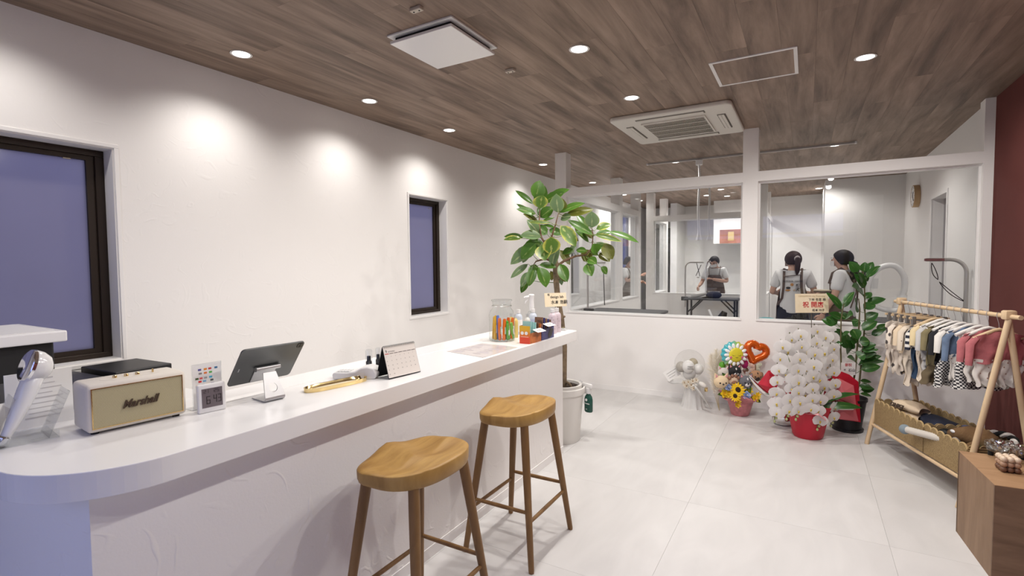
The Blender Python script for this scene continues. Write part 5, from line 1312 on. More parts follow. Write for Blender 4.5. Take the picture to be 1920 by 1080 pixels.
for x, y in ((-.042, .03), (-.016, .05), (.016, .05), (.042, .03)):
    bm = NB(); ball(bm, (x, y, .012), .0165, (1, 1.1, .8), 10, 7); obj('toe_pad', bm, mat('toe_brown', (.27, .13, .08), .7), r, smooth=True, M=M)
bm = NB(); ball(bm, (0, -.012, .02), .024, (1.15, .9, .6), 12, 8); obj('palm_pad', bm, mat('palm_brown', (.27, .13, .08), .7), r, smooth=True, M=M)
bm = NB(); tube(bm, [(-.592, 5.26, .31), (-.56, 5.36, .13)], .0025, 5); obj('pick_stick', bm, mTwig, r)
# ---- balloons
M = facing((-.605, 5.405, .583), .08)
r = thing('smiling_flower_balloon', 'smiling flower foil balloon with yellow face and white petals', 'balloon')
mFoilM = mat('foil_multicolour', (.3, .5, .45), .2, coat=.6); nt = mFoilM.node_tree
tc = nt.nodes.new('ShaderNodeTexCoord'); dp = nt.nodes.new('ShaderNodeVectorMath'); dp.operation = 'DOT_PRODUCT'; dp.inputs[1].default_value = (3.0, 1.6, -1.6)
nt.links.new(tc.outputs['Object'], dp.inputs[0]); mr_ = nt.nodes.new('ShaderNodeMapRange'); q0 = -.605 * 3.0 + 5.405 * 1.6 - .583 * 1.6; mr_.inputs['From Min'].default_value = q0 - .42; mr_.inputs['From Max'].default_value = q0 + .42
nt.links.new(dp.outputs['Value'], mr_.inputs['Value']); rp = nt.nodes.new('ShaderNodeValToRGB'); e = rp.color_ramp.elements; e[0].color = (.06, .40, .46, 1); e[1].color = (.55, .05, .20, 1); e[0].position = .12; e[1].position = .92
for q, c in ((.36, (.30, .48, .12)), (.52, (.60, .50, .04)), (.72, (.58, .30, .06))): x_ = e.new(q); x_.color = (*c, 1)
nt.links.new(mr_.outputs[0], rp.inputs[0]); nt.links.new(rp.outputs[0], nt.nodes['Principled BSDF'].inputs['Base Color'])
bm = NB(); N = 72; L_ = []
for q, z in ((0, .05), (.5, .043), (.8, .028), (.95, .010), (1.02, 0), (.95, -.01), (.6, -.03), (0, -.035)):
    L_.append([bm.verts.new(V(0, 0, z))] if q == 0 else [bm.verts.new(V(.128 * q * (1 + .045 * math.cos(16 * 2 * PI * k / N)) * math.cos(2 * PI * k / N), .128 * q * (1 + .045 * math.cos(16 * 2 * PI * k / N)) * math.sin(2 * PI * k / N), z)) for k in range(N)])
for A_, B_ in zip(L_, L_[1:]):
    for k in range(N):
        k2 = (k + 1) % N
        if len(A_) == 1: bm.faces.new((A_[0], B_[k], B_[k2]))
        elif len(B_) == 1: bm.faces.new((A_[k], A_[k2], B_[0]))
        else: bm.faces.new((A_[k], A_[k2], B_[k2], B_[k]))
obj('foil_body', bm, mFoilM, r, smooth=True, M=M)
for k in range(14):
    a = 2 * PI * k / 14; bm = NB(); ball(bm, (.086 * math.cos(a), .086 * math.sin(a), .036), .023, (1.35, .72, .35), 10, 6, Matrix.Rotation(a, 3, 'Z')); obj('white_petal', bm, mWhite, r, smooth=True, M=M)
bm = NB(); ball(bm, (0, 0, .042), .070, (1, 1, .24), 28, 12); fc = obj('yellow_face', bm, mat('face_yellow', (.68, .58, .04), .3), r, smooth=True, M=M)
for s in (-1, 1):
    bm = NB(); tube(bm, [(s * .028 + .013 * math.cos(a), .002 - .009 * math.sin(a), .057) for a in [PI * k / 8 for k in range(9)]], .0017, 5); obj('closed_eye', bm, mInk, fc, M=M)
    bm = NB(); ball(bm, (s * .053, -.022, .051), .013, (1, 1, .3), 10, 6); obj('cheek', bm, mat('cheek_pink', (.60, .12, .25), .5), fc, smooth=True, M=M)
bm = NB(); tube(bm, [(.011 * math.cos(a), -.018 - .008 * math.sin(a), .059) for a in [PI * k / 8 for k in range(9)]], .0016, 5); obj('smile', bm, mInk, fc, M=M)
bm = NB(); tube(bm, [(-.605, 5.43, .47), (-.57, 5.42, .13)], .003, 6); obj('balloon_stick', bm, mWhiteP, r)
M = facing((-.425, 5.53, .591), .05) @ Matrix.Rotation(math.radians(-20), 4, 'Z')
r = thing('heart_balloon', 'glossy orange ring balloon shaped like an open heart', 'balloon')
hp = []
for k in range(44):
    t = 2 * PI * k / 44; hp.append(V(.0060 * 16 * math.sin(t) ** 3 * 1.0, .0060 * (13 * math.cos(t) - 5 * math.cos(2 * t) - 2 * math.cos(3 * t) - math.cos(4 * t)) + .012, 0))
bm = NB(); tube(bm, hp + [hp[0]], [.036 * (1 + .06 * (k % 2)) for k in range(45)], 12, cap=False); obj('heart_ring', bm, mat('orange_foil', (.68, .11, .008), .18, metal=.35, coat=.5), r, smooth=True, M=M)
bm = NB(); tube(bm, [M @ V(0, -.11, 0), (-.50, 5.42, .13)], .003, 6); obj('balloon_stick', bm, mWhiteP, r)
r = thing('butterfly_ornament', 'pastel iridescent butterfly ornament below the orange heart', 'butterfly'); M = facing((-.423, 5.475, .462), .05)
for s in (-1, 1):
    bm = NB(); ball(bm, (s * .036, .016, 0), .036, (1, .62, .12), 12, 7, Matrix.Rotation(s * .5, 3, 'Z')); ball(bm, (s * .026, -.022, 0), .026, (1, .7, .12), 12, 7, Matrix.Rotation(-s * .5, 3, 'Z')); w_ = obj('wing', bm, mat('pastel_wing', (.60, .42, .34) if s < 0 else (.55, .55, .42), .25, coat=.6, noise=.35, nscale=40), r, smooth=True, M=M)
bm = NB(); tube(bm, [(0, -.03, .006), (0, .03, .006)], .004, 6); obj('butterfly_body', bm, mGold, r, M=M)
bm = NB(); tube(bm, [(-.423, 5.475, .44), (-.50, 5.40, .13)], .002, 5); obj('wire', bm, mSteel, r)
r = thing('silver_gem', 'small faceted silver gem ornament behind the husky', 'ornament'); M = facing((-.508, 5.43, .425), 0)
bm = NB(); lathe(bm, [(0, -.04), (.036, .012), (.026, .03), (0, .03)], seg=7, M=M @ Matrix.Rotation(-PI / 2, 4, 'X')); obj('gem_body', bm, mMirror, r)
bm = NB(); tube(bm, [(-.508, 5.43, .39), (-.53, 5.39, .13)], .002, 5); obj('wire', bm, mSteel, r)
for p, R, c, l in (((-.714, 5.40, .465), .036, (.12, .36, .03), 'small green balloon beside the smiling flower balloon'), ((-.520, 5.50, .482), .040, (.42, .02, .14), 'small magenta balloon behind the smiling flower balloon')):
    r = thing('small_balloon', l, 'balloon'); bm = NB(); ball(bm, p, R, (.9, .9, 1.15), 16, 10); obj('balloon_body', bm, mat('balloon_latex', c, .22), r, smooth=True)
    bm = NB(); tube(bm, [Vector(p) - Vector((0, 0, R)), PA + Vector((0, 0, .13))], .002, 5); obj('balloon_stick', bm, mWhiteP, r)
# ---- pampas
r = thing('pampas_plume', 'cream pampas plume leaning on the low wall', 'pampas')
bm = NB(); rg = random.Random(5); mPam = mat('pampas_cream', (.86, .79, .67), .95)
for st in range(5):
    a0 = Vector((-.79 + .01 * st, 5.42, .16)); a1 = Vector((-.84 + .05 * st, 5.52 + .012 * (st % 3), .50 + .10 * math.sin(st * .8 + .4)))
    for k in range(420):
        t = rg.random() ** .7; p = a0.lerp(a1, t) + Vector((0, 0, .02 * math.sin(3 * t))); wd = .10 * math.sin(PI * min(1, t * .85 + .1)) + .01
        d = Vector((rg.uniform(-1, 1), rg.uniform(-.55, .3), rg.uniform(.2, 1.2))).normalized() * wd * rg.uniform(.6, 1.25); s = Vector((.0016, .0009, .0005))
        v = [bm.verts.new(p - s), bm.verts.new(p + s), bm.verts.new(p + d)]; bm.faces.new(v)
obj('plume', bm, mPam, r, kind='stuff')
bm = NB()
for st in range(5): tube(bm, [(-.74, 5.42, .0), (-.79 + .01 * st, 5.43, .16), (-.82 + .02 * st, 5.46, .28)], .002, 5)
obj('stalks', bm, mat('straw', (.5, .40, .24), .8), r)
# ---- white balloon bouquet
r = thing('balloon_bouquet', 'white balloon bouquet in a clear globe with tulle skirt', 'balloon bouquet')
BC = Vector((-1.02, 5.44, 0))
bm = NB(); ball(bm, (-1.035, 5.44, .443), .150, (1, 1, 1), 32, 20); obj('clear_globe', bm, pane_mat('clear_balloon', (.97, .97, .965), .07), r, smooth=True)
for nm, p, R, c in (('white_balloon', (-1.035, 5.372, .428), .062, (.78, .77, .75)), ('white_balloon', (-.954, 5.46, .395), .052, (.78, .77, .75)), ('silver_balloon', (-1.112, 5.40, .414), .052, (.42, .39, .35)), ('champagne_balloon', (-1.012, 5.50, .445), .048, (.45, .40, .30)), ('white_balloon', (-1.036, 5.43, .345), .064, (.74, .73, .71))):
    bm = NB(); ball(bm, p, R, (1, 1, 1.08), 18, 12); obj(nm, bm, mat('bouquet_latex', c, .25), r, smooth=True)
M = facing((-1.035, 5.309, .432), 0); M.translation = Vector((-1.035, 5.372, .43)) + M.to_3x3() @ Vector((0, 0, .0625))
text('greeting', 'Happy', .022, mInkGrey, r, M @ Matrix.Translation((0, .010, 0)), ext=.0008); text('greeting', 'Opening', .018, mInkGrey, r, M @ Matrix.Translation((0, -.012, 0)), ext=.0008)
mTulle = mat('white_tulle', (.76, .75, .73), .8, alpha=.72)
bm = NB(); lathe(bm, [(.05, .28), (.075, .22), (.085, .12), (.10, .03), (.115, .0)], BC + Vector((.02, -.01, 0)), 48, wob=lambda k, z: 1 + .10 * math.sin(k * 1.31) * (1 - z / .3)); obj('tulle_skirt', bm, mTulle, r, smooth=True)
bm = NB(); grid(bm, lambda u, v: (-.97 + .16 * u + .02 * math.sin(3 * v), 5.33 - .03 * u - .05 * math.sin(PI * v), .24 - .21 * u ** 1.2 - .06 * (v - .5) + .035 * v * u), 10, 6); obj('ribbon_tail', bm, mTulle, r, smooth=True, solid=.001)
bm = NB(); grid(bm, lambda u, v: (-1.07 - .18 * u, 5.37 + .05 * u, .22 + .02 * u + .06 * v * (1 - u * .3) + .012 * math.sin(6 * u)), 8, 4); obj('ribbon_tail', bm, mTulle, r, smooth=True, solid=.001)
for s in (-1, 1):
    bm = NB(); ball(bm, (-.935 + s * .045, 5.345, .25 + .012 * s), .042, (1, .5, .62), 14, 9, Matrix.Rotation(s * .5, 3, 'Y')); obj('bow_loop', bm, mat('bow_white', (.72, .69, .64), .45), r, smooth=True)
bm = NB(); bevbox(bm, -.875, -.845, 5.36, 5.38, .19, .235, .005); obj('gold_clasp', bm, mGold, r, smooth=True)
for k, p in enumerate(((-.985, 5.335, .29), (-1.03, 5.34, .275), (-.955, 5.35, .30), (-1.07, 5.35, .26), (-1.0, 5.33, .25), (-1.045, 5.33, .235), (-.975, 5.325, .22))):
    M = facing(p, .4); bm = NB()
    for lv in range(2):
        for j in range(6): petal_fan(bm, 2 * PI * (j + lv * .5) / 6, .030 * (1 - lv * .3), .012, .008 + lv * .006, 3, .003 * lv)
    f = obj('cream_flower', bm, mat('cream_petal', (.72, .66, .56), .65), r, smooth=True, M=M)
    bm = NB(); ball(bm, (0, 0, .01), .007, seg=7, rings=5); obj('flower_heart', bm, mat('tan_heart', (.42, .28, .14), .7), f, M=M)
B_ = basis((-1.205, 5.40, .335), Vector((.75, .35, .55)), Vector((-.5, -.1, .8)))
bm = NB(); box(bm, -.075, .075, -.055, .055, -.001, .001, B_); c_ = obj('message_card', bm, mPaper, r)
bm = NB()
for k in range(3): box(bm, -.05, .02 + .02 * k, -.03 + k * .025, -.027 + k * .025, .001, .0016, B_)
obj('handwriting', bm, mInkGrey, c_)
# ================================================================ CLOTHES RACK
RK = Vector((.448, 4.993, 0)); RZ = math.atan2(-.943, .332)
mPine = wood('pale_beech', (.56, .40, .235), (.68, .52, .335), (1, 1, .15), 14, .5)
mPineX = wood('pale_beech_rod', (.56, .40, .235), (.68, .52, .335), (.15, 1, 1), 14, .5)
r = thing('clothes_rack', 'pale wooden A-frame clothes rack beside the red wall', 'clothes rack', RK, RZ)
for x in (0, 1.11):
    for y in (0, .41):
        bm = NB(); s = 1 if y == 0 else -1; tube(bm, [(x, y, 0), (x, .225 - .028 * s * .0, 1.19) if False else (x + .006 * s, .225 + .005 * s, 1.19)], [.0165, .0165], 14); obj('leg', bm, mPine, r, smooth=True)
    bm = NB(); bevbox(bm, x - .024, x + .024, .195, .255, 1.145, 1.20, .01, 2); obj('top_joint', bm, mPine, r, smooth=True)
bm = NB(); cyl(bm, (-.09, .225, 1.165), (1.2, .225, 1.165), .0135, seg=14); obj('hanging_rod', bm, mPineX, r, smooth=True)
for y in (.036, .375):
    bm = NB(); cyl(bm, (-.0, y, .165), (1.11, y, .165), .0115, seg=12); obj('lower_rail', bm, mPineX, r, smooth=True)
# baskets
mWick = mat('seagrass', (.36, .25, .12), .85); nt = mWick.node_tree; b_ = nt.nodes['Principled BSDF']
tc = nt.nodes.new('ShaderNodeTexCoord'); br = nt.nodes.new('ShaderNodeTexBrick'); br.inputs['Scale'].default_value = 60; br.inputs['Mortar Size'].default_value = .03; br.inputs['Color1'].default_value = (.42, .30, .145, 1); br.inputs['Color2'].default_value = (.30, .205, .095, 1); br.inputs['Mortar'].default_value = (.14, .09, .04, 1); br.inputs['Brick Width'].default_value = .35; br.inputs['Row Height'].default_value = .45
mp = nt.nodes.new('ShaderNodeMapping'); mp.inputs['Rotation'].default_value = (PI / 2, 0, 0); nt.links.new(tc.outputs['Object'], mp.inputs[0]); nt.links.new(mp.outputs[0], br.inputs[0]); nt.links.new(br.outputs['Color'], b_.inputs['Base Color'])
bp = nt.nodes.new('ShaderNodeBump'); bp.inputs['Strength'].default_value = .6; bp.inputs['Distance'].default_value = .003; nt.links.new(br.outputs['Fac'], bp.inputs['Height']); bp.invert = True; nt.links.new(bp.outputs[0], b_.inputs['Normal'])
mRim = mat('seagrass_rim', (.46, .33, .16), .8, bump=.5, bscale=120)
def basket(label, x0, x1, h):
    r = thing('seagrass_basket', label, 'basket', RK, RZ, 'scalloped seagrass baskets on the rack'); y0, y1, z0 = .048, .363, .178; t = .008
    def scal(L, n):
        p = [(0, 0), (L, 0)]; w_ = L / n
        for k in range(n):
            cx = L - w_ * (k + .5)
            for j in range(7):
                a = PI * j / 6; p.append((cx + w_ * .5 * math.cos(a), h - w_ * .42 + w_ * .42 * math.sin(a)))
        return p
    nx, ny = max(3, round((x1 - x0) / .068)), 5
    for y in (y0, y1): bm = NB(); prism(bm, scal(x1 - x0, nx), -t / 2, t / 2, basis((x0, y, z0), (1, 0, 0), (0, 0, 1))); obj('woven_side', bm, mWick, r)
    for x in (x0, x1): bm = NB(); prism(bm, scal(y1 - y0, ny), -t / 2, t / 2, basis((x, y0, z0), (0, 1, 0), (0, 0, 1))); obj('woven_end', bm, mWick, r)
    bm = NB(); box(bm, x0, x1, y0, y1, z0, z0 + .008); obj('woven_base', bm, mWick, r)
    for y in (y0, y1):
        bm = NB(); w_ = (x1 - x0) / nx
        for k in range(nx): tube(bm, [(x0 + w_ * (k + .5) + w_ * .5 * math.cos(PI * j / 8), y, z0 + h - w_ * .42 + w_ * .42 * math.sin(PI * j / 8)) for j in range(9)], .0055, 6)
        obj('bound_rim', bm, mRim, r, smooth=True)
basket('scalloped seagrass basket holding folded cream cloths', .015, .66, .205)
basket('scalloped seagrass basket with plush toys next to the wooden cube', .675, 1.09, .205)
LM4 = Matrix.Translation(RK) @ Matrix.Rotation(RZ, 4, 'Z')
mCrm = mat('cream_cotton', (.66, .53, .38), .9, bump=.4, bscale=60)
def roll(label, c, L, R, m_, n=3, rz=0, grp=None, txt=None):
    r = thing('folded_cloth', label, 'cloth', LM4 @ Vector(c), RZ + rz, grp)
    for k in range(n):
        zc = R * .5 + k * R * .95; bm = NB()
        def fn(u, v):
            a = 2 * PI * u; q = math.sin(PI * (v * .94 + .03)) ** .25
            return (-L / 2 + L * v + .012 * math.sin(a * 2 + k), (.10 - .008 * k) * math.cos(a) * q * (1 + .05 * math.sin(5 * v + k)), zc + R * .55 * math.copysign(abs(math.sin(a)) ** .8, math.sin(a)) * q + .006 * math.sin(7 * v + 2 * k))
        grid(bm, fn, 18, 12, close_u=True)
        for e in (0, 1): pass
        o = obj('fold', bm, m_, r, smooth=80)
    if txt: text('embroidery', txt, .042, mat('thread_dark', (.10, .07, .05), .9), o, basis((-.005, -.105, zc + R * .15), (1, 0, 0), (0, .35, 1)), ext=.004, shear=.2, bold=.001)
    return r
roll('stack of folded cream cloths with dark stitched letters', (.20, .20, .205), .25, .07, mCrm, 3, .25, None, 'ONIGI')
roll('single cream cloth lying along the basket', (.49, .165, .205), .30, .085, mCrm, 1, .1)
roll('folded navy denim cloth behind the cream ones', (.46, .285, .205), .40, .075, mat('navy_denim', (.022, .028, .055), .9, bump=.4, bscale=90), 2, 0)
# plush toys
r = thing('plush_dog_toy', 'brown ribbed plush dog toy with a black nose', 'plush toy', LM4 @ Vector((.86, .20, .0)), RZ)
mBr = mat('brown_corduroy', (.17, .095, .042), .95, bump=.8, bscale=70)
bm = NB(); tube(bm, [(-.12, -.03, .335), (-.07, -.02, .35), (0, 0, .37), (.08, .03, .37), (.14, .06, .345), (.17, .07, .33)], [.035, .048, .062, .068, .055, .02], 16); obj('plush_body', bm, mBr, r, smooth=True)
bm = NB(); ball(bm, (-.145, -.05, .335), .038, (1.1, 1.0, .8)); ball(bm, (-.165, -.02, .33), .030, (1, 1, .9)); obj('nose', bm, mat('nose_black', (.008, .008, .009), .6), r, smooth=True)
bm = NB(); ball(bm, (-.06, -.06, .375), .016, (1.4, .6, .7)); obj('white_eye', bm, mWhiteP, r, smooth=True)
bm = NB(); ball(bm, (-.06, .04, .39), .05, (1.6, .5, .45), 12, 8); obj('denim_ear', bm, mat('denim_grey', (.07, .075, .13), .9), r, smooth=True)
for k, x in enumerate((-.02, .10)):
    bm = NB(); tube(bm, [(x, -.03, .34), (x - .02, -.07, .31), (x - .03, -.08, .285)], [.026, .024, .02], 10); obj('paw', bm, mat('paw_grey', (.34, .30, .28), .9) if k == 0 else mBr, r, smooth=True)
r = thing('rope_toy', 'black and white twisted rope toy round the plush dog', 'rope toy', LM4 @ Vector((.95, .22, .0)), RZ)
mRope = mat('rope_black', (.012, .012, .012), .9); mRopeW = mat('rope_white', (.66, .62, .58), .9)
for q in range(2):
    bm = NB(); pts = []
    for k in range(70):
        t = k / 69; a = -.6 + 4.2 * t; c = V(.0 + .13 * math.cos(a), .035 + .10 * math.sin(a), .335 + .07 * math.sin(PI * t)); ph = t * 34 + q * PI
        pts.append(c + V(math.cos(a) * .011 * math.cos(ph), math.sin(a) * .011 * math.cos(ph), .011 * math.sin(ph)))
    tube(bm, pts, .012, 7); obj('strand', bm, (mRope, mRopeW)[q], r, smooth=True)
r = thing('ribbed_chew_toy', 'white ribbed stick toy with a grey-blue tip poking over the basket', 'chew toy', LM4 @ Vector((.73, .045, -.055)), RZ)
bm = NB(); n = 26; tube(bm, [(.10 - .24 * k / n, .02 - .085 * k / n, .385 - .02 * (k / n)) for k in range(n + 1)], [.022 * (1.12 if k % 2 else .95) for k in range(n + 1)], 12); obj('ribbed_shaft', bm, mat('toy_white', (.60, .56, .50), .8), r, smooth=True)
bm = NB(); ball(bm, (-.155, -.068, .362), .034, (1.1, 1, 1), 14, 9); obj('tip', bm, mat('tip_blue', (.22, .27, .30), .8), r, smooth=True)
r = thing('teal_disc', 'pale teal oval disc lying in the toy basket', 'disc', LM4 @ Vector((1.02, .13, .30)), RZ)
bm = NB(); lathe(bm, [(0, .0), (.062, 0), (.07, .006), (.066, .012), (0, .014)], seg=26); obj('disc_body', bm, mat('teal', (.13, .50, .44), .5), r, smooth=True)
bm = NB(); lathe(bm, [(.03, .013), (.034, .015), (.038, .013)], seg=24); obj('raised_ring', bm, mat('teal_dark', (.09, .40, .35), .5), r, smooth=True)
bm = NB(); box(bm, -.03, .03, -.03, .03, -.112, 0); obj('wrapped_bone', bm, mat('bone_beige', (.45, .35, .22), .9), r)

# ---------------------------------------------------------------- garments
def pattern(name, base, spot, scale=26, size=.10, rough=.9):
    m = mat(name, base, rough); nt = m.node_tree; tc = nt.nodes.new('ShaderNodeTexCoord'); v = nt.nodes.new('ShaderNodeTexVoronoi'); v.inputs['Scale'].default_value = scale
    nt.links.new(tc.outputs['Object'], v.inputs['Vector']); rp = nt.nodes.new('ShaderNodeValToRGB'); rp.color_ramp.elements[0].color = (*spot, 1); rp.color_ramp.elements[1].color = (*base, 1); rp.color_ramp.elements[0].position = size; rp.color_ramp.elements[1].position = size + .05
    nt.links.new(v.outputs['Distance'], rp.inputs[0]); nt.links.new(rp.outputs[0], nt.nodes['Principled BSDF'].inputs['Base Color']); return m
def checks(name, c1, c2, scale=(1, 42, 42), rot_=0):
    m = mat(name, c1, .9); nt = m.node_tree; tc = nt.nodes.new('ShaderNodeTexCoord'); mp = nt.nodes.new('ShaderNodeMapping'); mp.inputs['Scale'].default_value = scale
    nt.links.new(tc.outputs['Object'], mp.inputs[0]); ch = nt.nodes.new('ShaderNodeTexChecker'); ch.inputs['Scale'].default_value = 1; ch.inputs['Color1'].default_value = (*c1, 1); ch.inputs['Color2'].default_value = (*c2, 1)
    nt.links.new(mp.outputs[0], ch.inputs[0]); nt.links.new(ch.outputs['Color'], nt.nodes['Principled BSDF'].inputs['Base Color']); return m
mCow = pattern('cow_print', (.70, .62, .53), (.06, .05, .05), 15, .30); mDot = pattern('dot_cream', (.66, .57, .46), (.18, .13, .10), 30, .10); mFlor = pattern('floral_white', (.70, .66, .61), (.30, .16, .12), 40, .16)
mStripe = checks('stripe_navy', (.70, .67, .62), (.015, .018, .035), (1, .01, 46)); mGing = checks('gingham', (.62, .60, .57), (.02, .02, .025), (1, 92, 92)); mDen = mat('denim_blue', (.12, .17, .26), .9, noise=.3, nscale=12)
mYelw = mat('butter_cotton', (.66, .54, .32), .9); mGrW = mat('grey_fleece', (.50, .49, .48), .95, bump=.5, bscale=120); mKha = mat('khaki', (.20, .165, .085), .9, noise=.15, nscale=14); mBlk = mat('black_knit', (.014, .014, .017), .95); mWht = mat('white_knit', (.70, .67, .62), .95, bump=.4, bscale=120); mPink = mat('rose_knit', (.40, .12, .13), .95, bump=.6, bscale=60, noise=.12, nscale=20); mNavy = mat('navy_jersey', (.02, .045, .09), .9)
mHangW = mat('hanger_white', (.72, .70, .66), .4); mHangWood = mat('hanger_wood', (.58, .43, .26), .5)
def garment(label, x, top, low, hw=.125, hl=.24, ll=.18, kind='clip', sl=True, tw=0.0, th=.021, skirt=False):
    """hangs across the rod: local x along the rod, y sideways, z down from the rod"""
    r = thing('pet_garment', label, 'garment', LM4 @ Vector((x, .225, 1.165)), RZ + tw, 'little pet garments on the rack')
    bm = NB(); tube(bm, [(0, .018 * math.cos(a), .018 * math.sin(a)) for a in [math.radians(-60 + 30 * k) for k in range(9)]] + [(0, -.004, -.05), (0, 0, -.085)], .0016, 6); obj('hook', bm, mSteel, r)
    z0 = -.085; rg = random.Random(int(x * 1000))
    if kind == 'clip':
        bm = NB(); box(bm, -.007, .007, -.13, .13, z0 - .016, z0); obj('hanger_bar', bm, mHangWood, r, bev=.003)
        for s in (-.1, .1): bm = NB(); bevbox(bm, -.011, .011, s - .013, s + .013, z0 - .055, z0 + .005, .003); obj('clip', bm, mat('clip_grey', (.22, .21, .20), .4, metal=.5), r)
        zt = z0 - .045
    else:
        m_ = mHangW if kind == 'white' else mHangWood
        bm = NB(); tube(bm, [(0, -.135, z0 - .06), (0, -.09, z0 - .038), (0, -.03, z0 - .008), (0, 0, z0), (0, .03, z0 - .008), (0, .09, z0 - .038), (0, .135, z0 - .06)], [.011, .012, .010, .010, .010, .012, .011], 10); obj('hanger_bar', bm, m_, r, smooth=True); zt = z0 - .012
    def body(z_a, z_b, w_a, w_b, t_a, t_b, m_, nm, ripple=.012, cy=0., seed=0, sag=.0, shoulder=.035):
        bm = NB(); N, K = 40, 12; rings = []; pa = rg.uniform(0, 6)
        for k in range(K + 1):
            t = k / K; wv = w_a + (w_b - w_a) * t; tv = t_a + (t_b - t_a) * math.sin(t * PI / 2); ring = []
            for i in range(N):
                a = 2 * PI * i / N; yy = wv * math.copysign(abs(math.cos(a)) ** .8, math.cos(a)); xx = tv * math.sin(a) * (1 + .30 * t * math.sin(3 * a + pa)) + ripple * .8 * t * math.sin(5 * a + pa + 2 * t) + .007 * math.sin(9 * yy / max(wv, .01) + 5 * t + pa) + .004 * math.sin(13 * t + 3 * a)
                zz = z_a + (z_b - z_a) * t - (shoulder * (abs(yy) / max(wv, 1e-4)) ** 1.6 * (1 - t)) + sag * math.sin(4 * a + pa) * t
                ring.append(bm.verts.new((xx, cy + yy + .006 * math.sin(3 * t * PI + pa), zz)))
            rings.append(ring)
        for A_, B_ in zip(rings, rings[1:]):
            for i in range(N): bm.faces.new((A_[i], A_[(i + 1) % N], B_[(i + 1) % N], B_[i]))
        bm.faces.new(rings[0]); bm.faces.new(list(reversed(rings[-1])))
        return obj(nm, bm, m_, r, smooth=70)
    body(zt, zt - hl, hw, hw * .92, .012, th, top, 'bodice', cy=0, sag=.008)
    if sl:
        for s in (-1, 1):
            bm = NB(); L_ = rg.uniform(.10, .15); tube(bm, [(0, s * (hw - .02), zt - .045), (.006, s * (hw + .012), zt - .08), (.012, s * (hw + .022), zt - .08 - L_)], [.022, .027, .021], 10, flat=.7); obj('sleeve', bm, top, r, smooth=True)
    if low is not None:
        if skirt: body(zt - hl + .015, zt - hl - ll, hw * .85, hw * 1.25, th * .9, th * 1.5, low, 'skirt', ripple=.02, sag=.012, shoulder=0)
        else:
            for s in (-1, 1): body(zt - hl + .02, zt - hl - ll * rg.uniform(.8, 1.1), hw * .48, hw * .36, th * .9, th * .8, low, 'trouser_leg', ripple=.012, cy=s * hw * .45, sag=.015, shoulder=0)
    return r
garment('cow print bandana set on a clip hanger at the far rod end', .03, mCow, mCow, .125, .24, .15, 'clip', False)
garment('cow print romper with rust trim, second from the far end', .12, mCow, mCow, .13, .25, .17, 'clip', True)
garment('plain cream smock hanging behind the dotted onesie', .20, mCrm, mCow, .12, .24, .16, 'clip', True)
garment('long cream dotted onesie with loose legs', .28, mDot, mDot, .13, .27, .20, 'clip', True)
garment('navy and white striped top with dark denim trousers', .36, mStripe, mNavy, .12, .18, .26, 'clip', True)
garment('butter yellow blouse with pale floral legs', .44, mYelw, mDot, .13, .2, .26, 'wood', True)
garment('soft grey fleece pullover on a white hanger', .51, mGrW, mGrW, .13, .27, .1, 'white', True)
garment('khaki quilted coat on a white hanger', .58, mKha, mat('olive_brown', (.12, .09, .05), .9), .135, .30, .12, 'white', True, skirt=True)
garment('black knit suit between the khaki coat and the white cardigan', .65, mBlk, mBlk, .125, .28, .13, 'white', True)
garment('white knit cardigan with a black and white gingham skirt', .72, mWht, mGing, .13, .17, .24, 'white', True, skirt=True)
garment('faded denim jacket with white printed bloomers', .80, mDen, mFlor, .13, .2, .16, 'white', True)
garment('white hanger with a gingham pinafore, third from the near end', .88, mWht, mGing, .12, .16, .22, 'white', False, skirt=True)
garment('rose pink knit with white floral bloomers', .955, mPink, mFlor, .135, .2, .14, 'white', True)
garment('dusky pink fluffy top on a wooden hanger nearest the red wall', 1.04, mPink, mFlor, .14, .19, .15, 'wood', True)

# ================================================================ WOODEN CUBE with dish and candle
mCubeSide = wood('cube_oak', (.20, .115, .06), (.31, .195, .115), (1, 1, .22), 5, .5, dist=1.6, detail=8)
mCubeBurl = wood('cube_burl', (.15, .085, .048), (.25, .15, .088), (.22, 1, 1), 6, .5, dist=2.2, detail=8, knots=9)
r = thing('display_cube', 'plain veneered wooden display cube in the near corner', 'display cube', (.755, 3.60, 0), math.radians(4.2))
# local: x to the right, y away (0 .. -.48)
a = .478; h = .45; t = .018
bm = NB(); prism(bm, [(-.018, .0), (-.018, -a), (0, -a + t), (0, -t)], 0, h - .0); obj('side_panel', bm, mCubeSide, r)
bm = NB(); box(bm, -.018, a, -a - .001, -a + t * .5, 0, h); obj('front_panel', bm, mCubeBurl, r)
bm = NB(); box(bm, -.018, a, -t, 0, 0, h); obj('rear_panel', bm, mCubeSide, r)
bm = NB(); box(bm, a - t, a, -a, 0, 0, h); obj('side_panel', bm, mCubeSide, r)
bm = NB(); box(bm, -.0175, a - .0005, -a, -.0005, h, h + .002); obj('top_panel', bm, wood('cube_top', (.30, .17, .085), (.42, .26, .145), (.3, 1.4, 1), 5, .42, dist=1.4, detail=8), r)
r = thing('glass_dish', 'shallow cut glass dish of silver foil treats on black feet', 'dish', (.93, 3.565, .452))
bm = NB(); lathe(bm, [(0, .04), (.085, .04), (.092, .05), (.094, .078), (.090, .078), (.087, .052), (0, .046)], seg=40, wob=lambda k, z: 1 + (.012 if k % 2 else 0)); obj('glass_bowl', bm, mJar, r)
bm = NB(); lathe(bm, [(.0935, .058), (.0955, .06), (.0955, .066), (.0935, .068)], seg=36); obj('clear_band', bm, mAcryl, r, smooth=True)
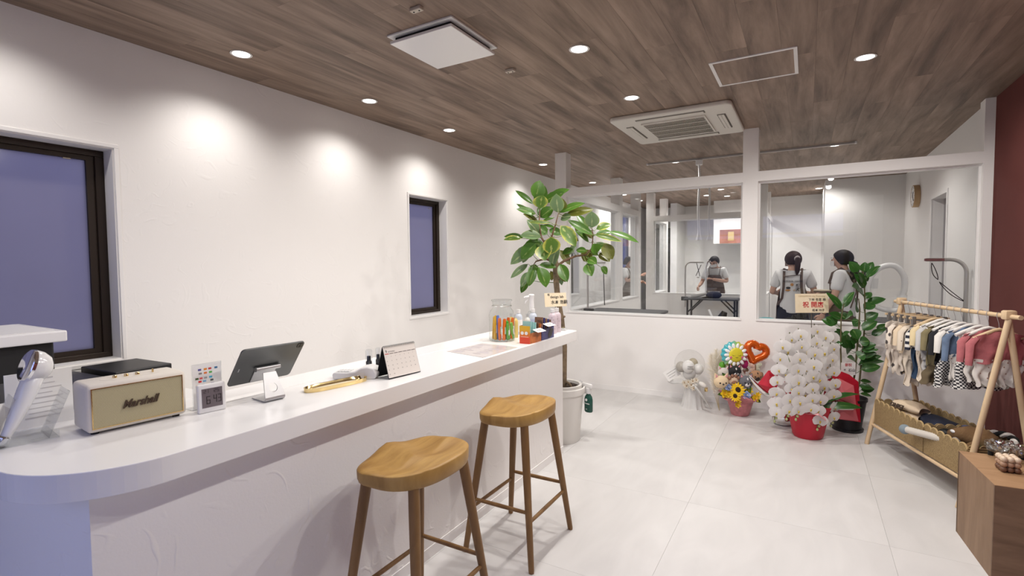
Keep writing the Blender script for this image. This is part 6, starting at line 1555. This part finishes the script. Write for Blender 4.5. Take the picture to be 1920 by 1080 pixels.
for k in range(3):
    a_ = -1.6 + k * 2.1; bm = NB(); cyl(bm, (.07 * math.cos(a_), .07 * math.sin(a_), 0), (.07 * math.cos(a_), .07 * math.sin(a_), .042), .0125); obj('foot', bm, mBlackMatte, r, smooth=True)
rg = random.Random(2)
bm = NB()
for k in range(90):
    a_ = rg.random() * 6.28; d = .078 * math.sqrt(rg.random()); p = Vector((d * math.cos(a_), d * math.sin(a_), .052 + .022 * rg.random())); M_ = Matrix.Translation(p) @ Quaternion((rg.random(), rg.random(), rg.random(), rg.random())).normalized().to_matrix().to_4x4()
    box(bm, -.009, .009, -.006, .006, -.003, .003, M_)
obj('foil_treats', bm, mat('foil_silver', (.7, .69, .67), .2, metal=1), r, kind='stuff')
r = thing('bubble_candle', 'small bubble candle shading from cream to brown', 'candle', (.878, 3.365, .452), .1)
for l in range(3):
    for i in range(3):
        for j in range(3):
            bm = NB(); ball(bm, (-.026 + i * .026, -.026 + j * .026, .0145 + l * .025), .0148, seg=12, rings=8); obj('bubble', bm, mat('wax_%d' % l, ((.17, .085, .05), (.42, .26, .17), (.68, .54, .40))[l], .4), r, smooth=True)
bm = NB(); cyl(bm, (0, 0, .078), (0, 0, .088), .001, seg=6); obj('wick', bm, mPaper, r)
# ================================================================ GROOMING ROOM
mTop = mat('rubber_grey', (.085, .085, .09), .6, bump=.3, bscale=200)
def lead(parent, p, q, loop=True, m_=None):
    bm = NB(); p, q = Vector(p), Vector(q); n = 14
    if loop:
        for s in (-1, 1): tube(bm, [p.lerp(q, k / n) + Vector((s * .016 * math.sin(PI * min(1, k / n * 1.05)) ** .8, 0, -.02 * math.sin(PI * k / n))) for k in range(n + 1)], .004, 6)
    else: tube(bm, [p.lerp(q, k / n) for k in range(n + 1)], .006, 6)
    return obj('lead', bm, m_ or mBlack, parent, smooth=True)
def arm(parent, base, up_to, tip, R=.011, bend=.09):
    b, t = Vector(base), Vector(tip); h = Vector((t.x - b.x, t.y - b.y, 0)).normalized()
    pts = [b, Vector((b.x, b.y, up_to - bend))] + [Vector((b.x, b.y, up_to - bend)) + h * bend * (1 - math.cos(a)) + Vector((0, 0, bend * math.sin(a))) for a in [PI / 2 * k / 6 for k in range(1, 7)]] + [Vector((t.x, t.y, up_to))]
    bm = NB(); tube(bm, pts, R, 10); return obj('steel_arm', bm, mSteel, parent, smooth=True)
r = thing('grooming_table', 'grey topped grooming table right behind the first glass pane', 'grooming table')
bm = NB(); prism(bm, rrect(-2.54, -1.56, 6.2, 6.8, .05), .835, .87); obj('table_top', bm, mTop, r, bev=.008)
bm = NB(); box(bm, -2.15, -1.95, 6.4, 6.6, .06, .835); obj('pedestal', bm, mSteel, r); bm = NB(); box(bm, -2.4, -1.7, 6.25, 6.75, 0, .06); obj('foot_plate', bm, mBlack, r)
arm(r, (-2.50, 6.30, .84), 1.50, (-2.26, 6.32), .013)
bm = NB(); bevbox(bm, -2.55, -2.42, 6.27, 6.33, .862, .90, .006); obj('clamp', bm, mBlack, r)
bm = NB(); tube(bm, [(-2.285, 6.31, 1.50), (-2.285, 6.31, 1.44)], .003, 5); obj('strap_clip', bm, mSteel, r); lead(r, (-2.285, 6.31, 1.44), (-2.27, 6.31, .95), False)
r = thing('folding_table', 'black folding grooming table with diagonal braces and a bent arm', 'grooming table')
bm = NB(); prism(bm, rrect(-1.9, -1.0, 9.38, 9.84, .03), .825, .855); obj('table_top', bm, mat('slate_top', (.05, .052, .06), .55), r, bev=.006)
for x in (-1.84, -1.06):
    for y in (9.43, 9.79):
        bm = NB(); cyl(bm, (x, y, 0), (x, y, .825), .017, seg=10); obj('leg', bm, mBlack, r, smooth=True)
    s = 1 if x < -1.5 else -1
    for y in (9.43, 9.79): bm = NB(); cyl(bm, (x, y, .60), (x + s * .22, y, .825), .012, seg=8); obj('brace', bm, mBlack, r, smooth=True)
    bm = NB(); cyl(bm, (x, 9.43, .22), (x, 9.79, .22), .012, seg=8); obj('cross_bar', bm, mBlack, r, smooth=True)
arm(r, (-1.915, 9.6, .68), 1.49, (-1.60, 9.6), .0135)
bm = NB(); bevbox(bm, -1.98, -1.86, 9.57, 9.63, .80, .87, .006); obj('clamp', bm, mBlack, r)
lead(r, (-1.72, 9.6, 1.485), (-1.66, 9.6, 1.24), False); lead(r, (-1.64, 9.6, 1.45), (-1.73, 9.6, 1.25), False)
bm = NB(); lathe(bm, [(.02, -.008), (.028, 0), (.02, .008)], (-1.69, 9.58, 1.22), 14); obj('tether_ring', bm, mChrome, r, smooth=True)
r = thing('dryer_stand', 'slim chrome stand holding a white dryer nozzle over the folding table', 'dryer stand', (-1.56, 9.62, .855))
bm = NB(); tube(bm, [(0, 0, 0), (0, 0, .55), (.03, 0, .64), (.07, .02, .66)], .016, 10); obj('chrome_post', bm, mChrome, r, smooth=True)
bm = NB(); tube(bm, [(.02, -.02, .08), (-.1, -.03, .05), (-.24, -.04, .02)], [.02, .03, .045], 12); obj('nozzle', bm, mat('nozzle_grey', (.5, .49, .48), .4), r, smooth=True)
bm = NB(); lathe(bm, [(0, 0), (.07, 0), (.07, .01), (.02, .02)], seg=18); obj('stand_foot', bm, mBlack, r, smooth=True)
r = thing('blue_grooming_bag', 'dark blue pouch on the black folding table', 'pouch', (-1.42, 9.6, .855))
bm = NB(); ball(bm, (0, 0, .055), .12, (1.1, .8, .55), 16, 10); obj('pouch_body', bm, mat('pouch_blue', (.02, .025, .06), .8), r, smooth=True); bm = NB(); box(bm, -.1, .1, -.006, .006, .105, .125); obj('zip', bm, mSteel, r)
r = thing('clipper_stand', 'black and white clipper on a stand at the pane corner', 'clipper', (-.83, 6.2, 0))
bm = NB(); box(bm, -.16, .16, -.13, .13, 0, .80); obj('trolley', bm, mWhiteP, r)
bm = NB(); tube(bm, [(-.02, 0, .80), (.0, 0, .86), (.03, 0, .93)], [.045, .05, .03], 12); obj('clipper_body', bm, mBlack, r, smooth=True); bm = NB(); tube(bm, [(-.07, .0, .80), (-.12, 0, .9), (-.14, 0, .95)], .012, 8); obj('white_comb', bm, mWhite, r, smooth=True)
r = thing('grooming_table', 'dark grooming table on the far side of the ficus', 'grooming table')
bm = NB(); prism(bm, rrect(.56, 1.28, 6.04, 6.6, .04), .865, .90); obj('table_top', bm, mTop, r, bev=.008)
bm = NB(); box(bm, .85, 1.05, 6.22, 6.42, .06, .865); obj('pedestal', bm, mSteel, r); bm = NB(); box(bm, .65, 1.2, 6.08, 6.56, 0, .06); obj('foot_plate', bm, mBlack, r)
arm(r, (1.285, 6.2, .85), 1.50, (.985, 6.2), .017, .12)
bm = NB(); box(bm, .975, 1.12, 6.18, 6.22, 1.488, 1.512); obj('arm_grip', bm, mat('grip_red', (.16, .06, .06), .6), r)
lead(r, (1.03, 6.2, 1.47), (1.08, 6.2, 1.31)); lead(r, (1.09, 6.2, 1.29), (1.29, 6.2, 1.10))
r = thing('pet_dryer', 'white pet dryer with a thick looping white hose', 'pet dryer', (.905, 6.93, 0))
bm = NB(); bevbox(bm, -.11, .11, -.11, .11, 0, .88, .02); obj('cabinet', bm, mWhiteP, r, smooth=True)
bm = NB(); lathe(bm, [(.085, .88), (.085, 1.05), (.078, 1.06), (.045, 1.065), (.045, 1.12)], seg=24); obj('motor_drum', bm, mWhite, r, smooth=True)
n = 48; ctrl = [(.0, 0, 1.10), (.02, 0, 1.2), (.01, 0, 1.33), (-.06, 0, 1.43), (-.16, 0, 1.435), (-.26, 0, 1.36), (-.31, 0, 1.22), (-.295, 0, 1.10), (-.23, 0, .99), (-.12, -.02, .95), (-.04, -.1, .95)]
def crm(P, t):
    k = t * (len(P) - 1); i = min(int(k), len(P) - 2); f_ = k - i; p = [Vector(P[max(0, min(len(P) - 1, i + d))]) for d in (-1, 0, 1, 2)]
    return .5 * ((2 * p[1]) + (p[2] - p[0]) * f_ + (2 * p[0] - 5 * p[1] + 4 * p[2] - p[3]) * f_ ** 2 + (3 * p[1] - p[0] - 3 * p[2] + p[3]) * f_ ** 3)
bm = NB(); tube(bm, [crm(ctrl, k / (n * 2)) for k in range(n * 2 + 1)], [.030 * (1.03 if k % 2 else .98) for k in range(n * 2 + 1)], 14); obj('hose', bm, mWhiteP, r, smooth=True)
r = thing('wall_clock', 'round wall clock with pale wooden rim', 'wall clock', (XR - .02, 8.88, 2.375))
bm = NB(); lathe(bm, [(.145, 0), (.152, .004), (.152, .066), (.148, .07), (.143, .069), (.143, .05)], seg=40, M=Matrix.Rotation(-PI / 2, 4, 'Y')); obj('rim', bm, wood('clock_wood', (.42, .28, .14), (.55, .39, .21), (1, 1, 1), 6, .5), r, smooth=True)
bm = NB(); lathe(bm, [(0, .067), (.144, .067)], seg=40, M=Matrix.Rotation(-PI / 2, 4, 'Y')); fc = obj('dial', bm, mPaper, r)
for a, L_, w_ in ((.6, .07, .006), (2.3, .10, .004)):
    bm = NB(); box(bm, -.002, .002, -w_, w_, -.015, L_, Matrix.Translation((-.0695, 0, 0)) @ Matrix.Rotation(a, 4, 'X')); obj('hand', bm, mInk, fc)
for k in range(12):
    bm = NB(); box(bm, -.001, .001, -.003, .003, .115, .13, Matrix.Translation((-.0685, 0, 0)) @ Matrix.Rotation(k * PI / 6, 4, 'X')); obj('hour_mark', bm, mInkGrey, fc)
r = thing('wall_holder', 'black wall bracket holding a clear cup above the dark table', 'wall holder', (.80, 9.98, 1.05))
bm = NB(); box(bm, -.03, .03, -.05, 0, 0, .32); obj('bracket', bm, mBlack, r); bm = NB(); lathe(bm, [(.05, 0), (.06, .16)], (.13, -.08, .0), 16); obj('cup', bm, mAcryl, r, smooth=True)
r = thing('coloured_strip', 'red and yellow strip under the white bulkhead', 'coloured_strip', (-1.25, 12.015, 2.02))  # flat reddish sheet with yellow and green patches
bm = NB(); box(bm, -.42, .5, -.006, 0, -.12, .18); a = obj('coloured_sheet', bm, mat('strip_red', (.40, .17, .12), .5, noise=.5, nscale=3), r)
for x, w_, c in ((-.25, .12, (.62, .45, .2)), (.05, .16, (.6, .42, .2)), (.32, .06, (.2, .35, .15))):
    bm = NB(); box(bm, x, x + w_, -.009, -.006, -.06, .13); obj('strip_patch', bm, mat('strip_tint', c, .5), a)
r = thing('teal_towel', 'small teal towel lying on the sill behind the second pane', 'towel', (-.36, 5.95, .0))
bm = NB(); box(bm, -.16, .16, -.09, .12, 0, .86); obj('stool_box', bm, mWhiteP, r); bm = NB(); ball(bm, (0, 0, .885), .08, (1.2, .9, .35), 12, 8); obj('towel_heap', bm, mat('towel_teal', (.15, .42, .44), .95), r, smooth=True)
r = thing('steel_cabinet', 'dark grey low cabinet beside the woman in black trousers', 'cabinet', (.02, 7.75, 0))
bm = NB(); box(bm, -.2, .23, -.2, .2, 0, .84); obj('cabinet_body', bm, mat('cab_grey', (.10, .10, .11), .5), r); bm = NB(); box(bm, -.2, .23, -.205, .2, .84, .90); obj('cabinet_top', bm, mat('cab_top', (.28, .28, .30), .4), r); bm = NB(); box(bm, -.06, .09, -.215, -.2, .72, .735); obj('handle', bm, mSteel, r)

# ================================================================ PEOPLE
def skin(verts, edges, root=0, sub=2):
    me = bpy.data.meshes.new('tmp'); me.from_pydata([v[0] for v in verts], edges, []); o = bpy.data.objects.new('tmp', me); COL.objects.link(o)
    o.modifiers.new('skin', 'SKIN'); s = o.modifiers.new('sub', 'SUBSURF'); s.levels = sub; s.render_levels = sub
    for i, v in enumerate(verts):
        rr = v[1] if isinstance(v[1], tuple) else (v[1], v[1]); me.skin_vertices[0].data[i].radius = rr; me.skin_vertices[0].data[i].use_root = (i == root)
    dg = bpy.context.evaluated_depsgraph_get(); dg.update(); m2 = bpy.data.meshes.new_from_object(o.evaluated_get(dg)); bpy.data.objects.remove(o)
    return m2
def add_mesh(name, me, m_, parent):
    me.materials.clear(); me.materials.append(m_)
    for f in me.polygons: f.use_smooth = True
    o = bpy.data.objects.new(name, me); COL.objects.link(o); o.parent = parent; return o
mSkin = mat('skin', (.56, .33, .24), .55); mHair = mat('hair_black', (.018, .013, .011), .6, spec=.25, bump=.4, bscale=150, stretch=(1, 1, .1)); mHairB = mat('hair_brown', (.035, .018, .014), .6, spec=.25, bump=.4, bscale=150, stretch=(1, 1, .1)); mTee = mat('white_tee', (.72, .71, .70), .9, bump=.3, bscale=18); mApr = mat('brown_apron', (.115, .078, .058), .9, bump=.2, bscale=80); mPants = mat('black_trousers', (.012, .012, .014), .9); mMask = mat('face_mask', (.70, .68, .67), .8); mShoe = mat('shoe_white', (.6, .6, .6), .6)
def hand(parent, wr, dirv, palm_n, curl=.5, sz=1.0):
    """palm with five separate bent fingers"""
    wr = Vector(wr); d = Vector(dirv).normalized(); nn = Vector(palm_n); nn = (nn - d * nn.dot(d)).normalized(); s = d.cross(nn); bm = NB()
    tube(bm, [wr - d * .01, wr + d * .03, wr + d * .075], [.024 * sz, .034 * sz, .036 * sz], 10, flat=.45, ref=s)
    for k, (o_, L_) in enumerate(((-.028, .062), (-.010, .074), (.009, .070), (.026, .055))):
        b = wr + d * .07 * sz + s * o_ * sz; p = [b]; dd = d.copy()
        for q in range(3):
            ang = curl * (.5 + .35 * q); dd = (d * math.cos(ang * (q + 1) * .6) + nn * math.sin(ang * (q + 1) * .6)).normalized(); p.append(p[-1] + dd * L_ * sz / 3)
        tube(bm, p, [.0095 * sz, .009 * sz, .008 * sz, .0065 * sz], 7)
    b = wr + d * .025 * sz - s * .028 * sz; tube(bm, [b, b - s * .022 * sz + d * .025 * sz, b - s * .022 * sz + d * .05 * sz + nn * .012 * sz], [.012 * sz, .0105 * sz, .008 * sz], 7)
    return obj('hand', bm, mSkin, parent, smooth=True)
def person(label, loc, rz, P, look=(0, 0), hair='bun', mask=True, apron='front', hm=mHairB, trousers=None, tee=mTee):
    """local frame: the person faces -y. P: elbow/wrist targets for the two arms, dz bend"""
    r = thing('person', label, 'person', loc, rz)
    bend = P.get('bend', 0.0)
    def up_(x, y, z):   # lean the torso forward above the waist
        if z <= .98: return Vector((x, y, z))
        d_ = z - .98; return Vector((x, y - d_ * math.sin(bend), .98 + d_ * math.cos(bend)))
    sh = {s: up_(s * .155, .0, 1.345) for s in (-1, 1)}; HB = up_(0, -.005, 1.43)
    V_ = [(Vector((0, 0, .92)), (.120, .09)), (up_(0, 0, 1.03), (.118, .088)), (up_(0, 0, 1.18), (.13, .098)), (up_(0, .005, 1.31), (.105, .075)), (up_(0, .0, 1.385), (.052, .052)), (HB, (.05, .052))]
    E_ = [(0, 1), (1, 2), (2, 3), (3, 4), (4, 5)]
    hd_ = Matrix.Rotation(look[0], 4, 'Z') @ Matrix.Rotation(look[1], 4, 'X')
    hc_ = HB + hd_.to_3x3() @ Vector((0, -.018, .085))
    V_ += [(HB + hd_.to_3x3() @ Vector((0, -.02, .035)), (.062, .070)), (hc_, (.076, .092)), (HB + hd_.to_3x3() @ Vector((0, .0, .155)), (.058, .072))]; E_ += [(5, 6), (6, 7), (7, 8)]
    arms = []
    for s in (-1, 1):
        el, wr = Vector(P[('R', 'L')[s > 0]][0]), Vector(P[('R', 'L')[s > 0]][1]); i = len(V_)
        V_ += [(sh[s], .052), (sh[s].lerp(el, .5), .043), (el, .036), (el.lerp(wr, .35), .036), (wr, .025)]; E_ += [(3, i), (i, i + 1), (i + 1, i + 2), (i + 2, i + 3), (i + 3, i + 4)]; arms.append((s, el, wr))
    for s in (-1, 1):
        i = len(V_); V_ += [(Vector((s * .085, 0, .84)), .075), (Vector((s * .095, -.01, .47)), .056), (Vector((s * .095, .01, .30)), .05), (Vector((s * .095, .015, .09)), .036), (Vector((s * .10, -.11, .04)), (.036, .028))]; E_ += [(0, i), (i, i + 1), (i + 1, i + 2), (i + 2, i + 3), (i + 3, i + 4)]
    add_mesh('body', skin(V_, E_), mSkin, r)
    for s, el, wr in arms: hand(r, wr + (wr - el).normalized() * .012, wr - el, Vector((-s * .6, -.5, -.4)), P.get('curl', .5))
    # shirt
    g = .016; T = [(Vector((0, 0, .86)), (.168, .132)), (up_(0, 0, 1.0), (.150, .116)), (up_(0, 0, 1.18), (.145, .113)), (up_(0, .004, 1.31), (.118, .088)), (up_(0, .002, 1.365), (.066, .064))]; TE = [(0, 1), (1, 2), (2, 3), (3, 4)]
    for s, el, wr in arms:
        i = len(T); T += [(sh[s], .068), (sh[s].lerp(el, .45), .064), (sh[s].lerp(el, .78), .068)]; TE += [(3, i), (i, i + 1), (i + 1, i + 2)]
    shirt = add_mesh('tee_shirt', skin(T, TE, 1), tee, r)
    L_ = [(Vector((0, 0, .93)), (.155, .122)), (Vector((0, 0, 1.01)), (.14, .108))]; LE = [(0, 1)]
    for s in (-1, 1):
        i = len(L_); L_ += [(Vector((s * .09, 0, .82)), .115), (Vector((s * .095, -.01, .47)), .078), (Vector((s * .095, .012, .13)), .066)]; LE += [(0, i), (i, i + 1), (i + 1, i + 2)]
    add_mesh('trousers', skin(L_, LE), trousers or mPants, r)
    for s in (-1, 1):
        bm = NB(); ball(bm, (s * .10, -.055, .035), .05, (.85, 1.9, .75), 12, 8); obj('shoe', bm, mShoe, r, smooth=True)
    # apron: bib and skirt wrapped round the front, straps crossing to the back
    def wrap(z, a, ex=0.0):
        rx, ry = (.175, .145) if z < 1.0 else (.165, .135)
        p = up_(rx * math.sin(a), -ry * math.cos(a) * (1 + ex), z); return p
    bm = NB(); grid(bm, lambda u, v: wrap(.38 + .62 * v, (u - .5) * (3.6 if v < .98 else 3.0) , .06 * (1 - v)), 18, 10); grid(bm, lambda u, v: wrap(1.0 + .25 * v, (u - .5) * (3.0 - 1.6 * v)), 12, 5); obj('apron_cloth', bm, mApr, r, smooth=True, solid=.004)
    for s in (-1, 1):
        bm = NB()
        if apron == 'back': pts = [up_(s * .085, -.12, 1.25), up_(s * .095, -.06, 1.405), up_(s * .095, .03, 1.41), up_(s * .092, .118, 1.30), up_(s * .095, .128, 1.18), up_(s * .11, .112, 1.05), Vector((s * .16, .05, .96))]
        else: pts = [up_(s * .085, -.125, 1.24), up_(s * .10, -.085, 1.36), up_(s * .10, .0, 1.415), up_(s * .085, .10, 1.33), up_(-s * .03, .125, 1.15), Vector((-s * .14, .09, .98))]
        tube(bm, pts, .014, 8, flat=.35); obj('apron_strap', bm, mApr, r, smooth=True)
    if apron == 'back':
        bm = NB(); tube(bm, [up_(-.092, .112, 1.335), up_(0, .122, 1.325), up_(.092, .112, 1.315)], .014, 8, flat=.35); obj('apron_strap', bm, mApr, r, smooth=True)
    # head
    HM = Matrix.Translation(HB) @ hd_; S_ = 1.0
    def hobj(nm, bm, m_): return obj(nm, bm, m_, r, smooth=True, M=HM)
    for s in (-1, 1):
        bm = NB(); ball(bm, (s * .031, -.098, .085), .0085, (1.3, .5, .7), 8, 6); hobj('eye', bm, mEye)
        bm = NB(); tube(bm, [(s * .018, -.104, .104), (s * .032, -.103, .108), (s * .047, -.093, .104)], .0025, 5); hobj('eyebrow', bm, hm)
        bm = NB(); ball(bm, (s * .079, -.005, .075), .021, (.35, .7, 1.15), 10, 7); hobj('ear', bm, mSkin)
    bm = NB(); tube(bm, [(0, -.098, .092), (0, -.112, .068), (0, -.106, .056)], [.007, .012, .008], 8); hobj('nose', bm, mSkin)
    if mask:
        bm = NB(); grid(bm, lambda u, v: (.070 * math.sin((u - .5) * 2.5), -.024 - .090 * math.cos((u - .5) * 2.2) - .014 * math.exp(-((u - .5) / .18) ** 2) * math.sin(PI * v), .012 + .062 * v), 12, 6); hobj('face_mask', bm, mMask)
    else:
        bm = NB(); tube(bm, [(-.022, -.098, .033), (0, -.104, .031), (.022, -.098, .033)], [.003, .006, .003], 6, flat=.6); hobj('mouth', bm, mat('lip', (.42, .16, .14), .5))
    # hair cap: shell over the skull, leaving the face open
    def cap(u, v):
        a = 2 * PI * u; e = v * 1.95; front = math.cos(a)     # a=0 is the face side (-y)
        lim = 2.35 if front < .1 else 2.35 - 1.4 * ((front - .1) / .9) ** .7
        e = v * lim
        return (.090 * math.sin(e) * math.sin(a), .006 - .104 * math.sin(e) * front, .095 + .098 * math.cos(e))
    bm = NB(); grid(bm, cap, 32, 14, close_u=True); o = obj('hair', bm, hm, r, smooth=True, M=HM, solid=.006)
    if hair == 'pony':
        bm = NB(); tube(bm, [(0, .085, .10), (.004, .125, .085), (.010, .140, .02), (.012, .130, -.06), (.012, .118, -.105)], [.018, .030, .032, .026, .008], 12); hobj('ponytail', bm, hm)
        bm = NB(); tube(bm, [(.026 * math.cos(a), .105 + .012 * math.sin(a), .092 + .026 * math.sin(a)) for a in [2 * PI * k / 14 for k in range(15)]], .011, 8, cap=False); hobj('scrunchie', bm, mat('scrunchie_grey', (.45, .40, .39), .9))
    elif hair == 'long':
        bm = NB(); tube(bm, [(0, .085, .06), (.0, .115, .03), (.0, .125, -.03), (.015, .11, -.10), (.03, .06, -.17), (.035, .02, -.205)], [.022, .045, .055, .062, .055, .02], 14, flat=.7); hobj('ponytail', bm, hm)
    elif hair == 'bun':
        bm = NB(); ball(bm, (0, .10, .05), .04, (1, .8, 1), 12, 8); hobj('hair_knot', bm, hm)
        bm = NB(); grid(bm, lambda u, v: (-.06 + .12 * u, -.103 + .020 * abs(u - .5), .175 - .05 * v * (1 - abs(u - .5))), 10, 3); hobj('fringe', bm, hm)
    return r, shirt, up_
person('woman in brown apron bending over her work in the rear bay', (-1.535, 10.55, 0), 0, dict(bend=.16, R=((-.235, -.10, 1.10), (-.26, -.28, 1.03)), L=((.225, -.08, 1.12), (-.02, -.25, 1.17)), curl=.9), look=(-.25, .42), hair='bun', mask=True, hm=mHair, trousers=mApr)
p2, sh2, up2 = person('woman seen from behind with ponytail, printed shirt and black trousers', (-.145, 7.1, 0), PI, dict(bend=.03, R=((-.235, -.06, 1.12), (-.19, -.24, 1.10)), L=((.225, -.03, 1.12), (.19, -.25, 1.10)), curl=.6), look=(.45, .05), hair='pony', mask=True, apron='back')
person('woman in profile with long dark ponytail and mask carrying a tray', (.375, 6.86, 0), -math.radians(105), dict(bend=.04, R=((-.18, -.12, 1.14), (-.10, -.20, 1.13)), L=((.225, -.05, 1.10), (.20, -.16, .90)), curl=.5), look=(-.1, .05), hair='long', mask=True, hm=mHair, trousers=mApr)
person('woman half hidden between corridor posts in white shirt', (-3.2, 10.25, 0), math.radians(75), dict(bend=.05, R=((-.2, -.12, 1.12), (-.12, -.38, 1.24)), L=((.2, -.10, 1.12), (.10, -.30, 1.10)), curl=.4), look=(0, .15), hair='bun', mask=True, hm=mHair, trousers=mApr)
# print on the back of the shirt
def back_pt(x, z): return up2(x, .112 + .004, z)
Bk = basis((0, .119, 1.235), (-1, 0, 0), (0, 0, 1)); mOrB = mat('print_tan', (.52, .25, .07), .8)
text('shirt_print', 'NATIONAL CENTER', .024, mInk, p2, Bk @ Matrix.Translation((0, .022, .0)), ext=.003, bold=.0004)
for x, z, w_, h_, m_ in ((-.005, -.018, .035, .035, mOrB), (-.045, -.058, .05, .028, mInk), (-.05, -.088, .06, .022, mOrB), (.02, -.085, .024, .02, mat('print_cream', (.6, .45, .3), .8))):
    bm = NB(); ball(bm, (0, 0, 0), 1, (w_ / 2, h_ / 2, .004), 12, 6); obj('shirt_print', bm, m_, p2, smooth=True, M=Bk @ Matrix.Translation((x, z, .002)))
text('shirt_print', '柴', .042, mInk, p2, Bk @ Matrix.Translation((.055, -.032, .001)), ext=.003, bold=.0012); text('shirt_print', '犬', .042, mInk, p2, Bk @ Matrix.Translation((.055, -.078, .001)), ext=.003, bold=.0012)
r = thing('serving_tray', 'thin wooden tray held by the woman in profile', 'tray', (.165, 6.84, 1.155), -.1)
bm = NB(); bevbox(bm, -.09, .09, -.07, .07, 0, .014, .003); obj('tray_board', bm, mat('tray_pale', (.58, .50, .38), .6), r); bm = NB(); box(bm, -.085, .085, -.065, .065, -.018, 0); obj('notebook', bm, mat('notebook_dark', (.09, .06, .05), .6), r)
